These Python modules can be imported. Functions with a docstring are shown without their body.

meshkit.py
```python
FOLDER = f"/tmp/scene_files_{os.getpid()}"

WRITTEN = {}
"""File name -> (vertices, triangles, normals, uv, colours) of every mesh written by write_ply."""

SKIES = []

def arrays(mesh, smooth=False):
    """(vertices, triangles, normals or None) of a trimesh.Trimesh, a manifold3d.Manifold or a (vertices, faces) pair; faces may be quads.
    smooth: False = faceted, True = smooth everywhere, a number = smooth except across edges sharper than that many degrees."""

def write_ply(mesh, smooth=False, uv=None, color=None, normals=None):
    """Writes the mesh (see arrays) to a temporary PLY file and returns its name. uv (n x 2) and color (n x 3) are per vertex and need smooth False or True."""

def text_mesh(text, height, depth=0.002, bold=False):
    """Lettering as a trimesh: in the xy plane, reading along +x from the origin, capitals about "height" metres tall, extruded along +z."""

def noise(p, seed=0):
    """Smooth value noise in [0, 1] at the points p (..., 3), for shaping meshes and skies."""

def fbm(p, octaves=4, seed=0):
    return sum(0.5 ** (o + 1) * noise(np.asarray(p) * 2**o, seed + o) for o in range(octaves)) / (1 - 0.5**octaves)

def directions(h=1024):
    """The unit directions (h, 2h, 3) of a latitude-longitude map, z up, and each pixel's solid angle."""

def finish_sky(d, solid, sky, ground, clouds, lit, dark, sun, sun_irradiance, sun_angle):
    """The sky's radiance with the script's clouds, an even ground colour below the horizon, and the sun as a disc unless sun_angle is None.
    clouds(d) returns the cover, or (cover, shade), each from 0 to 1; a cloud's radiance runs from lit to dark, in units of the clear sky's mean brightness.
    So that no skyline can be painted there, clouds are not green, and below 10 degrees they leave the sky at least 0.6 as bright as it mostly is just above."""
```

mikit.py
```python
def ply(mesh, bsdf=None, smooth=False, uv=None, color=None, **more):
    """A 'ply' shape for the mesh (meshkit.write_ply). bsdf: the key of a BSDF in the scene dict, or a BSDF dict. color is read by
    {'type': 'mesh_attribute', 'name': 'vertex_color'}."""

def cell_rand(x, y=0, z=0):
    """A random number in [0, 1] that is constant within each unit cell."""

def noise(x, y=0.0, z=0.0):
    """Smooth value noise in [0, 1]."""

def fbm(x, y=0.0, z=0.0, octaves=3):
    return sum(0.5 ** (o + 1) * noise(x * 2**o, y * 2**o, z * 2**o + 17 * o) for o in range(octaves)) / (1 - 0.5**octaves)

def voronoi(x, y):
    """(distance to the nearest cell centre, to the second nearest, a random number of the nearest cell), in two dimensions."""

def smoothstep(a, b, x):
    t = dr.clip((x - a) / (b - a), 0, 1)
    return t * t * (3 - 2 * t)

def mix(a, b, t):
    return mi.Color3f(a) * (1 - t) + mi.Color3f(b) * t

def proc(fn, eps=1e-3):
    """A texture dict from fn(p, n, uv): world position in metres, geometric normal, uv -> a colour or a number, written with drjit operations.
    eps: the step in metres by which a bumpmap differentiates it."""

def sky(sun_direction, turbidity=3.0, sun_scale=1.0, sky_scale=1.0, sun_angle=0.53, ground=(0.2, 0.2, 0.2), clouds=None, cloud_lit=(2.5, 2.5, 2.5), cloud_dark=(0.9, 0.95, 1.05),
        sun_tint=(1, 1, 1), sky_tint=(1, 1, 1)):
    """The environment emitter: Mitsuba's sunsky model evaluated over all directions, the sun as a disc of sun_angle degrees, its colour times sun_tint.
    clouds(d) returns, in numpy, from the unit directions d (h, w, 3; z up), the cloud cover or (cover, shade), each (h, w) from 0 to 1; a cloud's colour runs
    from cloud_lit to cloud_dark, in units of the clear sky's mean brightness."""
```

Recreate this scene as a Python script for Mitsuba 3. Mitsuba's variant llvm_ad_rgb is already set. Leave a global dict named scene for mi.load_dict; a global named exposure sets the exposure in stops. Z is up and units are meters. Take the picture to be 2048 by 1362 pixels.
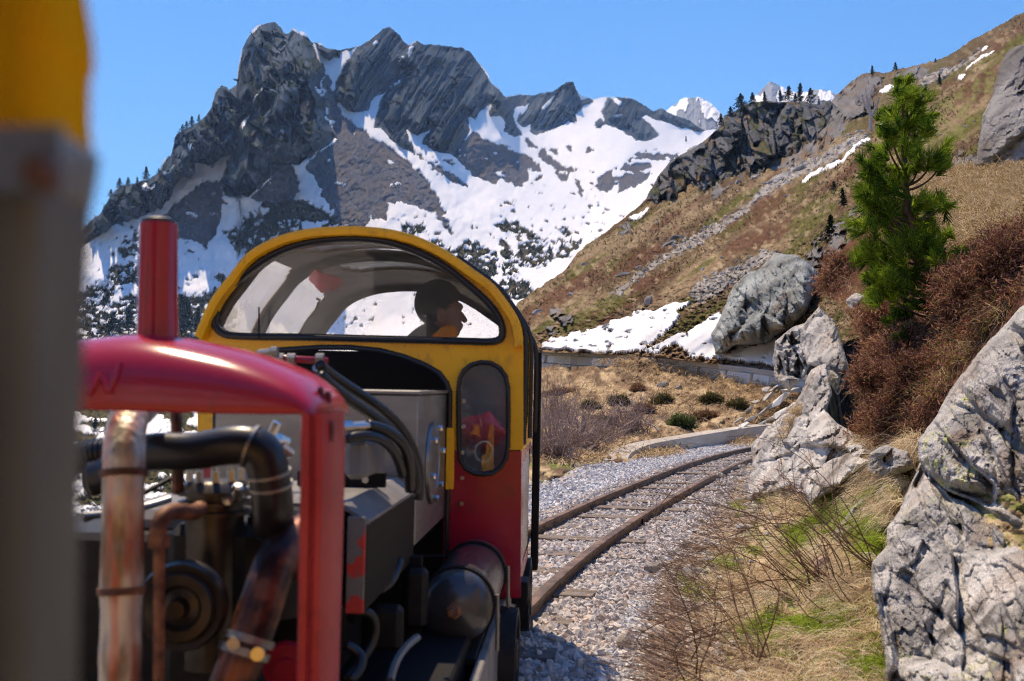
import math, random
import numpy as np
import trimesh, shapely, manifold3d
from shapely.geometry import Polygon, Point, LineString, MultiPolygon
from shapely.ops import unary_union
from scipy.interpolate import RBFInterpolator, LinearNDInterpolator
from scipy.spatial import Delaunay
import drjit as dr
import mitsuba as mi
import mikit, meshkit
from mikit import proc, smoothstep, mix

# ------------------------------------------------------------------ camera, light, exposure
T = mi.ScalarTransform4f
FPX, CX, CY = 2010.0, 1024.0, 681.0          # focal length and centre of the 2048 x 1362 photograph, in its pixels
EYE = np.array([0.0, 0.0, 1.05])
PITCH = math.radians(2.68)
FWD = np.array([0, math.cos(PITCH), math.sin(PITCH)])
UPV = np.array([0, -math.sin(PITCH), math.cos(PITCH)])
SUN = (-0.20, 0.42, 0.885)
exposure = 1.95
scene = {'type': 'scene'}
labels = {}
scene['camera'] = {'type': 'thinlens', 'fov': math.degrees(2 * math.atan(CX / FPX)), 'fov_axis': 'x',
                   'to_world': T().look_at(origin=EYE.tolist(), target=(EYE + FWD).tolist(), up=[0, 0, 1]),
                   'aperture_radius': 0.0042, 'focus_distance': 9.0, 'near_clip': 0.05, 'far_clip': 12000.0}
scene['air'] = {'type': 'homogeneous', 'albedo': {'type': 'rgb', 'value': [0.95, 0.95, 0.95]}, 'sigma_t': {'type': 'rgb', 'value': [0.00005, 0.00008, 0.00013]}}
scene['camera']['medium'] = {'type': 'ref', 'id': 'air'}
scene['sky_light'] = mikit.sky(SUN, turbidity=2.2, sky_scale=1.0, sun_scale=1.0, sky_tint=(0.42, 0.90, 1.42), sun_tint=(1.0, 0.97, 0.92))


def at(px, py, d):
    """The world point that stands at photograph pixel (px, py) at the distance d along +y."""
    px, py, d = np.broadcast_arrays(np.asarray(px, float), np.asarray(py, float), np.asarray(d, float))
    r = FWD + ((px - CX) / FPX)[..., None] * np.array([1.0, 0, 0]) + ((CY - py) / FPX)[..., None] * UPV
    return EYE + r * (d / r[..., 1])[..., None]


# ------------------------------------------------------------------ helpers
rng = np.random.default_rng(7)
_used = {}


def numbered(name):
    k = _used.get(name, -1) + 1
    _used[name] = k
    return name if k == 0 else '%s_%03d' % (name, k)


def obj(name, mesh, bsdf, parent=None, smooth=False, color=None, label=None, cat=None, group=None, kind=None, **kw):
    key = numbered(name if parent is None else parent + '__' + name)
    if isinstance(mesh, list):
        mesh = trimesh.util.concatenate(mesh)
    scene[key] = mikit.ply(mesh, bsdf, smooth=smooth, color=color, **kw)
    tag(key, label, cat, group, kind)
    return key


def tag(key, label=None, cat=None, group=None, kind=None):
    d = {k: v for k, v in (('label', label), ('category', cat), ('group', group), ('kind', kind)) if v}
    if d:
        labels[key] = d
    return key


def thing(name, label, cat, group=None):
    return tag(numbered(name), label, cat, group)


def TM(v, f):
    return trimesh.Trimesh(np.asarray(v, float), np.asarray(f, int), process=False)


_ROT = trimesh.transformations.euler_matrix(0.7, 0.5, 1.1)[:3, :3]


def fbm(p, octaves=4, seed=0):
    """value noise in octaves, each turned against the last so that no lattice shows"""
    p = np.asarray(p, float) @ _ROT.T
    out = 0
    for o in range(octaves):
        out = out + 0.5 ** (o + 1) * meshkit.noise(p + seed * 3.7, seed + o)
        p = (p @ _ROT.T) * 2.03
    return out / (1 - 0.5 ** octaves)


def nz(p, scale, oct=4, seed=0):
    return fbm(np.asarray(p) * scale, oct, seed)


def ridged(p, scale, oct=4, seed=0):
    p = np.asarray(p, float) * scale @ _ROT.T
    out = 0
    for o in range(oct):
        out = out + 0.5 ** (o + 1) * (1 - np.abs(2 * meshkit.noise(p + seed * 3.7, seed + o) - 1))
        p = (p @ _ROT.T) * 2.03
    return out / (1 - 0.5 ** oct)


def facets(P, size, seed, stretch=1.0, ang=0.0, tilt=0.6):
    """broken blocks: every cell of an irregular net is a flat face with its own height and tilt; returns (height, nearness to a crack)"""
    from scipy.spatial import cKDTree
    r = np.random.default_rng(seed)
    a = math.radians(ang)
    Q = np.stack([(P[:, 0] * math.cos(a) + P[:, 1] * math.sin(a)) / stretch, -P[:, 0] * math.sin(a) + P[:, 1] * math.cos(a)], 1) / size
    Q = Q + 0.15 * np.stack([fbm(np.c_[Q * 1.3, Q[:, :1] * 0], 3, seed) - .5, fbm(np.c_[Q * 1.3 + 31, Q[:, :1] * 0], 3, seed + 1) - .5], 1)
    lo, hi = Q.min(0) - 1, Q.max(0) + 1
    n = int(np.prod(hi - lo) * 1.1) + 4
    C = lo + (hi - lo) * r.random((n, 2))
    h = r.random(n) - 0.5; g = r.normal(size=(n, 2)) * tilt
    d, i = cKDTree(C).query(Q, k=2)
    f = lambda k: h[i[:, k]] + np.einsum('ij,ij->i', g[i[:, k]], Q - C[i[:, k]])
    e = d[:, 1] - d[:, 0]
    w = 0.5 * (1 - sst(0, 0.06, e))
    return f(0) * (1 - w) + f(1) * w, np.exp(-(e / 0.07) ** 2)


def sst(a, b, x):
    t = np.clip((x - a) / (b - a), 0, 1)
    return t * t * (3 - 2 * t)


def lerpc(a, b, t):
    return np.asarray(a) * (1 - t[..., None]) + np.asarray(b) * t[..., None]


def grid_faces(nr, nc):
    i, j = np.meshgrid(np.arange(nr - 1), np.arange(nc - 1), indexing='ij')
    a = (i * nc + j).ravel(); b = a + 1; c = a + nc; d = c + 1
    return np.vstack([np.stack([a, c, b], 1), np.stack([b, c, d], 1)])


def tube(points, radii, sides=8, caps=True):
    p = np.asarray(points, float)
    r = np.broadcast_to(np.asarray(radii, float), (len(p),))
    t = np.gradient(p, axis=0); t /= np.linalg.norm(t, axis=1, keepdims=True) + 1e-12
    n = np.zeros_like(p)
    ref = np.array([0, 0, 1.0]) if abs(t[0, 2]) < 0.9 else np.array([1.0, 0, 0])
    a = np.cross(t[0], ref); a /= np.linalg.norm(a)
    for i in range(len(p)):
        a = a - t[i] * (a @ t[i]); a /= np.linalg.norm(a) + 1e-12
        n[i] = a
    b = np.cross(t, n)
    ang = np.arange(sides) * 2 * np.pi / sides
    v = p[:, None] + r[:, None, None] * (np.cos(ang)[None, :, None] * n[:, None] + np.sin(ang)[None, :, None] * b[:, None])
    v = v.reshape(-1, 3)
    i, j = np.meshgrid(np.arange(len(p) - 1), np.arange(sides), indexing='ij')
    q0 = (i * sides + j).ravel(); q1 = (i * sides + (j + 1) % sides).ravel(); q2 = q1 + sides; q3 = q0 + sides
    f = np.vstack([np.stack([q0, q1, q2], 1), np.stack([q0, q2, q3], 1)])
    if caps:
        k = len(v); v = np.vstack([v, p[0], p[-1]]); e = (len(p) - 1) * sides
        s = np.arange(sides)
        f = np.vstack([f, np.stack([np.full(sides, k), (s + 1) % sides, s], 1), np.stack([np.full(sides, k + 1), e + s, e + (s + 1) % sides], 1)])
    return TM(v, f)


def spline(pts, n=24):
    from scipy.interpolate import CubicSpline
    p = np.asarray(pts, float)
    s = np.r_[0, np.cumsum(np.linalg.norm(np.diff(p, axis=0), axis=1))]
    return CubicSpline(s, p)(np.linspace(0, s[-1], n))


def strips(base, direc, side, length, width, bend, seg=2, taper=0.15):
    """Many narrow leaf-like strips: base (n,3), unit direction, unit side, length, width, bend vector (n,3) -> vertices, faces."""
    n = len(base)
    t = np.linspace(0, 1, seg + 1)
    c = base[:, None] + direc[:, None] * (t[None, :, None] * length[:, None, None]) + bend[:, None] * (t ** 2)[None, :, None] * length[:, None, None]
    w = (width[:, None] * (1 - (1 - taper) * t[None]))[..., None] * side[:, None] * 0.5
    v = np.stack([c - w, c + w], 2).reshape(n, -1, 3)
    m = 2 * (seg + 1)
    f = np.concatenate([[[2 * k, 2 * k + 1, 2 * k + 3], [2 * k, 2 * k + 3, 2 * k + 2]] for k in range(seg)])
    faces = (f[None] + (np.arange(n) * m)[:, None, None]).reshape(-1, 3)
    return v.reshape(-1, 3), faces, m


def unit(v):
    return v / (np.linalg.norm(v, axis=-1, keepdims=True) + 1e-12)


def rock_blob(size, seed, sub=2, rough=0.35, flat=0.0):
    m = trimesh.creation.icosphere(subdivisions=sub)
    v = np.array(m.vertices); r = np.random.default_rng(seed)
    for k in range(9):
        d = unit(r.normal(size=3)); c = 0.55 + 0.35 * r.random()
        s = v @ d
        v = v - np.maximum(s - c, 0)[:, None] * d
    v *= (1 + rough * (nz(v + seed * 3.1, 1.6, 3, seed) - 0.5))[:, None]
    v[:, 2] *= 1 - flat
    return TM(v * np.asarray(size), m.faces)


def clouds_of(meshes):
    return trimesh.util.concatenate(meshes)


# ------------------------------------------------------------------ shared materials
def vc():
    return {'type': 'mesh_attribute', 'name': 'vertex_color'}


def rgb(*c):
    return {'type': 'rgb', 'value': list(c)}


scene['m_earth'] = {'type': 'twosided', 'bsdf': {'type': 'diffuse', 'reflectance': vc()}}
scene['m_leaf'] = {'type': 'principledthin', 'base_color': vc(), 'roughness': 0.55, 'diff_trans': 0.8, 'spec_trans': 0.0}
scene['m_painted'] = {'type': 'twosided', 'bsdf': {'type': 'principled', 'base_color': vc(), 'roughness': 0.45, 'specular': 0.4}}
# ------------------------------------------------------------------ the mountain massif behind the valley
SKYL = np.array([(-700, 690), (-300, 600), (-60, 560), (120, 500), (150, 470), (202, 424), (222, 392), (242, 372), (270, 367), (300, 358), (320, 343), (327, 323), (342, 311), (352, 271), (365, 261), (390, 248), (412, 233), (425, 211), (431, 186), (442, 172), (453, 171), (458, 180), (474, 171), (477, 140), (485, 98), (495, 75), (512, 56), (535, 45), (550, 44), (562, 55), (570, 67), (577, 67), (587, 56), (597, 65), (605, 64), (615, 72), (622, 84), (637, 86), (650, 95), (675, 100), (700, 96), (720, 91), (735, 82), (755, 70), (765, 57), (775, 54), (787, 60), (800, 70), (807, 82), (817, 92), (825, 87), (835, 82), (847, 89), (875, 90), (900, 94), (922, 95), (937, 101), (947, 112), (957, 127), (975, 147), (981, 166), (995, 177), (1012, 195), (1035, 189), (1062, 190), (1090, 186), (1105, 184), (1117, 175), (1132, 165), (1147, 163), (1151, 178), (1160, 192), (1172, 195), (1185, 199), (1217, 194), (1232, 194), (1262, 197), (1282, 206), (1295, 215), (1305, 221), (1325, 216), (1335, 225), (1355, 232), (1375, 240), (1400, 255), (1412, 260), (1435, 261), (1500, 275)], float)
BOTL = np.array([(-700, 1130), (120, 1130), (700, 1130), (900, 1130), (1060, 1020), (1200, 860), (1300, 760), (1500, 560)], float)
ROCK = [
    [(120, 505), (202, 424), (222, 392), (242, 372), (320, 343), (342, 311), (352, 268), (390, 245), (430, 190), (442, 168), (474, 168), (477, 140), (490, 80), (540, 38), (622, 80), (632, 112), (650, 135), (652, 150), (640, 165), (650, 198), (655, 235), (666, 258), (677, 272), (650, 295), (637, 305), (615, 320), (600, 330), (570, 330), (552, 317), (548, 347), (525, 370), (500, 395), (470, 396), (450, 392), (442, 368), (448, 350), (455, 330), (462, 308), (440, 318), (425, 333), (390, 327), (392, 345), (380, 358), (367, 350), (350, 370), (345, 395), (325, 415), (280, 437), (235, 449), (160, 500), (120, 540)],
    [(720, 90), (765, 50), (800, 65), (820, 95), (812, 120), (800, 160), (772, 182), (760, 192), (748, 195), (741, 210), (738, 222), (705, 228), (690, 217), (672, 203), (667, 190), (670, 165), (690, 130), (705, 112)],
    [(818, 94), (840, 78), (940, 98), (985, 170), (1012, 194), (1025, 225), (1030, 250), (1046, 270), (1028, 276), (1006, 262), (1010, 245), (1000, 233), (978, 233), (985, 208), (962, 222), (950, 241), (936, 236), (941, 260), (935, 273), (922, 291), (916, 318), (900, 307), (872, 305), (845, 291), (846, 280), (862, 260), (832, 273), (812, 259), (820, 282), (828, 298), (817, 303), (785, 281), (762, 255), (747, 258), (750, 240), (760, 215), (760, 200), (771, 182), (800, 165), (808, 130)],
    [(1010, 195), (1085, 184), (1107, 183), (1090, 205), (1078, 225), (1070, 246), (1045, 256), (1033, 245), (1041, 225), (1050, 210), (1032, 215), (1026, 230)],
    [(1057, 266), (1062, 250), (1075, 225), (1088, 205), (1105, 187), (1117, 174), (1132, 163), (1149, 161), (1152, 180), (1163, 203), (1180, 196), (1188, 204), (1168, 213), (1155, 226), (1140, 240), (1128, 250), (1110, 258), (1090, 266), (1075, 272)],
    [(1203, 222), (1212, 205), (1215, 193), (1232, 192), (1282, 204), (1305, 219), (1325, 213), (1355, 230), (1400, 253), (1413, 262), (1400, 267), (1375, 258), (1337, 247), (1312, 242), (1295, 232), (1283, 236), (1300, 250), (1320, 270), (1297, 283), (1272, 283), (1245, 263), (1217, 252), (1208, 242)],
    [(1190, 247), (1200, 238), (1212, 246), (1202, 257), (1192, 255)], [(1137, 235), (1150, 230), (1155, 242), (1140, 248)],
    [(1060, 300), (1048, 278), (1054, 276), (1070, 292)],
    [(625, 84), (650, 94), (700, 95), (720, 90), (705, 100), (690, 106), (672, 108), (660, 125), (640, 104)],
]
SNOW_ON_ROCK = [
    [(625, 153), (632, 160), (637, 175), (649, 196), (640, 194), (632, 178)], [(565, 257), (568, 265), (562, 285), (558, 303), (554, 318), (551, 312), (553, 290), (560, 265)],
    [(523, 176), (534, 173), (543, 181), (535, 186), (525, 184)], [(508, 192), (514, 190), (510, 206), (505, 205)], [(498, 232), (502, 230), (488, 255), (478, 262), (482, 250)],
    [(375, 290), (384, 288), (387, 302), (380, 305)], [(325, 347), (340, 340), (352, 333), (350, 340), (330, 353)], [(1083, 216), (1105, 195), (1113, 189), (1102, 206), (1086, 223)],
    [(795, 118), (808, 112), (803, 128), (797, 132)], [(818, 96), (832, 92), (826, 100), (818, 118), (815, 108)], [(742, 86), (755, 82), (760, 92), (748, 90)],
    [(1043, 218), (1060, 205), (1052, 222), (1042, 232)], [(1217, 194), (1232, 196), (1245, 205), (1240, 213), (1228, 204)], [(1225, 232), (1248, 228), (1240, 236)], [(650, 232), (656, 238), (658, 245), (653, 242)],
    [(600, 332), (612, 318), (626, 300), (637, 294), (640, 302), (630, 310), (615, 318)], [(283, 378), (292, 366), (300, 376), (312, 368), (308, 380), (290, 384)],
]
SCREE = [
    [(435, 360), (446, 372), (442, 420), (437, 455), (427, 474), (416, 500), (402, 487), (357, 477), (300, 480), (310, 450), (330, 430), (367, 397), (395, 372)],
    [(552, 320), (590, 340), (598, 365), (590, 400), (560, 408), (520, 405), (500, 397), (530, 370), (548, 347)],
    [(655, 150), (662, 165), (668, 200), (690, 235), (730, 265), (762, 284), (800, 312), (850, 355), (880, 400), (890, 440), (913, 470), (902, 472), (870, 426), (850, 420), (800, 405), (780, 410), (770, 440), (742, 436), (720, 472), (695, 470), (670, 450), (662, 420), (642, 388), (630, 350), (605, 338), (620, 320), (650, 300), (672, 280), (660, 240), (650, 195), (643, 165)],
    [(945, 262), (922, 292), (916, 322), (946, 350), (966, 361), (993, 371), (1003, 358), (1013, 367), (1028, 370), (1043, 371), (1058, 361), (1053, 338), (1086, 345), (1080, 332), (1057, 315), (1035, 302), (1000, 288), (975, 283)],
    [(815, 298), (830, 305), (852, 320), (907, 350), (938, 377), (916, 371), (878, 345), (846, 320), (825, 308)],
    [(1050, 275), (1066, 285), (1100, 312), (1130, 336), (1158, 340), (1150, 345), (1134, 356), (1132, 364), (1117, 362), (1108, 340), (1083, 316), (1064, 296)],
    [(1250, 322), (1265, 309), (1287, 305), (1325, 308), (1352, 306), (1356, 316), (1325, 318), (1287, 320), (1265, 318)], [(1235, 341), (1250, 330), (1305, 328), (1306, 336), (1275, 346), (1250, 345)],
    [(1195, 378), (1197, 360), (1212, 347), (1232, 334), (1226, 345), (1230, 353), (1240, 357), (1270, 345), (1302, 346), (1293, 362), (1275, 373), (1237, 385), (1241, 366), (1228, 372), (1216, 386)],
    [(1098, 300), (1112, 298), (1120, 312), (1108, 306)], [(1170, 300), (1182, 293), (1186, 305), (1170, 306)], [(1134, 296), (1144, 288), (1146, 302), (1138, 310)], [(1148, 360), (1156, 358), (1164, 388), (1168, 398), (1158, 392)],
]
BUSH = [
    [(460, 466), (482, 434), (520, 430), (550, 420), (575, 433), (602, 450), (592, 462), (640, 470), (620, 500), (560, 520), (500, 520), (487, 516), (462, 490)],
    [(234, 496), (250, 480), (280, 470), (300, 472), (300, 508), (245, 516)], [(204, 561), (222, 540), (250, 527), (300, 520), (300, 566), (250, 573), (225, 578)],
    [(120, 590), (170, 583), (200, 570), (232, 577), (214, 603), (232, 612), (262, 592), (300, 600), (420, 590), (470, 560), (470, 760), (120, 760)],
    [(355, 580), (367, 588), (382, 617), (400, 592), (435, 594), (430, 700), (350, 700)], [(415, 556), (440, 550), (462, 556), (455, 568), (425, 565)],
    [(896, 502), (931, 482), (969, 487), (990, 511), (996, 535), (981, 562), (940, 560), (900, 530)], [(998, 481), (1019, 486), (1028, 502), (1036, 535), (1046, 556), (1004, 556), (1004, 523), (994, 499)],
    [(992, 453), (1004, 446), (1039, 449), (1057, 464), (1087, 479), (1105, 499), (1105, 517), (1080, 535), (1054, 541), (1035, 511), (1046, 488), (1025, 468)],
    [(1106, 500), (1127, 485), (1160, 480), (1150, 505), (1121, 518)], [(985, 571), (1025, 560), (1057, 563), (1070, 582), (1054, 600), (1000, 600)], [(800, 456), (820, 447), (845, 455), (858, 468), (835, 471), (805, 468)],
    [(1111, 461), (1127, 454), (1158, 470), (1140, 475)], [(860, 480), (880, 484), (905, 505), (895, 512), (865, 490)], [(520, 405), (600, 400), (640, 420), (690, 450), (640, 455), (600, 440), (540, 425)],
    [(120, 820), (420, 820), (500, 860), (500, 1130), (120, 1130)],
]
CTRL = np.array([(-700, 1130, 60), (-700, 690, 500), (-700, 800, 330), (-300, 600, 500), (900, 1130, 75), (1060, 1020, 130), (1060, 820, 300), (1200, 860, 260), (1300, 760, 360), (1500, 560, 520), (900, 800, 300), (-60, 1130, 70), (-60, 640, 470), (-60, 800, 300), (120, 1130, 70), (400, 1130, 70), (700, 1130, 70), (120, 950, 120), (400, 950, 120), (700, 950, 130), (120, 820, 250), (450, 820, 250), (750, 800, 300), (120, 700, 430), (300, 690, 440), (500, 690, 450), (700, 690, 455), (900, 640, 470), (1050, 650, 430), (1100, 580, 480), (1200, 540, 520), (1300, 470, 600), (1500, 370, 800),
                 (200, 560, 480), (350, 560, 495), (250, 470, 520), (200, 430, 535), (240, 375, 545), (320, 345, 570), (300, 430, 545), (352, 275, 590), (420, 440, 545), (450, 380, 560), (440, 175, 610), (500, 330, 560), (550, 330, 575), (480, 100, 690), (540, 45, 720), (520, 200, 640), (590, 58, 740), (600, 200, 660), (600, 320, 590), (650, 100, 740), (655, 160, 700), (670, 250, 670),
                 (560, 400, 565), (600, 450, 540), (700, 350, 600), (720, 270, 650), (700, 450, 550), (800, 400, 580), (800, 310, 640), (850, 480, 540), (950, 480, 560), (880, 380, 610), (775, 55, 800), (760, 180, 730), (830, 90, 810), (820, 280, 660), (900, 95, 820), (900, 200, 740), (900, 300, 650), (980, 170, 800), (1010, 200, 770), (1000, 280, 710), (950, 350, 660), (1040, 360, 690), (1080, 420, 640), (1000, 420, 610), (1100, 480, 580), (1180, 440, 660),
                 (1050, 270, 840), (1075, 250, 920), (1040, 190, 1000), (1090, 186, 1010), (1145, 165, 1000), (1160, 210, 1010), (1110, 262, 930), (1180, 200, 1080), (1220, 196, 1080), (1200, 260, 950), (1150, 300, 860), (1250, 310, 880), (1300, 350, 860), (1200, 370, 750), (1280, 280, 960), (1300, 220, 1100), (1350, 260, 1080), (1360, 235, 1120), (1410, 262, 1150), (1500, 275, 1200), (1400, 330, 950), (1300, 400, 720)], float)
ctrl_depth = RBFInterpolator(CTRL[:, :2] / 300, CTRL[:, 2], kernel='linear', smoothing=0.02)
XS = np.r_[np.arange(-700, 118, 12.0), np.arange(118, 1500.1, 2.4)]
NR = 320
tt = np.linspace(0, 1, NR) ** 1.15
top = np.interp(XS, SKYL[:, 0], SKYL[:, 1]); bot = np.interp(XS, BOTL[:, 0], BOTL[:, 1])
top = top + (fbm(np.stack([XS * 0.12, XS * 0, XS * 0], 1), 3, 5) - 0.5) * 7
PX = np.repeat(XS[None], NR, 0); PY = top[None] + tt[:, None] * (bot - top)[None]


def warped(px, py, amp, sc, seed):
    p = np.stack([px * sc, py * sc, px * 0], -1)
    return px + (fbm(p, 4, seed) - 0.5) * amp * 2, py + (fbm(p, 4, seed + 50) - 0.5) * amp * 2


def inside(polys, px, py):
    g = unary_union([Polygon(p).buffer(0) for p in polys])
    shapely.prepare(g)
    return shapely.contains_xy(g, px.ravel(), py.ravel()).reshape(px.shape), g


def edge_dist(g, mask, px, py):
    d = np.zeros(px.shape)
    d[mask] = shapely.distance(g.boundary, shapely.points(px[mask], py[mask]))
    return d


wx, wy = warped(PX, PY, 5, 0.09, 11)
is_rock, g_rock = inside(ROCK, wx, wy)
on_rock, _ = inside(SNOW_ON_ROCK, *warped(PX, PY, 2.5, 0.15, 12))
is_scree, g_scree = inside(SCREE, *warped(PX, PY, 9, 0.10, 13))
is_bush, g_bush = inside(BUSH, *warped(PX, PY, 16, 0.09, 14))
D0 = ctrl_depth(np.stack([PX.ravel(), PY.ravel()], 1) / 300).reshape(PX.shape)
dr_ = edge_dist(g_rock, is_rock, wx, wy)
q = np.stack([PX / 100, PY / 100, PX * 0], -1)
# slabs of rock run from lower left to upper right
ang = math.radians(57)
al = (PX * math.cos(ang) - PY * math.sin(ang)); ac = (PX * math.sin(ang) + PY * math.cos(ang))
st = np.stack([al / 210, ac / 14, PX * 0], -1)
wide = np.stack([al / 160, ac / 45, PX * 0], -1)
east = sst(660, 760, PX)
prd = -np.minimum(dr_, 28) / 28 * 26 * (D0 / 650)
bandq = ac / 12.5 + 2.2 * (fbm(np.stack([al / 120, ac / 60, PX * 0], -1), 3, 30) - .5)
saw = bandq - np.floor(bandq)
band = meshkit.noise(np.stack([np.floor(bandq) * 7.3, al / 90, PX * 0], -1), 44)
steps = ((saw - 0.5) * 11 + (band - 0.5) * 20 + (ridged(st, 1.0, 3, 31) - 0.5) * 10) * (0.15 + 0.85 * east) + (fbm(wide, 3, 33) - 0.5) * 62
flat_ = np.stack([PX.ravel(), PY.ravel()], 1)
f1, g1 = facets(flat_, 34, 41, 1.9, 80); f2, g2 = facets(flat_, 13, 42, 1.6, 70)
crag = ((f1 * 34 - g1 * 9).reshape(PX.shape) + (f2 * 13 - g2 * 3).reshape(PX.shape) + (fbm(np.stack([PX / 9, PY / 14, PX * 0], -1), 3, 43) - .5) * 9) * (1 - 0.75 * east)
D = D0 + np.where(is_rock, prd + (steps + crag) * np.minimum(dr_, 10) / 10, 0)
# the west buttress stands well proud of the scree to its right
butt = Polygon([(352, 275), (440, 175), (477, 140), (490, 85), (540, 40), (580, 62), (622, 84), (648, 140), (650, 200), (672, 268), (640, 300), (600, 328), (556, 325), (500, 390), (452, 388), (462, 312), (392, 327)])
dbt = np.zeros(PX.shape); mb = shapely.contains_xy(butt, PX.ravel(), PY.ravel()).reshape(PX.shape)
dbt[mb] = shapely.distance(butt.boundary, shapely.points(PX[mb], PY[mb]))
D -= 62 * sst(0, 70, dbt) * np.exp(-((PX - 600) / 120.0) ** 2) + 16 * sst(0, 30, dbt) + 60 * sst(0, 26, dbt) * np.exp(-((PX - 630) / 45.0) ** 2) * sst(90, 150, PY)
D += np.where(is_scree, (fbm(q * 14, 3, 51) - 0.5) * 7, 0) + (fbm(q * 2.2, 3, 52) - 0.5) * 10 + np.where(~is_rock, (fbm(q * 22, 2, 53) - 0.5) * 1.6, 0)
D += np.where(is_bush, (fbm(q * 26, 3, 54) - 0.5) * 9, 0)
V = at(PX, PY, D)
# the crest rolls over to a back slope
back = []
for k, (dy, dz) in enumerate(((25, -6), (90, -60), (220, -200), (420, -420))):
    b = V[0].copy(); b[:, 1] += dy; b[:, 2] = np.maximum(b[:, 2] + dz, -60 - k); back.insert(0, b)
V = np.concatenate([np.array(back), V], 0)
nb = len(back)
dots = fbm(np.stack([PX * 0.085, PY * 0.15, PX * 0], -1), 3, 77)
speck = (dots > 0.69) & (PY > 300) & (meshkit.noise(q * 1.3, 5) > 0.42)
holes = is_bush & (fbm(np.stack([PX * 0.10, PY * 0.19, PX * 0], -1), 4, 78) > 0.555)
snow_in_bush = holes & (PY > 440)
patches = is_scree & (fbm(np.stack([PX * 0.05, PY * 0.09, PX * 0], -1), 3, 79) > 0.73)
snow = (~is_rock & ~is_scree & ~is_bush & ~speck) | on_rock | snow_in_bush | patches
lowland = PY > 790
snow = np.where(lowland, fbm(np.stack([PX * 0.025, PY * 0.05, PX * 0], -1), 4, 80) > 0.5, snow)
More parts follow.
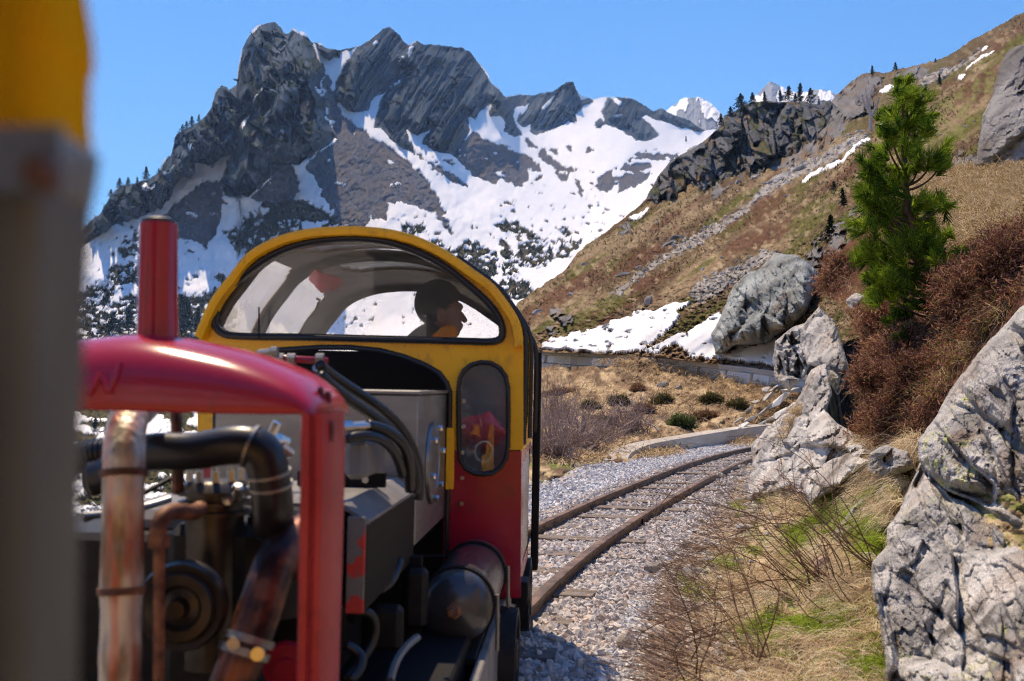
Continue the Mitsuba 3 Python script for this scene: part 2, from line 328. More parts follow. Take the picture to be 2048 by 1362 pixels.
# rock, scree and heath colours from noise
c = lerpc((0.042, 0.060, 0.080), (0.125, 0.150, 0.175), sst(0.3, 0.72, fbm(st * 1.0, 3, 61)) * .6 + .4 * band)
c = lerpc(c, (0.10, 0.08, 0.058), 0.6 * sst(0.52, 0.75, fbm(q * 5, 4, 62)) * (1 - 0.5 * east))
c = lerpc(c, (0.035, 0.048, 0.026), 0.8 * sst(0.5, 0.68, fbm(q * 7, 4, 66)) * (1 - east) * is_rock)
cs = lerpc((0.080, 0.086, 0.102), (0.18, 0.18, 0.195), fbm(q * 45, 2, 63)); cs = lerpc(cs, (0.17, 0.135, 0.105), 0.4 * sst(0.45, 0.7, fbm(q * 6, 3, 64)))
cb = lerpc((0.035, 0.042, 0.022), (0.125, 0.10, 0.055), sst(0.35, 0.7, fbm(q * 16, 3, 65)))
col = np.where(is_scree[..., None], cs, c)
col = np.where((is_bush | (lowland & ~is_rock))[..., None], cb, col)
col = np.where((speck & ~is_rock & ~is_scree & ~is_bush)[..., None], (0.12, 0.11, 0.09), col)
colb = np.concatenate([np.repeat(col[:1], nb, 0), col], 0)
nrow, ncol = V.shape[:2]
F = grid_faces(nrow, ncol)
Vf = V.reshape(-1, 3)
obj('mountain', TM(Vf, F), 'm_earth', color=colb.reshape(-1, 3), kind='structure')
# snow lies over the ground as its own sheet, a little proud of it
snb = np.concatenate([np.repeat(snow[:1] & False, nb, 0), snow], 0).ravel()
keep = snb[F].sum(1) >= 2
used = np.unique(F[keep]); remap = -np.ones(len(Vf), int); remap[used] = np.arange(len(used))
lift = np.array([0, -0.8, 0.6])
vs = Vf[used] + lift * np.where(snb[used], 1.0, 0.15)[:, None]
scene['m_snow'] = {'type': 'twosided', 'bsdf': {'type': 'diffuse', 'reflectance': proc(lambda p, n, uv: mix(mix((0.78, 0.80, 0.82), (0.90, 0.90, 0.90), mikit.fbm(p.x * 0.3, p.y * 0.3, p.z * 0.5, octaves=3)), (0.45, 0.40, 0.34), 0.45 * smoothstep(0.66, 0.80, mikit.fbm(p.x * 1.1, p.y * 1.1, p.z * 1.6 + 9, octaves=4))))}}
obj('snowfield', TM(vs, remap[F[keep]]), 'm_snow', smooth=True, kind='structure')
MGRID = dict(px=PX, py=PY, V=V[nb:], bush=is_bush & ~snow_in_bush & ~lowland, rock=is_rock & ~on_rock)

# the sunny slopes that close the valley behind the camera
az = np.radians(np.linspace(118, 292, 60)); rr_ = np.array([0.0, .18, .36, .54, .7, .85, 1.0, 1.15])
A, R_ = np.meshgrid(az, rr_)
rad = 260 + 420 * R_; hgt = -40 + 300 * R_ * (1 - .35 * np.maximum(R_ - .8, 0) * 3) + 40 * (fbm(np.stack([A * 6, R_ * 5, A * 0], -1), 4, 6) - .5)
vb = np.stack([rad * np.sin(A), rad * np.cos(A), hgt], -1)
vb[:, :, 0] += np.where(np.sin(A) > 0, 0, 0)
cb_ = lerpc((0.18, 0.14, 0.09), (0.72, 0.72, 0.72), sst(0.50, 0.62, fbm(np.stack([A * 9, R_ * 7, A * 0], -1), 4, 9) + .1 * (R_ - .4)))
scene['haze'] = {'type': 'cube', 'to_world': T().translate([0, 0, 500]).scale([4300, 4300, 564]), 'bsdf': {'type': 'null'}, 'interior': {'type': 'ref', 'id': 'air'}}
tag('haze', 'thin blue mountain air', None, None, 'stuff')
obj('mountain_behind', TM(vb.reshape(-1, 3), grid_faces(*A.shape)), 'm_earth', color=cb_.reshape(-1, 3), kind='structure')

# ------------------------------------------------------------------ two far snowy summits
def far_peak(sky, d, base, seed):
    sky = np.array(sky, float)
    xs = np.arange(sky[0, 0], sky[-1, 0], 1.5)
    tp = np.interp(xs, sky[:, 0], sky[:, 1]) + (fbm(np.stack([xs * 0.2, xs * 0, xs * 0], 1), 3, seed) - 0.5) * 4
    r = np.linspace(0, 1, 60)[:, None]
    px = np.repeat(xs[None], 60, 0); py = tp[None] + r * (base - tp[None])
    p = np.stack([px / 30, py / 30, px * 0], -1)
    dd = d - (py - tp[None]) * d / 160 + (ridged(p, 1.0, 4, seed) - 0.5) * d * 0.10
    v = at(px, py, dd)
    b1 = v[0].copy(); b1[:, 1] += d * .05; b1[:, 2] -= 20; b2 = v[0].copy(); b2[:, 1] += d * .4; b2[:, 2] = -100
    v = np.concatenate([[b2, b1], v], 0)
    f = grid_faces(len(v), len(xs))
    sn = (fbm(p * np.array([1.4, 0.8, 1]), 4, seed + 3) + 0.28 * (1 - np.abs(py - tp[None] - 14) / 26) > 0.655)
    sn = np.concatenate([np.zeros((2, len(xs)), bool), sn], 0).ravel()
    keep = sn[f].sum(1) >= 2
    v = v.reshape(-1, 3)
    cc = lerpc((0.19, 0.21, 0.24), (0.32, 0.33, 0.35), nz(v, 0.02, 3, seed))
    obj('far_mountain', TM(v, f), 'm_earth', color=cc, kind='structure')
    u = np.unique(f[keep]); rm = -np.ones(len(v), int); rm[u] = np.arange(len(u))
    obj('far_snow', TM(v[u] + np.array([0, -4, 2.5]), rm[f[keep]]), 'm_snow', kind='structure')


far_peak([(1310, 262), (1322, 235), (1335, 222), (1350, 208), (1365, 199), (1385, 195), (1400, 197), (1412, 203), (1425, 212), (1440, 228), (1455, 245), (1475, 262)], 2600, 300, 91)
far_peak([(1480, 235), (1500, 207), (1515, 188), (1530, 172), (1541, 163), (1552, 168), (1575, 181), (1595, 189), (1612, 185), (1625, 179), (1648, 180), (1665, 186), (1690, 192), (1720, 215)], 2400, 300, 95)
# ------------------------------------------------------------------ the sunny hillside to the right, as far as the crag and its skyline
HSK = np.array([(1010, 640), (1040, 602), (1070, 580), (1100, 560), (1130, 540), (1150, 512), (1175, 488), (1200, 472), (1235, 447), (1262, 425), (1290, 402), (1300, 385), (1325, 372), (1360, 362), (1400, 358), (1450, 350), (1500, 335), (1560, 310), (1600, 285), (1640, 240), (1655, 212), (1665, 200), (1680, 185), (1700, 165), (1720, 150), (1745, 143), (1775, 145), (1800, 138), (1835, 130), (1862, 124), (1890, 115), (1905, 105), (1940, 82), (1958, 72), (1980, 62), (2000, 50), (2030, 32), (2060, 20), (2130, -20)], float)
HBT = np.array([(1010, 720), (1085, 704), (1300, 712), (1545, 742), (1640, 720), (1700, 680), (1800, 640), (1900, 520), (2000, 430), (2130, 400)], float)
HC = np.array([(1010, 720, 50), (1010, 640, 75), (1085, 704, 45), (1085, 660, 49), (1200, 708, 39.5), (1300, 712, 35.5), (1450, 728, 31), (1545, 742, 28), (1100, 620, 62), (1200, 620, 50), (1300, 600, 44), (1400, 640, 34), (1400, 560, 46), (1500, 640, 33), (1500, 540, 42), (1640, 720, 24), (1600, 600, 31),
               (1060, 595, 85), (1150, 512, 130), (1240, 447, 180), (1300, 392, 225), (1290, 480, 118), (1200, 540, 90), (1400, 400, 150), (1400, 480, 82), (1500, 335, 230), (1500, 400, 120), (1500, 460, 72), (1600, 400, 78), (1600, 290, 250), (1600, 340, 130), (1650, 208, 380), (1700, 163, 410), (1800, 138, 400), (1900, 108, 340), (2048, 25, 240), (2130, -20, 220),
               (1700, 300, 130), (1700, 220, 260), (1800, 250, 150), (1800, 190, 250), (1900, 200, 130), (1700, 420, 55), (1700, 520, 30), (1700, 680, 18), (1800, 640, 14), (1800, 400, 48), (1900, 300, 60), (1900, 420, 30), (2000, 430, 18), (2048, 200, 60), (1960, 120, 140), (2130, 400, 17)], float)
h_depth = RBFInterpolator(HC[:, :2] / 300, np.log(HC[:, 2]), kernel='thin_plate_spline', smoothing=0.003)
hx = np.arange(1010, 2130, 2.6); NH = 250
ht = np.interp(hx, HSK[:, 0], HSK[:, 1]) + (fbm(np.stack([hx * 0.14, hx * 0, hx * 0], 1), 4, 15) - 0.5) * 9
hb = np.interp(hx, HBT[:, 0], HBT[:, 1])
tt = np.linspace(0, 1, NH)[:, None]
PX = np.repeat(hx[None], NH, 0); PY = ht[None] + tt * (hb - ht)[None]
D = np.exp(h_depth(np.stack([PX.ravel(), PY.ravel()], 1) / 300)).reshape(PX.shape)
ang = math.radians(36)
al = PX * math.cos(ang) - PY * math.sin(ang); ac = PX * math.sin(ang) + PY * math.cos(ang)
q = np.stack([PX / 100, PY / 100, PX * 0], -1)
qs = np.stack([al / 230, ac / 60, PX * 0], -1)
CRAG = [[(1640, 245), (1655, 205), (1672, 190), (1700, 162), (1740, 150), (1770, 155), (1765, 175), (1740, 190), (1752, 205), (1735, 225), (1700, 240), (1690, 265), (1650, 300), (1600, 325), (1545, 345), (1560, 318), (1600, 290)],
        [(1790, 150), (1830, 132), (1862, 130), (1850, 150), (1825, 165), (1800, 172)], [(1640, 470), (1690, 430), (1740, 400), (1760, 440), (1750, 520), (1700, 540), (1640, 560), (1590, 560), (1600, 520)],
        [(1060, 640), (1080, 615), (1120, 618), (1145, 640), (1120, 665), (1085, 675)], [(1240, 455), (1262, 440), (1262, 470), (1240, 475)], [(1890, 330), (1925, 300), (1960, 320), (1950, 360), (1900, 360)],
        [(1400, 395), (1440, 372), (1470, 368), (1440, 395), (1410, 405)]]
SLIDE = [[(1220, 588), (1262, 560), (1270, 545), (1330, 510), (1370, 478), (1420, 452), (1470, 428), (1480, 420), (1500, 405), (1505, 412), (1478, 436), (1430, 468), (1400, 488), (1360, 506), (1330, 522), (1285, 552), (1250, 575), (1240, 592)],
         [(1510, 385), (1540, 360), (1590, 330), (1640, 310), (1680, 285), (1720, 265), (1735, 272), (1690, 305), (1640, 335), (1600, 350), (1570, 368), (1535, 390), (1500, 405)], [(1840, 160), (1880, 140), (1920, 128), (1960, 100), (1955, 112), (1915, 140), (1880, 155), (1845, 172)],
         [(1380, 580), (1420, 552), (1500, 520), (1530, 500), (1560, 505), (1500, 545), (1430, 590), (1390, 610)]]
GRASSY = [[(1760, 260), (1830, 215), (1900, 190), (1960, 150), (2040, 60), (2048, 90), (1990, 190), (1960, 260), (1900, 300), (1850, 330), (1880, 290), (1820, 280)], [(1800, 420), (1870, 370), (1930, 340), (1960, 370), (1900, 400), (1850, 440)]]
HSNOW = [[(1602, 360), (1640, 338), (1680, 320), (1710, 290), (1735, 275), (1740, 280), (1712, 300), (1685, 325), (1640, 347), (1606, 366)], [(1758, 182), (1770, 172), (1796, 166), (1780, 180), (1765, 188)], [(1915, 145), (1938, 132), (1962, 112), (1990, 100), (1985, 106), (1958, 122), (1932, 138)], [(1962, 102), (1975, 92), (1978, 96), (1966, 106)], [(1915, 150), (1930, 146), (1925, 156), (1915, 158)],
         [(1785, 184), (1800, 168), (1793, 180)], [(1756, 248), (1768, 240), (1764, 256)],
         [(1320, 397), (1362, 356), (1372, 352), (1340, 378), (1330, 400)], [(1262, 414), (1275, 396), (1294, 388), (1290, 400), (1270, 418)], [(1260, 435), (1295, 415), (1300, 420), (1270, 440)],
         [(1084, 692), (1100, 680), (1130, 678), (1145, 668), (1180, 662), (1215, 648), (1250, 640), (1275, 625), (1310, 625), (1340, 612), (1375, 607), (1378, 612), (1352, 622), (1360, 632), (1346, 655), (1330, 668), (1305, 688), (1285, 702), (1240, 706), (1160, 702), (1084, 701)],
         [(1290, 706), (1310, 694), (1335, 680), (1370, 668), (1400, 652), (1440, 626), (1450, 640), (1452, 690), (1440, 712), (1400, 712), (1385, 716), (1368, 698), (1352, 690), (1330, 698), (1318, 708)],
         [(1400, 718), (1440, 700), (1462, 712), (1480, 688), (1492, 684), (1500, 700), (1530, 690), (1548, 676), (1570, 690), (1560, 735), (1520, 728), (1470, 722)]]
is_crag, g_crag = inside(CRAG, *warped(PX, PY, 16, 0.07, 21))
is_crag &= fbm(np.stack([PX * 0.045, PY * 0.06, PX * 0], -1), 4, 27) > np.where(PY > 360, 0.47, 0.36)
is_slide, _ = inside(SLIDE, *warped(PX, PY, 9, 0.11, 22))
is_snow, _ = inside(HSNOW, *warped(PX, PY, 6.5, 0.09, 23))
is_snow &= fbm(np.stack([PX * 0.07, PY * 0.16, PX * 0], -1), 3, 24) < 0.70
is_grass, _ = inside(GRASSY, *warped(PX, PY, 18, 0.04, 24))
dc = edge_dist(g_crag, is_crag, PX, PY)
hum = fbm(q * np.array([13, 17, 1]), 3, 25)
D = D - np.where(is_crag, D * 0.045 * np.minimum(dc, 14) / 14 + (facets(np.stack([PX.ravel(), PY.ravel()], 1), 22, 26, 1.5, 60)[0].reshape(PX.shape) + fbm(np.stack([PX / 9, PY / 9, PX * 0], -1), 3, 26) - .5) * D * 0.045, 0)
D = D * (1 - np.where(is_crag | is_snow, 0, (hum - 0.5) * 0.055)) * (1 - (fbm(qs * 1.3, 3, 28) - 0.5) * 0.05)
D = D * (1 - np.where(is_slide, (meshkit.noise(q * 22, 29) - 0.5) * 0.03, 0))
V = at(PX, PY, D)
# colours of heath: brown heather, olive juniper, tan dead grass, rust
n1 = fbm(qs * 1.6, 4, 31); n2 = fbm(qs * np.array([2.2, 3.2, 1]) + 9, 4, 32); n3 = fbm(q * 9, 3, 33)
c = lerpc((0.125, 0.085, 0.055), (0.26, 0.195, 0.12), sst(0.36, 0.62, n1))
c = lerpc(c, (0.105, 0.105, 0.032), 0.85 * sst(0.50, 0.64, n2))
c = lerpc(c, (0.125, 0.065, 0.045), 0.8 * sst(0.54, 0.66, fbm(qs * 2.0 + 20, 4, 34)))
c = lerpc(c, (0.38, 0.30, 0.19), 0.6 * sst(0.55, 0.72, n3))
c = c * (0.55 + 0.9 * fbm(q * np.array([34, 42, 1]), 2, 39))[..., None]
c = lerpc(c, (0.06, 0.055, 0.03), 0.55 * sst(0.53, 0.72, fbm(q * np.array([19, 24, 1]), 3, 35)))
far = sst(120, 300, D)
c = lerpc(c, (0.13, 0.105, 0.06), 0.55 * far)
c = lerpc(c, (0.14, 0.15, 0.045), 0.6 * sst(0.45, 0.6, n3) * is_grass)
low = sst(655, 690, PY) * sst(1560, 1500, PX)
c = lerpc(c, (0.24, 0.165, 0.10), 0.7 * low)
cr = lerpc((0.09, 0.09, 0.095), (0.27, 0.26, 0.25), fbm(q * 9, 4, 36)); cr = lerpc(cr, (0.20, 0.135, 0.08), 0.7 * sst(0.5, 0.72, fbm(q * 6, 3, 37)))
c = np.where(is_crag[..., None], cr, c)
csl = lerpc((0.15, 0.13, 0.11), (0.42, 0.40, 0.37), meshkit.noise(q * 24, 38))
c = np.where(is_slide[..., None], csl, c)
back = []
for dy, dz in ((3, -0.5), (12, -6), (60, -50), (160, -160)):
    b = V[0].copy(); b[:, 1] += dy; b[:, 0] += dy * .4; b[:, 2] = np.maximum(b[:, 2] + dz, -40 - dy * .01); back.insert(0, b)
F = grid_faces(NH + 4, len(hx))
Vf = np.concatenate([np.array(back), V], 0).reshape(-1, 3)
cf = np.concatenate([np.repeat(c[:1], 4, 0), c], 0).reshape(-1, 3)
obj('hillside', TM(Vf, F), 'm_earth', color=cf, kind='structure')
sn = np.concatenate([np.zeros((4, len(hx)), bool), is_snow], 0).ravel()
keep = sn[F].sum(1) >= 2
u = np.unique(F[keep]); rm = -np.ones(len(Vf), int); rm[u] = np.arange(len(u))
dd = Vf[u][:, 1:2]
thick = np.where(sn[u], 1.0, -0.2)[:, None] * np.minimum(dd * 0.003, 0.14)
obj('snow_patch', TM(Vf[u] + thick * np.array([-0.2, -0.7, 0.8]), rm[F[keep]]), 'm_snow', smooth=True, kind='structure')
hsky = lambda x: np.interp(x, hx, ht)
h_lin = LinearNDInterpolator(np.stack([PX[::4, ::4].ravel(), PY[::4, ::4].ravel()], 1), D[::4, ::4].ravel())


def on_hill(px, py):
    return at(px, py, h_lin(np.stack([np.atleast_1d(px), np.atleast_1d(py)], 1))) if np.ndim(px) else at(px, py, float(h_lin([[px, py]])[0]))


# ------------------------------------------------------------------ a general outcrop: a solid stone body whose outline is a polygon
def outcrop(poly, depth, bulge, step=4.0, seed=1, edge=3.0, layers=((0.02, 0.5, 4),), bulge_px=60, strata=None, facet=()):
    """Solid rock with this outline at this depth (a number or a function of the pixel); layers: (size in px of the noise, strength of the relief as a share of bulge, octaves)."""
    g = Polygon(poly).buffer(0)
    ring = g.exterior
    n = int(ring.length / step)
    bp = np.array([ring.interpolate(k / n, normalized=True).coords[0] for k in range(n)])
    w = np.stack([bp[:, 0] * 0.045, bp[:, 1] * 0.045, bp[:, 0] * 0], 1)
    bp = bp + np.stack([fbm(w, 4, seed) - 0.5, fbm(w, 4, seed + 9) - 0.5], 1) * edge * 4
    g = Polygon(bp).buffer(0)
    g = max(g.geoms, key=lambda z: z.area) if g.geom_type == 'MultiPolygon' else g
    bp = np.array(g.exterior.coords)[:-1]
    x0, y0, x1, y1 = g.bounds
    gx, gy = np.meshgrid(np.arange(x0, x1, step), np.arange(y0, y1, step)); gx = gx + (np.arange(gx.shape[0]) % 2)[:, None] * step * .5
    inner = g.buffer(-step * 0.55); shapely.prepare(inner)
    m = shapely.contains_xy(inner, gx.ravel(), gy.ravel())
    P = np.vstack([bp, np.stack([gx.ravel()[m], gy.ravel()[m]], 1)])
    tri = Delaunay(P).simplices
    cen = P[tri].mean(1); shapely.prepare(g)
    tri = tri[shapely.contains_xy(g, cen[:, 0], cen[:, 1])]
    a = P[tri]; cr_ = np.cross(a[:, 1] - a[:, 0], a[:, 2] - a[:, 0])
    tri[cr_ > 0] = tri[cr_ > 0][:, ::-1]
    d = shapely.distance(g.exterior, shapely.points(P)); d[:len(bp)] = 0
    dep = depth(P[:, 0], P[:, 1]) if callable(depth) else np.full(len(P), float(depth))
    t = np.clip(d / bulge_px, 0, 1)
    front = np.sqrt(1 - (1 - t) ** 2)
    rel = np.zeros(len(P))
    for size, st_, stretch, an, tl in facet:
        hgt, crk = facets(P, size, seed + int(size), stretch, an, tl)
        rel += st_ * (hgt - 0.22 * crk)
    for sc_, st_, oc in layers:
        p3 = np.stack([P[:, 0] * sc_, P[:, 1] * sc_, P[:, 0] * 0 + seed], 1)
        if strata is not None:
            an = math.radians(strata); p3 = np.stack([(P[:, 0] * math.cos(an) - P[:, 1] * math.sin(an)) * sc_ * 0.3, (P[:, 0] * math.sin(an) + P[:, 1] * math.cos(an)) * sc_, P[:, 0] * 0 + seed], 1)
        rel += (fbm(p3, oc, seed) - 0.5) * st_
    fd = dep - bulge * front - bulge * rel * np.minimum(d / 10, 1)
    bd = dep + 0.9 * bulge * front
    vf = at(P[:, 0], P[:, 1], fd); vb = at(P[:, 0], P[:, 1], bd)
    N = len(P)
    bmap = np.arange(N) + N; bmap[:len(bp)] = np.arange(len(bp))
    v = np.vstack([vf, vb]); f = np.vstack([tri, bmap[tri][:, ::-1]])
    return TM(v, f), P, d


def rock_color(v, seed, base=((0.20, 0.195, 0.19), (0.46, 0.45, 0.43)), scale=3.0, warm=0.3, lichen=0.0):
    c = lerpc(base[0], base[1], sst(0.28, 0.72, nz(v, scale, 5, seed)))
    c = lerpc(c, (0.085, 0.08, 0.075), 0.75 * sst(0.56, 0.72, nz(v, scale * 2.3, 4, seed + 1)))
    c = lerpc(c, (0.36, 0.24, 0.16), warm * sst(0.5, 0.72, nz(v, scale * 0.8, 3, seed + 2)))
    if lichen:
        c = lerpc(c, (0.50, 0.52, 0.22), lichen * sst(0.62, 0.68, nz(v, scale * 5, 3, seed + 3)) * sst(0.5, 0.62, nz(v, scale * 0.5, 3, seed + 4)))
    return c


# the dark cliff with trees on its top
clf = [(1262, 440), (1280, 412), (1292, 398), (1300, 380), (1318, 352), (1340, 325), (1362, 308), (1395, 292), (1412, 278), (1430, 262), (1445, 250), (1450, 232), (1468, 222), (1490, 208), (1510, 205), (1530, 200), (1556, 204), (1580, 203), (1612, 204), (1636, 208), (1660, 200), (1690, 230), (1690, 300), (1600, 370), (1500, 410), (1400, 430), (1330, 450)]
cd = RBFInterpolator(np.array([(1262, 440), (1300, 380), (1400, 290), (1400, 410), (1450, 235), (1540, 200), (1640, 205), (1690, 300), (1500, 400), (1600, 360)]) / 100.0, np.array([205, 225, 265, 190, 290, 300, 310, 230, 190, 200.0]), kernel='linear')
m, P, d = outcrop(clf, lambda x, y: cd(np.stack([x, y], 1) / 100.0), 26, step=2.6, seed=5, edge=1.6, layers=((0.02, 1.2, 4), (0.12, 0.3, 3)), bulge_px=60, facet=((42, 1.15, 1.6, 75, .8), (15, .5, 1.6, 75, .7)))
v = np.array(m.vertices); pxy = np.vstack([P, P])
cq = lerpc((0.055, 0.062, 0.072), (0.17, 0.175, 0.18), nz(np.c_[pxy / 14, pxy[:, 0] * 0], 1, 4, 3))
cq = lerpc(cq, (0.075, 0.08, 0.035), 0.85 * sst(0.52, 0.66, nz(np.c_[pxy / 22, pxy[:, 0] * 0], 1, 4, 8)))
cq = lerpc(cq, (0.17, 0.12, 0.07), 0.7 * sst(0.54, 0.7, nz(np.c_[pxy / 18, pxy[:, 0] * 0], 1, 4, 14)))
obj('cliff', m, 'm_earth', color=cq, kind='structure', label='dark wooded cliff below the far peaks')
# ------------------------------------------------------------------ near ground: valley, track bed, embankment, bank
def sheet(poly, depth, step=6.0):
    g = Polygon(poly).buffer(0); shapely.prepare(g)
    n = int(g.exterior.length / step)
    bp = np.array([g.exterior.interpolate(k / n, normalized=True).coords[0] for k in range(n)])
    x0, y0, x1, y1 = g.bounds
    gx, gy = np.meshgrid(np.arange(x0, x1, step), np.arange(y0, y1, step)); gx = gx + (np.arange(gx.shape[0]) % 2)[:, None] * step * .5
    inn = g.buffer(-step * .5); shapely.prepare(inn)
    m = shapely.contains_xy(inn, gx.ravel(), gy.ravel())
    P = np.vstack([bp, np.stack([gx.ravel()[m], gy.ravel()[m]], 1)])
    tri = Delaunay(P).simplices; cen = P[tri].mean(1); tri = tri[shapely.contains_xy(g, cen[:, 0], cen[:, 1])]
    a = P[tri]; c_ = np.cross(a[:, 1] - a[:, 0], a[:, 2] - a[:, 0]); tri[c_ > 0] = tri[c_ > 0][:, ::-1]
    return P, tri, depth(P[:, 0], P[:, 1])


def depth_from(ctrl, kernel='thin_plate_spline', sm=0.001):
    c = np.array(ctrl, float)
    f = RBFInterpolator(c[:, :2] / 300, np.log(c[:, 2]), kernel=kernel, smoothing=sm)
    return lambda x, y: np.exp(f(np.stack([np.ravel(x), np.ravel(y)], 1) / 300)).reshape(np.shape(x))


gx, gy = np.meshgrid(np.r_[-4000, -1500, -500, -60, 60, 500, 1500, 4000], np.r_[-4000, -1500, -400, -60, 60, 400, 1500, 4000])
obj('valley_ground', TM(np.stack([gx, gy, gx * 0 - 62.0], -1).reshape(-1, 3), grid_faces(*gx.shape)), 'm_earth', color=np.tile([0.12, 0.11, 0.07], (gx.size, 1)), kind='structure')

from scipy.interpolate import CubicSpline
_R = CubicSpline([-3, 0, 2, 3.5, 5.28, 7.96, 11.4, 15.07, 18.5, 21, 23.5], [-0.86, -0.66, -0.43, -0.2, 0.16, 0.93, 2.13, 3.57, 5.35, 7.1, 9.3])
GAUGE = 0.65


def rail_path(off, y0=-3.0, y1=22.0, n=90):
    y = np.linspace(y0, y1, n); x = _R(y); s = _R(y, 1)
    nrm = np.stack([np.ones_like(s), -s], 1) / np.sqrt(1 + s ** 2)[:, None]
    p = np.stack([x, y], 1) + nrm * off
    return p, np.arctan2(s, 1)


# ballast bed as a real cross-section swept along the line
offs = np.array([-4.6, -3.4, -2.6, -1.9, -1.45, -1.15, -0.9, -0.55, -0.3, 0.0, 0.25, 0.5, 0.7, 0.95, 1.3])
zz = np.array([-0.26, -0.17, -0.15, -0.16, -0.16, -0.13, -0.085, -0.095, -0.095, -0.085, -0.10, -0.13, -0.15, -0.17, -0.24])
rows = []
for o, z in zip(offs, zz):
    p, _ = rail_path(o - 0.0); rows.append(np.c_[p, np.full(len(p), z)])
bed = np.stack(rows, 1)
bed[..., 2] += (fbm(bed * np.array([4, 4, 0]), 3, 3) - 0.5) * 0.035
turf = lerpc((0.20, 0.17, 0.09), (0.46, 0.40, 0.30), nz(bed.reshape(-1, 3), 2.0, 3, 8))
tw = sst(-1.9, -2.4, (np.tile(offs, (len(bed), 1)) + 0.9 * sst(13.5, 16.5, bed[..., 1])).ravel())
bc = lerpc((0.24, 0.22, 0.22), (0.50, 0.46, 0.44), meshkit.noise(bed.reshape(-1, 3) * 19, 4))
bc = bc * (1 - tw[:, None]) + turf * tw[:, None]
obj('ballast_bed', TM(bed.reshape(-1, 3), grid_faces(*bed.shape[:2])[:, ::-1]), 'm_earth', color=bc, kind='structure')


def bed_z(o):
    return np.interp(o, offs, zz)


def stones(n, y0, y1, o0, o1, smin, smax, name, seed, faces):
    r = np.random.default_rng(seed)
    y = y0 + (y1 - y0) * r.random(n); o = o0 + (o1 - o0) * r.random(n)
    keep = (o > np.interp(y, [13, 16.5], [-1.75, -2.6]) + 0.25 * r.normal(size=n)) & ~((np.abs(o) < 0.045) | (np.abs(o + GAUGE) < 0.045)) & ~((np.abs((y - (o + GAUGE / 2) * -0.0 + 2.5 + 0.31) % 0.62 - 0.31) < 0.10) & (np.abs(o + GAUGE / 2) < 0.31) & (r.random(n) < 0.72))
    y, o = y[keep], o[keep]; n = len(y)
    s = _R(y, 1); nn = np.sqrt(1 + s ** 2)
    c = np.stack([_R(y) + o / nn, y - o * s / nn, bed_z(o) + 0.006], 1)
    bm = trimesh.creation.icosahedron() if faces == 20 else trimesh.creation.box((1.5, 1.3, 1.2))
    bv = np.array(bm.vertices); bf = np.array(bm.faces)
    bv = bv / np.linalg.norm(bv, axis=1).max()
    k = len(bv)
    jit = bv[None] * (0.62 + 0.6 * r.random((n, k, 1))) + r.normal(size=(n, k, 3)) * 0.08
    sz = smin + (smax - smin) * r.random(n) ** 2.2
    sc = np.stack([1 + 0.5 * r.random(n), 0.75 + 0.4 * r.random(n), 0.55 + 0.35 * r.random(n)], 1) * sz[:, None]
    qn = unit(r.normal(size=(n, 4)))
    w, x, yy, z = qn.T
    Rm = np.stack([1 - 2 * (yy * yy + z * z), 2 * (x * yy - z * w), 2 * (x * z + yy * w), 2 * (x * yy + z * w), 1 - 2 * (x * x + z * z), 2 * (yy * z - x * w), 2 * (x * z - yy * w), 2 * (yy * z + x * w), 1 - 2 * (x * x + yy * yy)], 1).reshape(n, 3, 3)
    v = np.einsum('nij,nkj->nki', Rm, jit * sc[:, None]) + c[:, None]
    f = (bf[None] + (np.arange(n) * k)[:, None, None]).reshape(-1, 3)
    t = r.random(n)[:, None]
    t = t ** 0.8
    col = np.array([0.29, 0.30, 0.325]) * (1 - t) + np.array([0.78, 0.79, 0.80]) * t
    warm = (r.random(n) < 0.16)[:, None]
    col = np.where(warm, col * np.array([1.08, 0.94, 0.82]), col)
    rust = (np.abs(o + GAUGE / 2) < 0.75)[:, None] * 0.5
    col = col * (1 - rust) + col * np.array([0.75, 0.62, 0.50]) * rust
    obj(name, TM(v.reshape(-1, 3), f), 'm_earth', color=np.repeat(col, k, 0), kind='stuff', label='grey and rusty crushed stone ballast along the narrow track' if name == 'ballast' else None, cat='ballast')


stones(46000, 3.0, 9.0, -1.5, 1.15, 0.013, 0.032, 'ballast', 5, 20)
stones(42000, 9.0, 21.0, -2.5, 1.0, 0.020, 0.036, 'far_ballast', 6, 12)

# embankment of dry grass that climbs to the far wall, and the soil beside the track
emb_d = depth_from([(1030, 1060, 10.5), (1090, 1010, 12.2), (1240, 955, 15.5), (1400, 908, 21), (1090, 940, 13.8), (1240, 912, 16.6), (1340, 890, 19), (1440, 868, 22), (1540, 850, 25), (1090, 905, 17.5), (1240, 880, 20), (1400, 850, 24), (1040, 850, 25), (1150, 830, 26), (1300, 830, 25.5), (1450, 815, 26), (1560, 800, 25.5), (1030, 740, 45), (1090, 738, 42.2), (1230, 733, 38.3), (1262, 714, 36.6), (1290, 716, 35.6), (1320, 738, 34.6), (1400, 755, 32), (1545, 775, 27.6), (1620, 780, 26), (1200, 780, 32), (1350, 780, 30)])
P, tri, D = sheet([(1030, 1060), (1090, 1010), (1240, 955), (1400, 905), (1540, 862), (1640, 840), (1640, 778), (1545, 773), (1400, 753), (1320, 735), (1295, 716), (1270, 711), (1245, 722), (1230, 731), (1030, 737)], emb_d, 4.0)
p3 = np.c_[P / 100, P[:, 0] * 0]
D = D * (1 + (fbm(p3 * np.array([9, 13, 1]), 3, 5) - 0.5) * 0.06)
n1 = fbm(p3 * np.array([5, 9, 1]), 4, 7)
c = lerpc((0.21, 0.145, 0.09), (0.50, 0.385, 0.235), sst(0.3, 0.65, n1)); c = lerpc(c, (0.12, 0.08, 0.058), 0.85 * sst(0.49, 0.62, fbm(p3 * np.array([6, 9, 1]), 4, 8)))
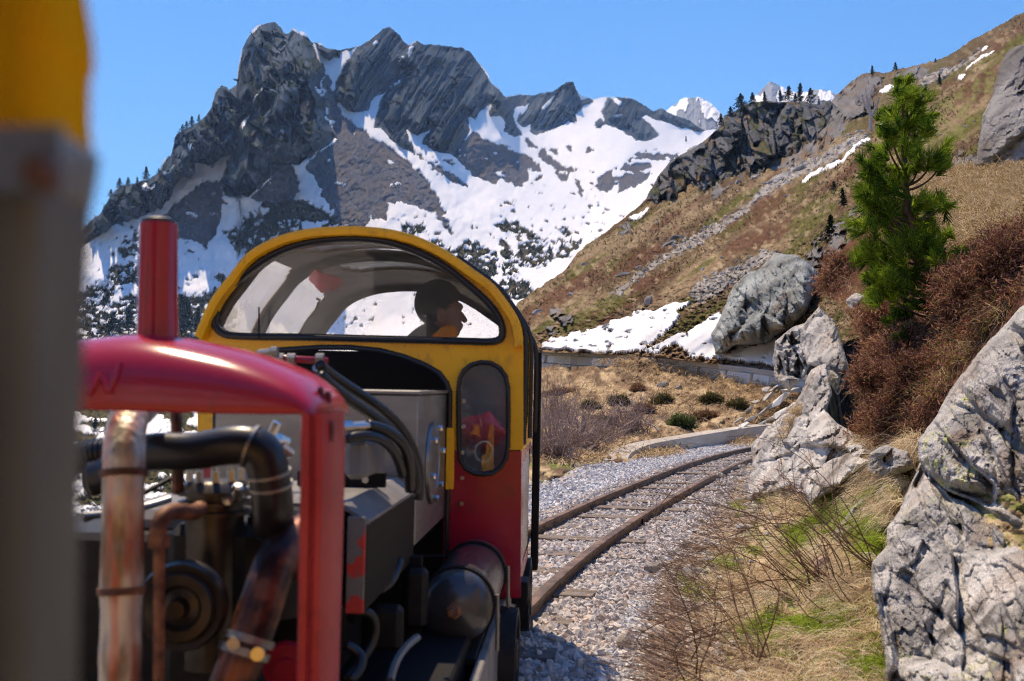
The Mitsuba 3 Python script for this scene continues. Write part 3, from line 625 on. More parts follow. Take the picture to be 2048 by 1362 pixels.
c = lerpc(c, (0.16, 0.22, 0.05), 0.7 * sst(0.54, 0.64, fbm(p3 * 7, 3, 9)) * sst(890, 915, P[:, 1]))
EMB = (P, D)
obj('embankment', TM(at(P[:, 0], P[:, 1], D), tri), 'm_earth', color=c, kind='structure')

# the bank to the right of the line
bank_d = depth_from([(1290, 1420, 3.5), (1330, 1250, 4.75), (1330, 1150, 6.1), (1400, 1060, 8.1), (1470, 990, 10.7), (1495, 920, 14.2), (1530, 862, 17), (1400, 1420, 3.4), (1500, 1362, 3.55), (1600, 1362, 3.45), (1760, 1362, 3.2), (1500, 1150, 5.9), (1600, 1200, 4.8), (1740, 1150, 4.6), (1600, 1050, 7), (1700, 1000, 6.5), (1790, 950, 5.7), (1560, 960, 10), (1560, 800, 15), (1560, 700, 16), (1600, 600, 17), (1660, 520, 18), (1640, 880, 8.8), (1800, 880, 6.1), (1850, 800, 5.9), (2000, 650, 5.2), (2048, 560, 5.3), (2130, 560, 4.8), (2130, 1420, 2.3), (2700, 1420, 1.7), (2700, 560, 4.1), (2700, 330, 8.5),
                     (1700, 700, 9.2), (1900, 600, 7.6), (2048, 450, 7.6), (1600, 640, 14), (1700, 560, 13), (1850, 440, 11), (2048, 345, 10.5), (2130, 330, 10), (1760, 450, 16), (1850, 360, 14.5), (1960, 335, 12.3)])
BP = [(1290, 1420), (1310, 1250), (1320, 1150), (1390, 1060), (1460, 990), (1488, 950), (1540, 1000), (1640, 1005), (1715, 955), (1735, 905), (1705, 860), (1730, 780), (1735, 710), (1705, 640), (1670, 600), (1655, 570), (1660, 530), (1700, 480), (1750, 440), (1800, 400), (1850, 350), (1960, 330), (2050, 338), (2130, 330), (2700, 250), (2700, 1420)]
P, tri, D = sheet(BP, bank_d, 4.5)
p3 = np.c_[P / 100, P[:, 0] * 0]
D = D * (1 + (fbm(p3 * np.array([5, 6, 1]), 4, 15) - 0.5) * 0.06)
n1 = fbm(p3 * np.array([4, 6, 1]), 4, 17)
grass = lerpc((0.22, 0.16, 0.095), (0.50, 0.40, 0.25), sst(0.35, 0.65, n1)); grass = lerpc(grass, (0.13, 0.19, 0.035), 0.65 * sst(0.52, 0.62, fbm(p3 * 5, 3, 19)))
heath = lerpc((0.06, 0.035, 0.025), (0.17, 0.085, 0.055), n1)
strip = sst(120, 20, P[:, 0] - np.interp(P[:, 1], [860, 920, 990, 1150, 1250, 1420], [1540, 1500, 1480, 1345, 1345, 1330]))
gravel = lerpc((0.22, 0.18, 0.15), (0.44, 0.39, 0.35), meshkit.noise(p3 * 28, 20))
ht_ = sst(960, 880, P[:, 1])
c = lerpc(grass, gravel, 0.8 * strip * (1 - ht_)); c = c * (1 - ht_[:, None]) + heath * ht_[:, None]
obj('bank', TM(at(P[:, 0], P[:, 1], D), tri), 'm_earth', color=c, kind='structure')
bank_lin = LinearNDInterpolator(P, D)


def on_bank(px, py):
    d = bank_lin(np.stack([np.ravel(px), np.ravel(py)], 1))
    return at(np.ravel(px), np.ravel(py), d)


# the same bank goes on behind the camera
gx, gy = np.meshgrid(np.r_[1.4, 2.2, 3.5, 6, 12, 25, 50, 90], np.linspace(1.2, -70, 30))
gz = np.interp(gx, [1.4, 2.2, 3.5, 6, 12, 25, 50, 90], [-.4, 0.2, 1.3, 3.2, 8, 18, 38, 70]) + (nz(np.stack([gx, gy, gx * 0], -1), .5, 3, 4) - .5) * .5
v = np.stack([gx, gy, gz], -1)
obj('bank_behind', TM(v.reshape(-1, 3), grid_faces(*gx.shape)), 'm_earth', color=lerpc((0.16, 0.10, 0.06), (0.40, 0.32, 0.20), nz(v, 1.2, 3, 3)).reshape(-1, 3), kind='structure')

# ------------------------------------------------------------------ the narrow railway
RAILP = np.array([(-0.045, -0.095), (0.045, -0.095), (0.045, -0.086), (0.012, -0.072), (0.010, -0.032), (0.027, -0.024), (0.028, -0.003), (0.018, 0.0), (-0.018, 0.0), (-0.028, -0.003), (-0.027, -0.024), (-0.010, -0.032), (-0.012, -0.072), (-0.045, -0.086)])


def rail(off, y0, y1, n, prof=RAILP, z0=0.0):
    p, h = rail_path(off, y0, y1, n)
    lat = np.stack([np.cos(h), -np.sin(h)], 1)
    v = np.zeros((n, len(prof), 3))
    v[..., :2] = p[:, None] + lat[:, None] * prof[None, :, :1]; v[..., 2] = prof[None, :, 1] + z0
    k = len(prof); i, j = np.meshgrid(np.arange(n - 1), np.arange(k), indexing='ij')
    a = i * k + j; b = i * k + (j + 1) % k
    f = np.vstack([np.stack([a, b, b + k], -1).reshape(-1, 3), np.stack([a, b + k, a + k], -1).reshape(-1, 3)])
    return TM(v.reshape(-1, 3), f)


def rust_tex(p, n, uv):
    t = mikit.fbm(p.x * 9, p.y * 9, p.z * 30, octaves=3)
    return mix((0.075, 0.045, 0.03), (0.17, 0.105, 0.07), smoothstep(0.3, 0.7, t))


scene['m_rail'] = {'type': 'twosided', 'bsdf': {'type': 'principled', 'base_color': proc(rust_tex), 'roughness': 0.6, 'metallic': 0.25}}
scene['m_wood'] = {'type': 'twosided', 'bsdf': {'type': 'diffuse', 'reflectance': proc(lambda p, n, uv: mix((0.12, 0.095, 0.08), (0.30, 0.26, 0.23), mikit.fbm(p.x * 14, p.y * 40, p.z * 30, octaves=3)))}}
trk = thing('railway_track', 'narrow gauge railway track with rusty rails curving right beside the locomotive', 'railway track')
obj('rail', rail(0.0, -3, 22, 110), 'm_rail', trk, smooth=30)
obj('rail', rail(-GAUGE, -3, 22, 110), 'm_rail', trk, smooth=30)
for k, y in enumerate(np.arange(-2.5, 21.0, 0.62)):
    p, h = rail_path(-GAUGE / 2 + rng.normal() * 0.01, y, y + 0.01, 2)
    b = trimesh.creation.box((1.08 + 0.05 * rng.random(), 0.17, 0.10)); a = -h[0] + rng.normal() * 0.02
    b.apply_transform(trimesh.transformations.rotation_matrix(a, [0, 0, 1])); b.apply_translation([p[0, 0], p[0, 1], -0.116 + rng.normal() * 0.004])
    obj('sleeper', b, 'm_wood', trk)
for off in (0.0, -GAUGE):
    for y in ((7.4,) if off else (8.35,)):
        for s in (-1, 1):
            obj('fishplate', rail(off + s * 0.019, y, y + 0.36, 6, np.array([(-0.006, -0.07), (0.006, -0.07), (0.006, -0.03), (-0.006, -0.03)])), 'm_rail', trk)
            for q_ in range(4):
                p, h = rail_path(off + s * 0.03, y + 0.05 + q_ * 0.085, y + 0.06 + q_ * 0.085, 2)
                c_ = trimesh.creation.cylinder(0.011, 0.02, sections=6); c_.apply_transform(trimesh.transformations.rotation_matrix(math.pi / 2, [0, 1, 0])); c_.apply_translation([*p[0], -0.05]); obj('bolt', c_, 'm_rail', trk)

# ------------------------------------------------------------------ the far line on its retaining wall
WT = np.array([(1030, 702, 47.5), (1085, 703.5, 45), (1150, 705.5, 42.3), (1230, 709, 39), (1300, 714, 36), (1400, 724, 32.5), (1500, 735, 29.4), (1545, 741, 28), (1640, 754, 25.5)], float)
wxs = np.r_[np.arange(1040, 1230, 35), np.arange(1236, 1640, 55)]
walltop = at(*[np.interp(np.arange(1030, 1641, 2), WT[:, 0], WT[:, k]) if k else np.arange(1030, 1641, 2).astype(float) for k in range(3)])
wall = thing('retaining_wall', 'long grey stone retaining wall below the far railway line', 'retaining wall')
scene['m_wall'] = {'type': 'twosided', 'bsdf': {'type': 'diffuse', 'reflectance': proc(lambda p, n, uv: mix((0.34, 0.31, 0.27), (0.72, 0.67, 0.59), smoothstep(0.25, 0.75, 0.5 * mikit.fbm(p.x * 2.2, p.y * 2.2, p.z * 7, octaves=4) + 0.5 * mikit.noise(p.x * 6, p.y * 6, p.z * 16))))}}
scene['m_concrete'] = {'type': 'twosided', 'bsdf': {'type': 'diffuse', 'reflectance': proc(lambda p, n, uv: mix((0.34, 0.31, 0.27), (0.55, 0.51, 0.45), mikit.fbm(p.x * 3, p.y * 3, p.z * 9, octaves=4)))}}


def slab_between(a, b, h, thick, gap, jitter=0.0, sink=0.0, batter=0.0):
    d = unit(b - a); nrm = unit(np.array([d[1], -d[0], 0]))
    if nrm[1] > 0:
        nrm = -nrm
    a = a + d * gap; b = b - d * gap
    v = []
    for e in (a, b):
        for z, o in ((-sink, 0), (-sink - h, batter)):
            v += [e + nrm * (o + jitter) + [0, 0, z], e - nrm * thick + [0, 0, z]]
    m = trimesh.Trimesh(np.array(v), process=False).convex_hull
    return m


rnd = np.random.default_rng(3)
for x0, x1 in zip(wxs[:-1], wxs[1:]):
    a, b = (at(x, np.interp(x, WT[:, 0], WT[:, 1]), np.interp(x, WT[:, 0], WT[:, 2])) for x in (x0, x1))
    hgt = 1.0 + 0.15 * rnd.random()
    rowh = hgt / 3
    for rr in range(3):
        cut = rnd.random() * .5 + .25
        mid = a * (1 - cut) + b * cut
        for s0, s1 in ((a, mid), (mid, b)):
            sb = slab_between(s0, s1, rowh - 0.035, 0.4, 0.025, rnd.random() * 0.16, 0.16 + rr * rowh, 0.06); g_ = rnd.uniform(0.42, 0.78); obj('stone', sb, 'm_earth', wall, color=np.tile([g_, g_ * .94, g_ * .85], (len(sb.vertices), 1)))
    obj('coping', slab_between(a, b, 0.15, 0.5, 0.006, 0.07, 0.0), 'm_concrete', wall)
bk = np.array([unit(np.array([0.35, 1, 0])) * k for k in (0.25, 3.2)])
v = np.concatenate([walltop + bk[0] + [0, 0, -0.06], walltop + bk[1] + [0, 0, 0.1]])
m = len(walltop)
obj('far_trackbed', TM(v, grid_faces(2, m)[:, ::-1]), 'm_earth', color=lerpc((0.17, 0.12, 0.08), (0.33, 0.27, 0.21), nz(v, 1.5, 3, 2)), kind='structure')
ft = thing('distant_track', 'far narrow gauge track on top of the retaining wall below the snow', 'railway track')
for o in (0.32, 0.97):
    pth = walltop[::6] + unit(np.array([0.35, 1, 0])) * o + [0, 0, 0.02]
    obj('rail', tube(pth, 0.05, 4), 'm_rail', ft)

# low concrete kerb beside the near line
kp = spline([at(1238, 905, 16.3), at(1262, 888, 17.6), at(1320, 876, 18.9), at(1400, 864, 20.5), at(1480, 853, 22.6), at(1545, 846, 24.2)], 26)
d = unit(np.gradient(kp, axis=0)); d[:, 2] = 0; d = unit(d); nr = np.stack([d[:, 1], -d[:, 0], d[:, 2]], 1)
hh = np.interp(np.arange(26), [0, 3, 6, 25], [0.0, 0.04, 0.07, 0.10])
prof = []
for o, z in ((0.15, -0.3), (0.14, 1), (-0.24, 1.06), (-0.26, -0.3)):
    prof.append(kp + nr * o + np.array([0, 0, 1.0])[None] * np.where(z > 0, hh * z - 0.12, z)[:, None])
v = np.stack(prof, 1)
f = []
for i in range(25):
    for j in range(4):
        a, b = i * 4 + j, i * 4 + (j + 1) % 4
        f += [[a, b, b + 4], [a, b + 4, a + 4]]
f += [[0, 1, 2], [0, 2, 3]]
obj('concrete_kerb', TM(v.reshape(-1, 3), f), 'm_concrete', label='low pale concrete kerb wall curving along the track by the dry embankment', cat='kerb')
# ------------------------------------------------------------------ rough stone for the near rocks
scene['m_rock'] = {'type': 'twosided', 'bsdf': {'type': 'bumpmap', 'arbitrary': proc(lambda p, n, uv: mikit.fbm(p.x * 26, p.y * 26, p.z * 18, octaves=4), 0.004), 'scale': 0.035, 'bsdf': {'type': 'diffuse', 'reflectance': vc()}}}
# ------------------------------------------------------------------ rocks and outcrops to the right
NEAR = ((0.02, 0.28, 3), (0.14, 0.09, 2))
FAC = ((70, 0.6, 1.7, -50, .7), (27, 0.24, 1.7, -50, .6), (11, .09, 1.5, -50, .5))


def stone(name, poly, depth, bulge, label, cat='rock', step=3.2, seed=1, lich=0.0, bpx=40, layers=NEAR, edge=2.0, scale=3.0, base=((0.26, 0.255, 0.25), (0.58, 0.57, 0.55)), warm=0.3, facet=FAC):
    m, P, d = outcrop(poly, depth, bulge, step, seed, edge, layers, bpx, facet=facet)
    v = np.array(m.vertices)
    rel = nz(v, scale * 3, 3, seed + 7)
    return obj(name, m, 'm_rock', color=rock_color(v, seed, base, scale, warm, lich) * (0.8 + 0.3 * rel)[:, None], label=label, cat=cat)


lin = lambda c: depth_from(c, 'linear', 0)
stone('rock', [(1775, 1420), (1772, 1362), (1762, 1255), (1744, 1178), (1744, 1125), (1776, 1090), (1774, 1055), (1800, 1019), (1818, 972), (1841, 925), (1870, 955), (1900, 990), (1953, 1015), (1995, 1045), (2048, 1080), (2130, 1100), (2420, 1190), (2420, 1420)],
      lin([(1775, 1400, 3.15), (1745, 1150, 3.9), (1830, 950, 4.6), (2050, 1090, 3.6), (2130, 1420, 2.6), (2420, 1300, 2.3), (1950, 1200, 3.4)]), 0.34, 'large grey rock face at the lower right corner beside the grassy bank', seed=21, lich=0.35, bpx=26, layers=((0.006, 0.2, 3), (0.2, 0.03, 2)), facet=((200, .55, 1.5, 66, .9), (80, .30, 2.0, 66, .9), (32, .13, 2.0, 66, .8), (13, .05, 1.7, 66, .7)), step=2.8, scale=4.5)
stone('rock', [(1834, 881), (1865, 843), (1888, 801), (1924, 748), (1965, 695), (2006, 654), (2048, 607), (2130, 560), (2400, 470), (2440, 800), (2420, 1190), (2130, 1110), (2048, 1072), (1995, 1037), (1953, 1008), (1894, 984), (1860, 950), (1838, 922)],
      lin([(1840, 900, 4.55), (1900, 800, 4.7), (2050, 610, 4.9), (2050, 1060, 3.75), (2130, 800, 4.0), (2420, 800, 3.4), (1950, 950, 4.1)]), 0.46, 'overhanging grey rock with yellow lichen below the heather slope', seed=33, lich=0.85, bpx=60, layers=((0.006, 0.18, 3), (0.2, 0.025, 2)), facet=((190, .42, 1.5, 52, .9), (76, .23, 2.0, 55, .9), (30, .10, 2.0, 55, .8), (12, .04, 1.7, 60, .7)), step=2.8, scale=4.0)
stone('rock', [(1486, 968), (1507, 941), (1503, 890), (1534, 853), (1582, 819), (1600, 790), (1622, 740), (1655, 725), (1664, 792), (1650, 822), (1672, 846), (1712, 868), (1746, 902), (1726, 958), (1640, 1019), (1582, 979), (1541, 988), (1494, 1008)],
      lin([(1486, 1000, 10.4), (1505, 900, 12.0), (1560, 850, 11.4), (1640, 740, 11.2), (1746, 895, 6.7), (1620, 1015, 7.4), (1650, 880, 8.2)]), 0.55, 'big pale fractured outcrop next to the rails', seed=41, bpx=30, base=((0.34, 0.33, 0.315), (0.66, 0.64, 0.61)), warm=0.4, facet=((75, .75, 1.6, -40, .7), (30, .34, 1.7, -45, .6), (12, .12, 1.5, -45, .6)))
stone('rock', [(1617, 1016), (1626, 960), (1648, 927), (1694, 907), (1739, 921), (1724, 938), (1674, 972), (1640, 1000)],
      lin([(1620, 1010, 6.7), (1650, 930, 7.2), (1735, 920, 6.1), (1680, 970, 6.3)]), 0.22, 'flat tilted slab of pale rock pointing up from the grass', seed=45, bpx=30, layers=((0.02, 0.3, 4), (.12, .1, 3)), facet=((60, .35, 1.5, -40, .6), (18, .12, 1.5, -40, .6)), base=((0.36, 0.34, 0.31), (0.58, 0.55, 0.50)), warm=0.3)
stone('rock', [(1545, 716), (1551, 681), (1584, 655), (1623, 640), (1639, 617), (1668, 640), (1676, 694), (1650, 720), (1623, 728), (1610, 752), (1577, 783), (1551, 760)],
      lin([(1545, 720, 17), (1640, 620, 16), (1676, 694, 14), (1577, 780, 15.5)]), 1.0, 'rounded knobbly grey rock at the end of the far wall', seed=51, bpx=26, layers=NEAR, facet=((45, .8, 1.4, 60, .8), (17, .35, 1.5, 60, .7), (8, .12, 1.3, 60, .7)))
stone('rock', [(1600, 655), (1640, 612), (1672, 650), (1688, 700), (1700, 745), (1676, 790), (1655, 760), (1640, 735), (1615, 730), (1602, 700)],
      lin([(1600, 690, 14.0), (1640, 620, 14.0), (1690, 720, 11.6), (1670, 790, 11.2)]), 0.6, 'pale cracked rock between the knobbly rock and the heather', seed=57, bpx=25, base=((0.32, 0.31, 0.30), (0.62, 0.60, 0.57)), warm=0.3)
stone('boulder', [(1421, 670), (1442, 631), (1456, 596), (1470, 568), (1499, 543), (1520, 536), (1541, 515), (1555, 505), (1597, 510), (1622, 529), (1640, 560), (1620, 610), (1597, 640), (1575, 660), (1551, 672), (1534, 686), (1506, 690), (1470, 690), (1446, 708), (1430, 706), (1426, 688)],
      lin([(1425, 690, 32.5), (1550, 505, 34), (1630, 560, 30), (1600, 640, 28), (1540, 680, 30)]), 2.8, 'huge blue grey boulder in the snow above the far line', 'boulder', seed=61, step=2.6, bpx=50, layers=((0.02, .35, 4), (.1, .12, 3)), facet=((60, .36, 2.4, 68, .7), (22, .15, 2.4, 68, .6), (9, .06, 1.8, 68, .6)), base=((0.18, 0.20, 0.20), (0.46, 0.49, 0.47)), scale=0.8, warm=0.2)
stone('rock', [(2350, 40), (2130, 75), (2048, 90), (2030, 93), (2013, 105), (2001, 132), (1989, 167), (1978, 205), (1966, 231), (1960, 270), (1953, 314), (1950, 332), (1978, 342), (2048, 340), (2130, 350), (2350, 340)],
      lin([(1955, 320, 12.2), (2020, 100, 13.2), (2130, 90, 12), (2130, 340, 11)]), 0.55, 'tall smooth grey rock slab at the upper right edge', seed=67, bpx=90, layers=((0.012, .3, 4), (.06, .1, 4), (.18, .05, 2)), facet=((120, .22, 2.0, -20, .5), (34, .10, 2.4, -25, .6), (13, .05, 2.0, -25, .6)), step=2.8, scale=2.0, base=((0.19, 0.185, 0.185), (0.38, 0.37, 0.36)), lich=0.2, warm=0.12)
stone('rock', [(1663, 1104), (1668, 1063), (1700, 1020), (1739, 982), (1804, 938), (1822, 962), (1785, 995), (1739, 1033), (1707, 1066), (1683, 1098)],
      lin([(1665, 1100, 5.7), (1740, 1000, 6.0), (1810, 945, 5.5)]), 0.22, 'curved rib of grey rock rising out of the grass beside the big rock', seed=71, bpx=25, layers=NEAR, facet=((30, .7, 2.0, -45, .7), (11, .25, 1.8, -45, .7)), base=((0.24, 0.235, 0.235), (0.50, 0.48, 0.46)))
stone('rock', [(1560, 880), (1600, 870), (1640, 890), (1690, 905), (1660, 925), (1600, 915)], lin([(1560, 880, 10), (1690, 905, 7.8)]), 0.4, 'low dark rock shelf under the small grass tuft', seed=73, bpx=20, layers=NEAR, facet=((30, .7, 2.0, -45, .7), (11, .25, 1.8, -45, .7)))

stone('rock', [(1690, 600), (1712, 585), (1742, 592), (1755, 615), (1735, 640), (1705, 640)], lin([(1690, 610, 11.2), (1750, 610, 10.4)]), 0.3, 'small grey rock showing between the heather bushes left of the pine', seed=75, bpx=15, facet=((28, .6, 1.6, -40, .7), (11, .2, 1.5, -40, .6)))
stone('rock', [(1740, 905), (1775, 890), (1815, 905), (1830, 935), (1800, 950), (1755, 960), (1735, 940)], lin([(1740, 930, 6.0), (1825, 930, 5.2)]), 0.25, 'grey ledge under the heather beside the big overhanging rock', seed=77, bpx=18, facet=((30, .6, 1.6, -30, .7), (11, .2, 1.5, -30, .6)))
# rubble of slabs at the foot of the outcrop
SL = [(1500, 838, 40, 20), (1530, 822, 46, 22), (1556, 800, 52, 30), (1575, 782, 44, 26), (1520, 850, 38, 16), (1485, 852, 30, 12), (1545, 838, 40, 22), (1500, 820, 28, 16), (1538, 795, 30, 18), (1478, 840, 22, 12), (1562, 826, 36, 22), (1512, 805, 24, 14), (1550, 776, 30, 16), (1470, 858, 24, 10), (1588, 812, 34, 22), (1530, 780, 22, 12)]
for k, (px, py, w, h) in enumerate(SL):
    d = float(emb_d(np.array([float(px)]), np.array([float(py)]))[0]) - 0.7 - 0.01 * k
    s = d / FPX
    hr = np.random.default_rng(200 + k); m = trimesh.Trimesh(hr.uniform(-1, 1, (16, 3)) * [w * s * .52, w * s * .42, h * s * .24], process=False).convex_hull
    m = m.subdivide()
    m.apply_transform(trimesh.transformations.euler_matrix(rng.normal() * .2, -0.5 + rng.normal() * .25, rng.normal() * .6))
    m.apply_translation(at(px, py, d))
    obj('slab', m, 'm_earth', color=rock_color(np.array(m.vertices), 300 + k, ((0.42, 0.42, 0.40), (0.74, 0.73, 0.70)), 2.5, 0.2), label='loose pale slab in the rubble between the kerb end and the outcrop', cat='rock', group='loose slabs below the outcrop')

# single stones lying about, (px, py, width px, height px, tone, label)
ST = [(1388, 1152, 60, 34, 0, 'dark flat stone with green weeds around it at the edge of the gravel'), (1440, 1160, 20, 20, 1, 'small pointed pale stone right of the dark flat stone'), (1252, 1280, 40, 26, 1, 'pale angular stone in the ballast near the bottom'),
      (1318, 1268, 44, 40, 1, 'large pale stone at the foot of the dry grass'), (1335, 1230, 30, 24, 0, 'grey stone just above the large pale stone'), (1325, 1330, 54, 40, 1, 'broad buff stone at the bottom edge beside the twigs'), (1305, 1136, 34, 24, 0, 'grey stone among the ballast below the rail bend'),
      (1490, 1245, 28, 24, 2, 'pinkish stone in the dry grass, left one of a pair'), (1512, 1242, 20, 18, 2, 'pinkish stone in the dry grass, right one of a pair'), (1650, 1140, 40, 50, 2, 'reddish stone on the bank below the rock rib'), (1735, 1118, 26, 22, 1, 'pale stone resting against the large rock face'),
      (1605, 1290, 30, 28, 2, 'brown stone low in the green grass'), (1735, 1295, 34, 26, 1, 'pale stone in the grass at the foot of the large rock'), (1690, 1345, 36, 30, 1, 'pale stone at the bottom edge of the grassy bank'), (1392, 1218, 26, 20, 0, 'grey stone under the bare twigs left of the pinkish pair'),
      (1370, 1090, 26, 18, 0, 'small dark stone at the edge of the rail ballast'), (1398, 962, 18, 12, 1, 'small stone lying beside the outer rail'), (1780, 1105, 26, 20, 2, 'rusty stone on the ledge of the large rock face'), (1328, 772, 30, 18, 0, 'dark slab lying on the dry embankment below the far wall'), (1357, 778, 18, 16, 0, 'small dark block right of the slab on the dry embankment'), (1485, 1055, 30, 18, 1, 'pale stone at the top of the grass below the outcrop')]
for k, (px, py, w, h, tone, lab) in enumerate(ST):
    dd = bank_lin([[px, py + h * 0.4]])[0]
    d = float(emb_d(np.array([float(px)]), np.array([float(py)]))[0]) if py < 800 else float(dd) if np.isfinite(dd) else 2010 * 1.17 / (py + h * 0.4 - 775)
    s = d / FPX
    m = rock_blob((w * s * 0.55, w * s * 0.45, h * s * 0.55), 400 + k, 3, 0.3)
    m.apply_transform(trimesh.transformations.euler_matrix(rng.normal() * .15, rng.normal() * .2, rng.normal() * .8)); m.apply_translation(at(px, py, d))
    base = (((0.13, 0.125, 0.12), (0.30, 0.29, 0.27)), ((0.34, 0.31, 0.28), (0.56, 0.52, 0.47)), ((0.28, 0.19, 0.15), (0.50, 0.38, 0.32)))[tone]
    obj('stone', m, 'm_earth', color=rock_color(np.array(m.vertices), 500 + k, base, 14, 0.2), label=lab, cat='stone')

# stones on the far hillside
HS = [(1008, 0)]
SLG = [unary_union([Polygon(p).buffer(6) for p in SLIDE])][0]
r = np.random.default_rng(17)
vs, fs, cs, o = [], [], [], 0
cnt = 0
while cnt < 900:
    px, py = r.uniform(1210, 1960), r.uniform(95, 620)
    if not SLG.contains(Point(px, py)) and r.random() > 0.02:
        continue
    pt = on_hill(px, py)
    if not np.isfinite(pt).all() or py < hsky(px) + 8:
        continue
    sz = pt[1] / FPX * (1.6 + 5.5 * r.random() ** 3)
    b = rock_blob((sz, sz * .8, sz * .6), int(r.integers(1e6)), 1, 0.3)
    b.apply_transform(trimesh.transformations.euler_matrix(*(r.normal(size=3) * .6)))
    v = np.array(b.vertices) + pt; vs.append(v); fs.append(np.array(b.faces) + o); o += len(v)
    g = r.uniform(0.2, 0.5); cs.append(np.tile([g, g * .98, g * .94], (len(v), 1))); cnt += 1
obj('scree', TM(np.vstack(vs), np.vstack(fs)), 'm_earth', color=np.vstack(cs), kind='stuff', label='pale broken stones in long streaks down the heath hillside', cat='scree')
BL = [(1335, 490, 36, 16, 'long dark slab at the top of the stone streak on the hillside'), (1352, 478, 26, 18, 'dark block just above the long slab in the stone streak'), (1245, 552, 30, 14, 'dark slab at the lower end of the stone streak'), (1296, 608, 16, 34, 'upright grey stone standing above the wide snow patch'), (1168, 530, 14, 10, 'small pale stone on the heath left of the stone streak'),
      (1141, 590, 16, 10, 'flat pale stone in the olive shrubs above the snow'), (1218, 655, 30, 18, 'brown rock sticking out of the wide snow patch'), (1560, 360, 44, 22, 'pale broad rock below the dark cliff'), (1600, 340, 40, 18, 'pale sloping rock at the upper end of the hillside streak'), (1510, 355, 24, 12, 'pale rock left of the broad one below the cliff'), (1475, 366, 16, 12, 'small grey rock at the foot of the dark cliff'), (1075, 625, 22, 12, 'grey rock at the left toe of the hillside'), (1265, 345, 10, 8, 'small rock at the cliff foot')]
for k, (px, py, w, h, lab) in enumerate(BL[:-1]):
    pt = on_hill(px, py); s = pt[1] / FPX
    m = rock_blob((w * s * .55, w * s * .45, h * s * .55), 700 + k, 2, 0.3); m.apply_transform(trimesh.transformations.euler_matrix(0, -0.35 if w > h else 0.2, rng.normal() * .3)); m.apply_translation(pt)
    dark = lab.split()[0] in ('long', 'dark')
    obj('rock', m, 'm_earth', color=rock_color(np.array(m.vertices), 800 + k, ((0.14, 0.15, 0.155), (0.3, 0.31, 0.31)) if dark else ((0.26, 0.25, 0.23), (0.5, 0.48, 0.45)), 1.0, 0.2), label=lab, cat='rock')
# ------------------------------------------------------------------ the locomotive
YAW, ROLL = math.atan(0.0627), math.radians(1.1)
LV = np.array([math.sin(YAW), math.cos(YAW), 0.0])
_u = np.array([math.cos(YAW), -math.sin(YAW), 0.0])
LU = _u * math.cos(ROLL) + np.array([0, 0, -1.0]) * math.sin(ROLL)
LW = np.cross(LU, LV)
LO = at(720, 775, 3.6); LO = LO - LW * (LO @ LW)          # on rail level under the rear wall of the cab


def W(u, v, w):
    u, v, w = np.broadcast_arrays(np.asarray(u, float), np.asarray(v, float), np.asarray(w, float))
    return LO + u[..., None] * LU + v[..., None] * LV + w[..., None] * LW


def L(px, py, v):
    """(u, w) in the locomotive's own axes of pixel (px, py) in its cross plane v."""
    d = at(px, py, 1.0) - EYE
    t = (v - (EYE - LO) @ LV) / (d @ LV)
    p = EYE + d * t[..., None] - LO
    return np.stack([p @ LU, p @ LW], -1)


def LP(px, py, v):
    q_ = L(np.asarray(px, float), np.asarray(py, float), v)
    return W(q_[..., 0], v, q_[..., 1])


def LD(dist):
    """cross plane that lies about this far ahead of the camera"""
    return dist - 3.6


def ex(poly, v0, v1):
    """a plate: polygon in (u, w), from v0 to v1"""
    gs = poly.geoms if hasattr(poly, 'geoms') else [poly]
    out = []
    for g in gs:
        m = trimesh.creation.extrude_polygon(g, v1 - v0, engine='earcut')
        q_ = np.array(m.vertices)
        out.append(TM(W(q_[:, 0], v0 + q_[:, 2], q_[:, 1]), np.array(m.faces)[:, ::-1]))
    return trimesh.util.concatenate(out)


def poly_px(pts, v):
    a = np.array(pts, float)
    return Polygon(L(a[:, 0], a[:, 1], v)).buffer(0)


def smooth_poly(pts, v, n=120):
    a = np.array(pts, float); a = np.vstack([a, a[:1]])
    s = np.r_[0, np.cumsum(np.linalg.norm(np.diff(a, axis=0), axis=1))]
    c = CubicSpline(s, a, bc_type='periodic')(np.linspace(0, s[-1], n, endpoint=False))
    return poly_px(c, v)


def bx(u0, u1, v0, v1, w0, w1, ch=0.006):
    """box in the locomotive's axes with chamfered edges"""
    p = []
    for a, b, c in ((ch, 0, 0), (0, ch, 0), (0, 0, ch)):
        for x in (u0 + ch - a, u1 - ch + a):
            for y in (v0 + ch - b, v1 - ch + b):
                for z in (w0 + ch - c, w1 - ch + c):
                    p.append((x, y, z))
    p = np.array(p); m = trimesh.Trimesh(p, process=False).convex_hull
    q_ = np.array(m.vertices)
    return TM(W(q_[:, 0], q_[:, 1], q_[:, 2]), m.faces)


def ring_tube(poly, v, r, sides=8):
    c = np.array(poly.exterior.coords)[:-1]
    p = W(c[:, 0], v, c[:, 1]); p = np.vstack([p, p[:2]])
    return tube(p, r, sides, caps=False)


def disc(center, axis, prof, sides=32):
    """lathe: profile of (radius, height along axis)"""
    axis = unit(np.asarray(axis, float)); a = np.cross(axis, [0.3, 0.2, 0.9]); a = unit(a); b = np.cross(axis, a)
    pr = np.array(prof, float); t = np.arange(sides) * 2 * np.pi / sides
    v = np.asarray(center) + pr[:, None, 1:] * axis + pr[:, None, :1] * (np.cos(t)[None, :, None] * a + np.sin(t)[None, :, None] * b)
    n = len(pr); i, j = np.meshgrid(np.arange(n - 1), np.arange(sides), indexing='ij')
    q0 = i * sides + j; q1 = i * sides + (j + 1) % sides
    f = np.vstack([np.stack([q0, q1, q1 + sides], -1).reshape(-1, 3), np.stack([q0, q1 + sides, q0 + sides], -1).reshape(-1, 3)])
    return TM(v.reshape(-1, 3), f)


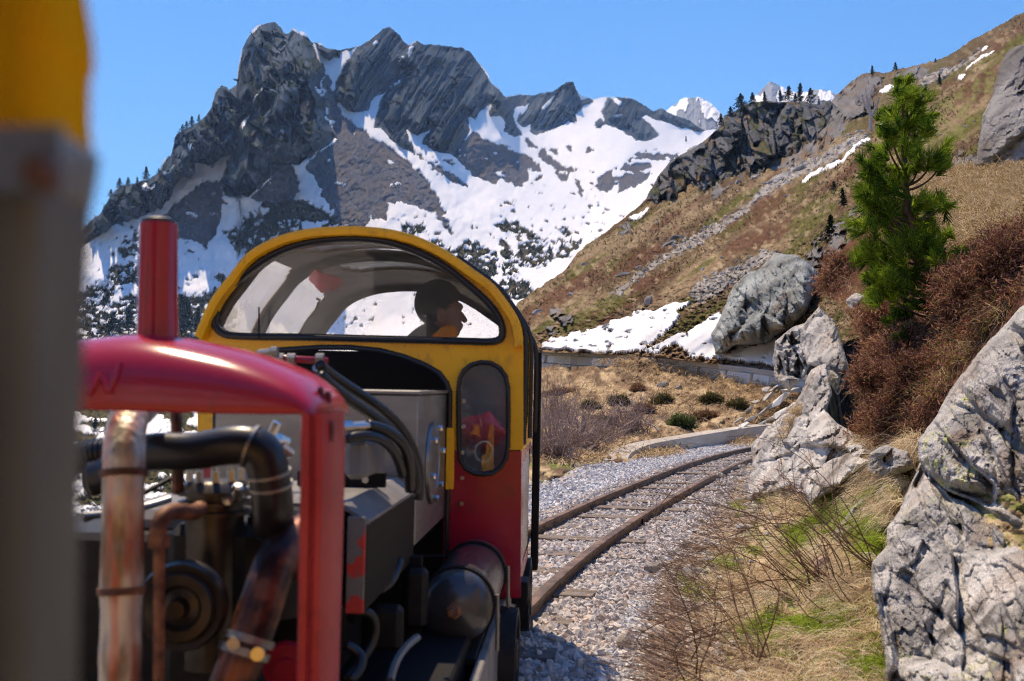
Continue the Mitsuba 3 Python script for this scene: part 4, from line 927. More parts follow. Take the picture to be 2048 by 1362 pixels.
def px_path(pts, n=24):
    """tube centre line through (px, py, distance)"""
    return spline([at(*p) for p in pts], n)


def paint(c0, c1, dirt, sc, rough, coat=0.6):
    def fn(p, n, uv):
        t = mikit.fbm(p.x * sc, p.y * sc, p.z * sc, octaves=3)
        g = smoothstep(0.60, 0.75, mikit.fbm(p.x * sc * 5 + 7, p.y * sc * 5, p.z * sc * 2.5, octaves=3))
        return mix(mix(c0, c1, t), dirt, 0.35 * g)
    return {'type': 'twosided', 'bsdf': {'type': 'principled', 'base_color': proc(fn), 'roughness': rough, 'specular': 0.35, 'clearcoat': coat, 'clearcoat_gloss': 0.85}}


scene['m_yellow'] = paint((0.90, 0.40, 0.004), (0.96, 0.50, 0.008), (0.42, 0.20, 0.03), 6, 0.38)
scene['m_red'] = paint((0.28, 0.003, 0.020), (0.37, 0.006, 0.028), (0.16, 0.02, 0.02), 7, 0.16, 0.8)
scene['m_leg_red'] = paint((0.30, 0.006, 0.016), (0.46, 0.045, 0.05), (0.20, 0.02, 0.02), 9, 0.38, 0.2)
scene['m_black'] = {'type': 'twosided', 'bsdf': {'type': 'principled', 'base_color': rgb(0.012, 0.0125, 0.014), 'roughness': 0.55, 'specular': 0.12}}
scene['m_rubber'] = {'type': 'twosided', 'bsdf': {'type': 'principled', 'base_color': rgb(0.014, 0.014, 0.017), 'roughness': 0.35, 'specular': 0.5}}
scene['m_soot'] = {'type': 'twosided', 'bsdf': {'type': 'principled', 'base_color': proc(lambda p, n, uv: mix((0.008, 0.008, 0.009), (0.030, 0.026, 0.023), mikit.fbm(p.x * 25, p.y * 25, p.z * 25, octaves=3))), 'roughness': 0.5, 'specular': 0.2}}
scene['m_steel'] = {'type': 'twosided', 'bsdf': {'type': 'principled', 'base_color': proc(lambda p, n, uv: mix((0.22, 0.215, 0.21), (0.40, 0.39, 0.37), mikit.fbm(p.x * 9, p.y * 9, p.z * 30, octaves=3))), 'roughness': 0.42, 'metallic': 0.85}}
scene['m_bright'] = {'type': 'twosided', 'bsdf': {'type': 'principled', 'base_color': rgb(0.65, 0.63, 0.60), 'roughness': 0.22, 'metallic': 1.0}}
scene['m_grey'] = {'type': 'twosided', 'bsdf': {'type': 'principled', 'base_color': proc(lambda p, n, uv: mix((0.10, 0.095, 0.09), (0.26, 0.245, 0.23), mikit.fbm(p.x * 12, p.y * 12, p.z * 5, octaves=4))), 'roughness': 0.5, 'specular': 0.4}}


def wrap_tex(p, n, uv):
    t = mikit.fbm(p.x * 30, p.y * 30, p.z * 9, octaves=4)
    base = mix((0.24, 0.15, 0.085), (0.64, 0.57, 0.46), smoothstep(0.32, 0.62, t))
    red = smoothstep(0.45, 0.62, mikit.fbm(p.x * 60 + 5, p.y * 20, p.z * 5, octaves=3))
    return mix(base, (0.55, 0.09, 0.06), 0.45 * red)


scene['m_lagging'] = {'type': 'twosided', 'bsdf': {'type': 'bumpmap', 'arbitrary': proc(lambda p, n, uv: mikit.fbm(p.x * 45, p.y * 45, p.z * 30, octaves=3)), 'scale': 0.006, 'bsdf': {'type': 'principled', 'base_color': proc(wrap_tex), 'roughness': 0.4, 'metallic': 0.35}}}
scene['m_rust'] = {'type': 'twosided', 'bsdf': {'type': 'principled', 'base_color': proc(lambda p, n, uv: mix((0.075, 0.03, 0.018), (0.27, 0.12, 0.06), smoothstep(0.25, 0.75, mikit.fbm(p.x * 40, p.y * 40, p.z * 40, octaves=3)))), 'roughness': 0.6, 'metallic': 0.2}}
scene['m_tank'] = {'type': 'twosided', 'bsdf': {'type': 'principled', 'base_color': proc(lambda p, n, uv: mix((0.020, 0.021, 0.024), (0.055, 0.05, 0.05), mikit.fbm(p.x * 16, p.y * 16, p.z * 16, octaves=4))), 'roughness': 0.22, 'specular': 0.6, 'clearcoat': 0.5}}
scene['m_glass'] = {'type': 'thindielectric', 'int_ior': 1.5}
scene['m_dusty'] = {'type': 'blendbsdf', 'weight': proc(lambda p, n, uv: 0.025 + 0.055 * mikit.fbm(p.x * 4, p.y * 4, p.z * 4, octaves=3)), 'a': {'type': 'thindielectric', 'int_ior': 1.5}, 'b': {'type': 'principledthin', 'base_color': rgb(0.9, 0.88, 0.82), 'roughness': 0.6, 'diff_trans': 1.3, 'spec_trans': 0.0}}
scene['m_frosted'] = {'type': 'blendbsdf', 'weight': 0.6, 'a': {'type': 'thindielectric', 'int_ior': 1.5}, 'b': {'type': 'principledthin', 'base_color': rgb(0.70, 0.68, 0.63), 'roughness': 0.6, 'diff_trans': 1.3, 'spec_trans': 0.0}}
scene['m_tinted'] = {'type': 'blendbsdf', 'weight': proc(lambda p, n, uv: 0.75 + 0.2 * mikit.fbm(p.x * 5, p.y * 5, p.z * 5, octaves=3)), 'a': {'type': 'thindielectric', 'int_ior': 1.5}, 'b': {'type': 'principledthin', 'base_color': rgb(0.05, 0.055, 0.06), 'roughness': 0.6, 'diff_trans': 1.0, 'spec_trans': 0.0}}
scene['m_lining'] = {'type': 'twosided', 'bsdf': {'type': 'principled', 'base_color': rgb(0.016, 0.019, 0.026), 'roughness': 0.5}}

loco = thing('locomotive', 'small yellow and red diesel locomotive with an open engine bay and a bubble cab', 'locomotive')
# --- rear wall of the cab
OUT = [(394, 700), (398, 672), (427, 607), (448, 575), (467, 552), (490, 522), (515, 500), (553, 480), (597, 466), (640, 459), (690, 456), (730, 456.5), (777, 461), (815, 469), (850, 481), (904, 509), (958, 547), (990, 571), (1016, 604), (1036, 636), (1044, 662), (1046, 690)]
out_up = Polygon(L(*np.array(OUT + [(1046, 900), (396, 900)], float).T, 0.0)).buffer(0)
seal_px = [(423, 640), (424, 626), (430, 606), (452, 574), (488, 542), (532, 511), (582, 488), (640, 475), (705, 470.5), (770, 476), (832, 495), (886, 522), (940, 563), (987, 607), (1008, 640), (1013, 662), (1008, 682), (990, 690), (960, 691), (742, 685), (560, 681), (470, 679), (445, 674), (428, 658)]
seal = smooth_poly(seal_px, 0.0)
oval = poly_px([(913 + 0, 780), (916, 755), (926, 737), (942, 725), (962, 720), (984, 722), (1003, 733), (1016, 751), (1021, 775), (1022, 830), (1021, 890), (1017, 918), (1005, 938), (988, 950), (968, 953), (946, 950), (928, 939), (917, 920), (914, 895), (913, 830)], 0.0)
rec = poly_px([(430, 1010), (432, 790), (450, 740), (500, 712), (560, 700), (640, 695), (700, 695), (760, 701), (810, 714), (850, 730), (878, 746), (893, 765), (900, 785), (899, 840), (893, 1112), (700, 1112)], 0.0)
plate = out_up.difference(seal.buffer(-0.008)).difference(oval.buffer(-0.006)).difference(rec)
obj('rear_panel', ex(plate, 0.0, 0.025), 'm_yellow', loco)
low = poly_px([(889, 900.5), (1043, 902), (1041, 1196), (885, 1190)], 0.0).difference(oval.buffer(-0.006))
obj('lower_panel', ex(low, 0.0, 0.025), 'm_red', loco)
low2 = poly_px([(396, 902), (432, 902), (432, 1180), (396, 1180)], 0.0)
obj('lower_panel', ex(low2, 0.0, 0.025), 'm_red', loco)
# rim of the roof that overhangs the rear wall
o = np.array(OUT[1:]); oc = L(o[:, 0], o[:, 1], 0.0)
cc = CubicSpline(np.linspace(0, 1, len(oc)), oc)(np.linspace(0, 1, 90))
cen = np.array([(oc[0, 0] + oc[-1, 0]) / 2, 0.9])
inn = cc + (cen - cc) * 0.03
rim = []
for k, (f_, vv) in enumerate(((0.0, 0.02), (0.0, -0.045), (0.012, -0.05), (0.03, -0.045), (0.035, 0.0))):
    q_ = cc + unit(cen - cc) * f_
    rim.append(W(q_[:, 0], vv, q_[:, 1]))
obj('roof_rim', TM(np.array(rim).reshape(-1, 3), grid_faces(5, 90)), 'm_yellow', loco, smooth=35)
# rubber seals and panes
def frame(name, poly, wd, v0, v1, mat, parent, hump=0.006):
    k = obj(name, ex(poly.difference(poly.buffer(-wd)), v0, v1), mat, parent)
    return k
wk = frame('rear_window', seal, 0.026, -0.016, 0.03, 'm_rubber', loco)
obj('pane', ex(seal.buffer(-0.02), 0.012, 0.0125), 'm_glass', wk) if False else None
def flat_pane(name, poly, v, mat, parent):
    tri = trimesh.creation.triangulate_polygon(poly.simplify(0.001), engine='earcut')
    a, f = np.array(tri[0]), np.array(tri[1])
    return obj(name, TM(W(a[:, 0], v, a[:, 1]), f), mat, parent)
flat_pane('pane', seal.buffer(-0.018), 0.008, 'm_dusty', wk)
obj('seal_bead', ring_tube(seal.buffer(-0.012), -0.016, 0.009), 'm_rubber', wk, smooth=True)
ok_ = frame('oval_window', oval, 0.017, -0.014, 0.03, 'm_rubber', loco)
flat_pane('pane', oval.buffer(-0.012), 0.008, 'm_dusty', ok_)
obj('seal_bead', ring_tube(oval.buffer(-0.008), -0.014, 0.008), 'm_rubber', ok_, smooth=True)
obj('recess_edging', ring_tube(rec, -0.003, 0.010), 'm_rubber', loco, smooth=True)
# --- shell of the cab: side walls and curved roof, with its windows
CABLEN = 1.28
so = L(np.array([1045.0]), np.array([700.0]), 0.0)[0, 0]; sl = oc[0, 0] - 0.004
wb = L(np.array([1041.0]), np.array([1193.0]), 0.0)[0, 1]
wmid = L(np.array([1041.0]), np.array([900.0]), 0.0)[0, 1]
w700 = oc[-1, 1]
prof = np.vstack([[[sl + .006, wb]], [[sl + .003, wmid]], [[sl, w700 - .05]], cc[::3], [[so + .002, w700 - .05]], [[so, wmid]], [[so - .003, wb]]])
sp = np.r_[0, np.cumsum(np.linalg.norm(np.diff(prof, axis=0), axis=1))]; sp /= sp[-1]
S = np.linspace(0, 1, 121); PR = np.stack([np.interp(S, sp, prof[:, 0]), np.interp(S, sp, prof[:, 1])], 1)
VS = np.linspace(0.02, CABLEN, 44)
cen = np.array([(sl + so) / 2, wb + 0.35])


def shell(shrink, zones, name, mat, keep=True):
    q_ = PR + unit(cen - PR) * shrink
    taper = 1 - 0.08 * sst(0.75, CABLEN, VS) ** 1.5
    up = np.maximum(q_[:, 1] - wmid, 0)
    v = np.zeros((len(VS), len(S), 3))
    for i, vv in enumerate(VS):
        uu = cen[0] + (q_[:, 0] - cen[0]) * (1 - 0.08 * (1 - taper[i]) / .08)
        ww = np.where(up > 0, wmid + up * taper[i], q_[:, 1])
        v[i] = W(uu, vv, ww)
    i, j = np.meshgrid(np.arange(len(VS) - 1), np.arange(len(S) - 1), indexing='ij')
    sm = (S[j] + S[j + 1]) / 2; vm = (VS[i] + VS[i + 1]) / 2
    m = zones(sm, vm).ravel()
    n = len(S); a = (i * n + j).ravel()[m]
    f = np.vstack([np.stack([a, a + 1, a + n], 1), np.stack([a + 1, a + n + 1, a + n], 1)])
    if not len(f):
        return None
    fu = np.unique(f); rm = -np.ones(v.size // 3, int); rm[fu] = np.arange(len(fu))
    return TM(v.reshape(-1, 3)[fu], rm[f])


sm_mid_r = np.interp(0, [0, 1], [0, 0]) + S[np.argmin(np.abs(PR[:, 1] - wmid) + 10 * (S < 0.5))]
sm_mid_l = S[np.argmin(np.abs(PR[:, 1] - wmid) + 10 * (S > 0.5))]


def rr(x, a, b, y, c, d, r=0.25):
    """inside a rounded rectangle"""
    p = np.abs((x - (a + b) / 2) / ((b - a) / 2)); q_ = np.abs((y - (c + d) / 2) / ((d - c) / 2))
    return p ** 5 + q_ ** 5 < 1


LWIN = lambda s, v: rr(s, sm_mid_l + .035, 0.385, v, 0.10, 0.52) | rr(s, sm_mid_l + .035, 0.385, v, 0.62, 1.08)
RWIN = lambda s, v: rr(s, 0.64, sm_mid_r - .02, v, 0.08, 0.50) | rr(s, 0.64, sm_mid_r - .02, v, 0.58, 1.08)
TWIN = lambda s, v: rr(s, 0.42, 0.58, v, 0.55, 1.0) | rr(s, 0.42, 0.58, v, 0.10, 0.42)
RLOW = lambda s, v: rr(s, sm_mid_r + .012, 0.985, v, 0.28, 0.95)
ANYW = lambda s, v: LWIN(s, v) | RWIN(s, v) | TWIN(s, v)
isred = lambda s, v: (s > sm_mid_r) | (s < sm_mid_l)
obj('body_shell', shell(0, lambda s, v: ~ANYW(s, v) & ~isred(s, v), '', ''), 'm_yellow', loco, smooth=True)
obj('lower_body', shell(0, lambda s, v: ~RLOW(s, v) & isred(s, v), '', ''), 'm_red', loco, smooth=True)
obj('lining', shell(0.018, lambda s, v: ~ANYW(s, v), '', ''), 'm_lining', loco, smooth=True)
for z, mt in ((LWIN, 'm_frosted'), (RWIN, 'm_dusty'), (TWIN, 'm_tinted')):
    for v0, v1 in ((0, .54), (.54, 2)):
        obj('side_window' if z is not TWIN else 'roof_window', shell(0.008, lambda s, v: z(s, v) & (v > v0) & (v < v1), '', ''), mt, loco)
obj('door_window', shell(0.004, RLOW, '', ''), 'm_bright', loco)
# front wall with the windscreen
fv = CABLEN
tf = 0.92
fp = PR.copy(); upf = np.maximum(fp[:, 1] - wmid, 0); fp[:, 0] = cen[0] + (fp[:, 0] - cen[0]) * 0.92; fp[:, 1] = np.where(upf > 0, wmid + upf * tf, fp[:, 1])
fpoly = Polygon(fp).buffer(0)
scr = fpoly.buffer(-0.045).intersection(shapely.box(-3, wmid + 0.02, 3, 5)).buffer(-0.04).buffer(0.04)
obj('front_wall', ex(fpoly.difference(scr), fv - 0.02, fv), 'm_lining', loco)
flat_pane('windscreen', scr.buffer(0.004), fv - 0.01, 'm_glass', loco)
# arched hoops inside the roof
for vv in (0.56, 0.06):
    q_ = PR[(S > .1) & (S < .9)] + unit(cen - PR[(S > .1) & (S < .9)]) * 0.03
    obj('hoop', tube(W(q_[:, 0], vv, q_[:, 1]), 0.022, 6), 'm_lining', loco, smooth=True)
# desk and back of the cab, below the windows
obj('dashboard', bx(sl + .05, so - .05, fv - 0.35, fv - 0.03, wmid - 0.2, wmid + 0.05), 'm_lining', loco)
obj('console', bx(cen[0] + .16, so - .05, 0.86, 0.90, wb + .05, L(np.array([960.0]), np.array([712.0]), 0.86)[0, 1]), 'm_grey', loco)
obj('floor', bx(sl + .02, so - .02, 0.02, fv - 0.02, wb - .01, wb + 0.02), 'm_black', loco)
obj('bulkhead', bx(sl + .03, L(np.array([903.0]), np.array([900.0]), 0.3)[0, 0], 0.24, 0.26, wb, L(np.array([700.0]), np.array([702.0]), 0.25)[0, 1]), 'm_black', loco)
# roof console, visor and wiper by the windscreen
obj('sun_visor', bx(cen[0] - 0.18, cen[0] + 0.02, 0.98, 0.995, wmid + 0.27, wmid + 0.335), 'm_cream' if False else 'm_concrete', loco)
wp = LP(np.array([633.0, 640, 637, 632, 628]), np.array([597.0, 600, 606, 622, 640]), 0.95)
obj('wiper', tube(wp, 0.006, 5), 'm_black', loco)
obj('aerial', tube(LP(np.array([518.0, 518.5]), np.array([614.0, 679.0]), -0.05), 0.003, 5), 'm_black', loco)
# right corner: door post and grab rail
obj('door_post', bx(so - 0.006, so + 0.028, 1.16, 1.24, wb - 0.12, w700 + 0.02), 'm_black', loco)
qr = PR[(S > .60) & (S < sm_mid_r)]
for v_, nm in ((0.05, 'window_rubber'), (0.52, 'window_rubber'), (1.10, 'window_rubber')):
    tp = 1 - 0.08 * sst(0.75, CABLEN, np.array([v_]))[0] ** 1.5
    q_ = qr.copy(); q_[:, 1] = wmid + (q_[:, 1] - wmid) * tp
    obj(nm, tube(W(q_[:, 0] + 0.006, v_, q_[:, 1]), 0.012, 6), 'm_rubber', loco, smooth=True)

# --- aluminium oil tank before the cab
b0, b1 = L(np.array([432.0, 830.0]), np.array([782.0, 1092.0]), -0.65)
obj('oil_box', bx(b0[0], b1[0], -0.65, -0.004, b1[1], b0[1], 0.004), 'm_steel', loco)
obj('box_lid', bx(b0[0] - .006, b1[0] + .006, -0.656, -0.002, b0[1] + 0.001, b0[1] + 0.012, 0.002), 'm_steel', loco)
cp = W(b1[0] + 0.002, -0.36, (b0[1] + b1[1]) / 2 + 0.0)
cov = obj('round_cover', disc(cp, LU, [(0, 0.012), (0.075, 0.012), (0.078, 0.016), (0.098, 0.016), (0.128, 0.010), (0.13, 0)], 40), 'm_steel', loco, smooth=30)
for k in range(6):
    a = k * math.pi / 3 + .3
    obj('bolt', disc(cp + LV * math.cos(a) * 0.112 + LW * math.sin(a) * 0.112, LU, [(0, 0.03), (0.009, 0.03), (0.011, 0.024), (0.011, 0.0)], 6), 'm_bright', cov)
obj('trim_strip', bx(b1[0] + 0.004, b1[0] + 0.032, -0.02, -0.001, b1[1] + .10, b0[1] - 0.12, 0.002), 'm_yellow', loco)
for k in range(5):
    obj('bolt', disc(W(b1[0] + 0.062, -0.004, b1[1] + 0.05 + k * 0.09), -LV, [(0, 0.012), (0.007, 0.012), (0.009, 0.0)], 6), 'm_bright', loco)
# --- sheet steel guard beside the engine
g0 = L(np.array([735.0]), np.array([1042.0]), -1.36)[0]; gb = L(np.array([733.0]), np.array([1222.0]), -1.36)[0]
ur, wt_, wbt = g0[0], g0[1], gb[1]
gp = Polygon([(ur - 0.30, wt_ + .035), (ur - 0.055, wt_ + 0.035), (ur, wt_), (ur, wt_ - 0.008), (ur - 0.058, wt_ + 0.027), (ur - 0.30, wt_ + 0.027)])
obj('guard_top', ex(gp, -1.36, -0.70), 'm_grey', loco)
obj('guard_side', bx(ur - .008, ur - .001, -1.355, -0.70, wbt, wt_ - .009, 0.001), 'm_black', loco)
obj('guard_flange', bx(ur - 0.042, ur - .002, -1.372, -1.362, wbt - .004, wt_ + 0.01, 0.002), 'm_worn', loco)
obj('guard_shelf', bx(ur - 0.30, ur - .01, -1.34, -0.70, wbt, wbt + 0.01, 0.002), 'm_black', loco)
scene['m_worn'] = {'type': 'twosided', 'bsdf': {'type': 'principled', 'base_color': proc(lambda p, n, uv: mix((0.18, 0.16, 0.145), (0.55, 0.045, 0.035), smoothstep(0.52, 0.58, mikit.fbm(p.x * 20, p.y * 20, p.z * 13 + 3, octaves=3)))), 'roughness': 0.5}}
hk = obj('bracket', bx(ur - 0.26, ur - 0.03, -1.0, -0.985, wt_ + .036, wt_ + 0.075, 0.002), 'm_black', loco)
for k in range(3):
    obj('bolt', disc(W(ur - 0.22 + 0.07 * k, -1.001, wt_ + 0.056), -LV, [(0, 0.012), (0.009, 0.012), (0.010, 0)], 6), 'm_bright', hk)
# --- air tank
tc = L(np.array([912.0]), np.array([1215.0]), LD(2.93))[0]
ta = W(tc[0], LD(2.93), tc[1])
R_ = 0.104
tank = obj('air_tank', disc(ta, LV, [(0, -0.045), (0.03, -0.044), (0.065, -0.034), (0.09, -0.016), (R_ - .002, 0.006), (R_, 0.03), (R_, 0.60), (0.09, 0.64)], 56), 'm_tank', loco, smooth=35)
for d_ in (0.035, 0.50):
    obj('strap', disc(ta + LV * d_, LV, [(R_ + .001, 0), (R_ + .006, 0.0), (R_ + .006, 0.03), (R_ + .001, 0.03)], 56), 'm_black', tank, smooth=30)
for d_ in (0.05, 0.52):
    obj('strap_leg', tube([ta + LV * d_ + LU * (R_ + .01) + LW * 0.03, ta + LV * d_ + LU * (R_ + .012) - LW * 0.08, ta + LV * d_ + LU * (R_ + .012) - LW * 0.13], 0.007, 6), 'm_steel', tank)
obj('plug', disc(ta - LV * 0.044, -LV, [(0, 0.03), (0.013, 0.03), (0.015, 0.026), (0.015, 0.008), (0.024, 0.006), (0.024, -0.004)], 6), 'm_rust', tank)
# --- chassis
cw = wb - 0.015
obj('chassis', bx(sl + 0.1, so - 0.10, -2.25, 1.3, 0.14, 0.34), 'm_black', loco)
obj('frame_plate', bx(so - 0.07, so - 0.045, -2.2, 1.3, 0.10, cw, 0.004), 'm_grey', loco)
obj('tank_shelf', bx(tc[0] - .14, so - 0.072, -0.78, -0.02, tc[1] - R_ - 0.03, tc[1] - R_ - 0.006, 0.003), 'm_black', loco)
obj('step_bracket', bx(so - 0.03, so + 0.03, 0.10, 0.22, wb - 0.05, wb + 0.03, 0.005), 'm_black', loco)
hel = [W(so - 0.03 + 0.022 * math.cos(k * .6), -0.05 + 0.022 * math.sin(k * .6), 0.10 + 0.0022 * k) for k in range(70)]
obj('spring', tube(hel, 0.006, 5), 'm_black', loco, smooth=True)
for vv in (-0.15, 0.85):
    wh = obj('wheel', disc(W(so - 0.02, vv, 0.15), LU, [(0, 0.03), (0.05, 0.03), (0.06, 0.012), (0.12, 0.012), (0.125, 0.03), (0.155, 0.03), (0.158, -0.03), (0, -0.03)], 36), 'm_soot', loco, smooth=30)
# --- the red cowl over the radiator end
VH = LD(1.55)
TOPL = np.array([(20, 706), (60, 698), (120, 688), (178, 682), (250, 674), (300, 671), (355, 674), (430, 687), (520, 708), (600, 737), (640, 760), (668, 786), (683, 812), (687, 826)], float)
LIPL = np.array([(20, 812), (60, 813), (120, 814), (178, 815), (250, 817), (300, 818), (355, 820), (430, 822), (520, 823), (575, 823), (596, 823.5), (603, 824.5), (606, 825.5), (608, 826)], float)
tp_ = CubicSpline(np.arange(len(TOPL)), TOPL)(np.linspace(0, len(TOPL) - 1, 90)); lp_ = CubicSpline(np.arange(len(LIPL)), LIPL)(np.linspace(0, len(LIPL) - 1, 90))
CD = 0.17
ot = L(tp_[:, 0], tp_[:, 1], VH + CD); it = L(lp_[:, 0], lp_[:, 1], VH)
rows = []
rows.append(W(ot[:, 0], VH + CD + 0.05, ot[:, 1] - 0.004)); rows.append(W(ot[:, 0], VH + CD + .02, ot[:, 1]))
for a in np.linspace(0, math.pi / 2, 18):
    ca, sa = math.cos(a) ** 0.75, math.sin(a) ** 0.75
    rows.append(W(it[:, 0] + (ot[:, 0] - it[:, 0]) * ca, VH + CD * (1 - sa), it[:, 1] + (ot[:, 1] - it[:, 1]) * ca))
rows.append(W(it[:, 0], VH + 0.004, it[:, 1] - 0.004)); rows.append(W(it[:, 0], VH + 0.03, it[:, 1] - 0.005)); rows.append(W(it[:, 0], VH + 0.035, it[:, 1] + 0.015))
cowl = obj('cowl', TM(np.array(rows).reshape(-1, 3), grid_faces(len(rows), 90)), 'm_red', loco, smooth=True)
obj('cowl_lining', TM(np.array([W(it[:, 0], VH + 0.036, it[:, 1] + 0.014), W(it[:, 0] + (ot[:, 0] - it[:, 0]) * .9, VH + CD + 0.02, it[:, 1] + (ot[:, 1] - it[:, 1]) * .9), W(ot[:, 0], VH + CD + .048, ot[:, 1] - .006)]).reshape(-1, 3), grid_faces(3, 90)), 'm_soot', cowl)
# leg on the right, with its flutes
ys = np.linspace(827, 1430, 24)
lx = lambda y: np.interp(y, [827, 1000, 1150, 1430], [601, 600, 597, 593]); rx = lambda y: np.interp(y, [827, 900, 1000, 1150, 1300, 1430], [687, 690, 688, 684, 680, 676])
PF = [(0.0, 0.10), (0.0, 0.012), (0.03, 0.0), (0.20, 0.0), (0.25, 0.008), (0.30, 0.009), (0.35, 0.0), (0.50, 0.0), (0.56, 0.009), (0.66, 0.024), (0.80, 0.055), (0.92, 0.095), (0.985, 0.14), (1.0, 0.17), (1.0, 0.3)]
lv = []
for y in ys:
    row = []
    for t_, dv in PF:
        q_ = L(np.array([lx(y) + (rx(y) - lx(y)) * t_]), np.array([y]), VH + dv)[0]
        row.append(W(q_[0], VH + dv, L(np.array([640.0]), np.array([y]), VH)[0, 1]))
    lv.append(row)
leg = obj('cowl_leg', TM(np.array(lv).reshape(-1, 3), grid_faces(len(ys), len(PF))[:, ::-1]), 'm_leg_red', loco, smooth=35)


def capsule(px, py, hw, hh, v, dv):
    a = [(px + hw * math.cos(t), py + hh * math.copysign(abs(math.sin(t)) ** 0.7, math.sin(t))) for t in np.linspace(0, 2 * math.pi, 20, endpoint=False)]
    return ex(poly_px(a, v), v - dv, v + 0.012)


def surface_v(verts, px, py):
    """cross plane of the surface point that shows at this pixel"""
    d = np.asarray(verts) - EYE; f_ = d @ FWD
    x = CX + FPX * d[:, 0] / f_; y = CY - FPX * (d @ UPV) / f_
    k = np.argsort((x - px) ** 2 + (y - py) ** 2)[:3]
    return float(np.mean((np.asarray(verts)[k] - LO) @ LV))


for px, py, hw, hh in ((661, 862, 5.0, 21), (677, 862, 4.5, 21)):
    obj('slot', capsule(px, py, hw, hh, surface_v(np.array(lv).reshape(-1, 3), px, py), 0.004), 'm_slot', leg)
for px, py, hw, hh in ((640, 790, 5, 17), (655, 797, 5, 15)):
    obj('slot', capsule(px, py, hw, hh, surface_v(np.array(rows[2:-3]).reshape(-1, 3), px, py), 0.004), 'm_slot', cowl)
scene['m_slot'] = {'type': 'twosided', 'bsdf': {'type': 'principled', 'base_color': rgb(0.10, 0.006, 0.012), 'roughness': 0.5}}
# raised lettering: the last letter that shows beside the post
seg = [((176, 790), (190, 770)), ((190, 770), (203, 748)), ((203, 748), (219, 785)), ((219, 785), (241, 727))]
_cv = np.array(rows[2:-3]).reshape(-1, 3)
bars = []
for a, b in seg:
    pp = [LP(np.array([x_]), np.array([y_]), surface_v(_cv, x_, y_) - 0.001)[0] for x_, y_ in np.linspace(a, b, 5)]
    bars.append(tube(np.array(pp), 0.0055, 8))
obj('raised_lettering', bars[0] + bars[1] + bars[2] + bars[3], 'm_red', cowl, smooth=30)
# exhaust stack
q0, q1 = L(np.array([317.0, 315.0]), np.array([447.0, 676.0]), LD(1.75))
p0, p1 = W(q0[0], LD(1.75), q0[1]), W(q1[0], LD(1.75), q1[1])
ax = unit(p0 - p1); ln = np.linalg.norm(p0 - p1)
stk = obj('exhaust_stack', disc(p1, ax, [(0.036, -0.02), (0.0352, 0), (0.0335, ln * 0.3), (0.032, ln - .004), (0.031, ln), (0.0, ln)], 48), 'm_red', loco, smooth=30)
obj('cap', disc(p0, ax, [(0.029, 0), (0.029, 0.006), (0.022, 0.010), (0, 0.0115)], 40), 'm_rubber', stk, smooth=40)
# --- engine bay: pipes, hoses, compressor
rp = px_path([(290, 800, 1.95), (268, 822, 1.88), (252, 860, 1.80), (248, 930, 1.76), (246, 1050, 1.75), (243, 1200, 1.74), (240, 1420, 1.73)], 40)
ex_ = obj('exhaust_pipe', tube(rp, 0.0355 + (meshkit.noise(rp * 30, 3) - .5) * 0.004, 24), 'm_lagging', loco, smooth=True)
for k in (15.4, 27.0):
    i = int(k); c_ = rp[i]; a = unit(rp[i + 1] - rp[i])
    obj('clamp', disc(c_, a, [(0.036, -0.006), (0.040, -0.006), (0.040, 0.006), (0.036, 0.006)], 32), 'm_rust', ex_, smooth=20)
hs = px_path([(180, 955, 1.98), (240, 935, 1.97), (290, 907, 1.95), (390, 902, 1.93), (470, 890, 1.92), (518, 900, 1.92), (537, 945, 1.93), (545, 1010, 1.95), (545, 1050, 2.0)], 50)
hose = obj('intake_hose', tube(hs, np.interp(np.arange(50), [0, 25, 34, 50], [0.036, 0.036, 0.040, 0.040]), 20), 'm_rubber', loco, smooth=True)
for k in (31, 37, 39):
    obj('hose_clip', disc(hs[k], unit(hs[k + 1] - hs[k]), [(0.038, -0.003), (0.0425, -0.003), (0.0425, 0.003), (0.038, 0.003)], 32), 'm_steel', hose)
ch = px_path([(20, 985, 2.0), (90, 950, 2.0), (150, 920, 2.0), (215, 905, 2.0)], 90)
obj('ribbed_hose', tube(ch, 0.027 + 0.004 * (np.arange(90) % 4 < 2), 18), 'm_rubber', loco, smooth=30)
tp2 = px_path([(318, 1078, 1.72), (318, 1200, 1.72), (317, 1430, 1.72)], 12)
ff = obj('drain_pipe', tube(tp2, 0.0098, 10), 'm_rust', loco, smooth=True)
obj('nut', disc(at(318, 1080, 1.72), [0, 0, 1], [(0, -0.012), (0.0185, -0.012), (0.0185, 0.008), (0.013, 0.012), (0, 0.012)], 6), 'm_rust', ff)
obj('elbow', tube(px_path([(318, 1078, 1.72), (318, 1050, 1.72), (326, 1034, 1.73), (350, 1022, 1.76), (400, 1012, 1.84)], 16), 0.0145, 12), 'm_rust', ff, smooth=True)
cpz = at(430, 990, 2.05)
comp = obj('compressor', disc(cpz - np.array([0, 0, 0.14]), [0, 0, 1], [(0.0, 0.17), (0.05, 0.17), (0.06, 0.165), (0.072, 0.15), (0.072, 0.142), (0.056, 0.14), (0.056, 0.132), (0.072, 0.13), (0.072, 0.122), (0.056, 0.12), (0.056, 0.112), (0.072, 0.11), (0.072, 0.102), (0.058, 0.10), (0.058, -0.2)], 40), 'm_iron', loco, smooth=25)
scene['m_iron'] = {'type': 'twosided', 'bsdf': {'type': 'principled', 'base_color': proc(lambda p, n, uv: mix((0.025, 0.022, 0.02), (0.11, 0.095, 0.08), mikit.fbm(p.x * 25, p.y * 25, p.z * 25, octaves=3))), 'roughness': 0.35, 'metallic': 0.7}}
r9 = np.random.default_rng(9)
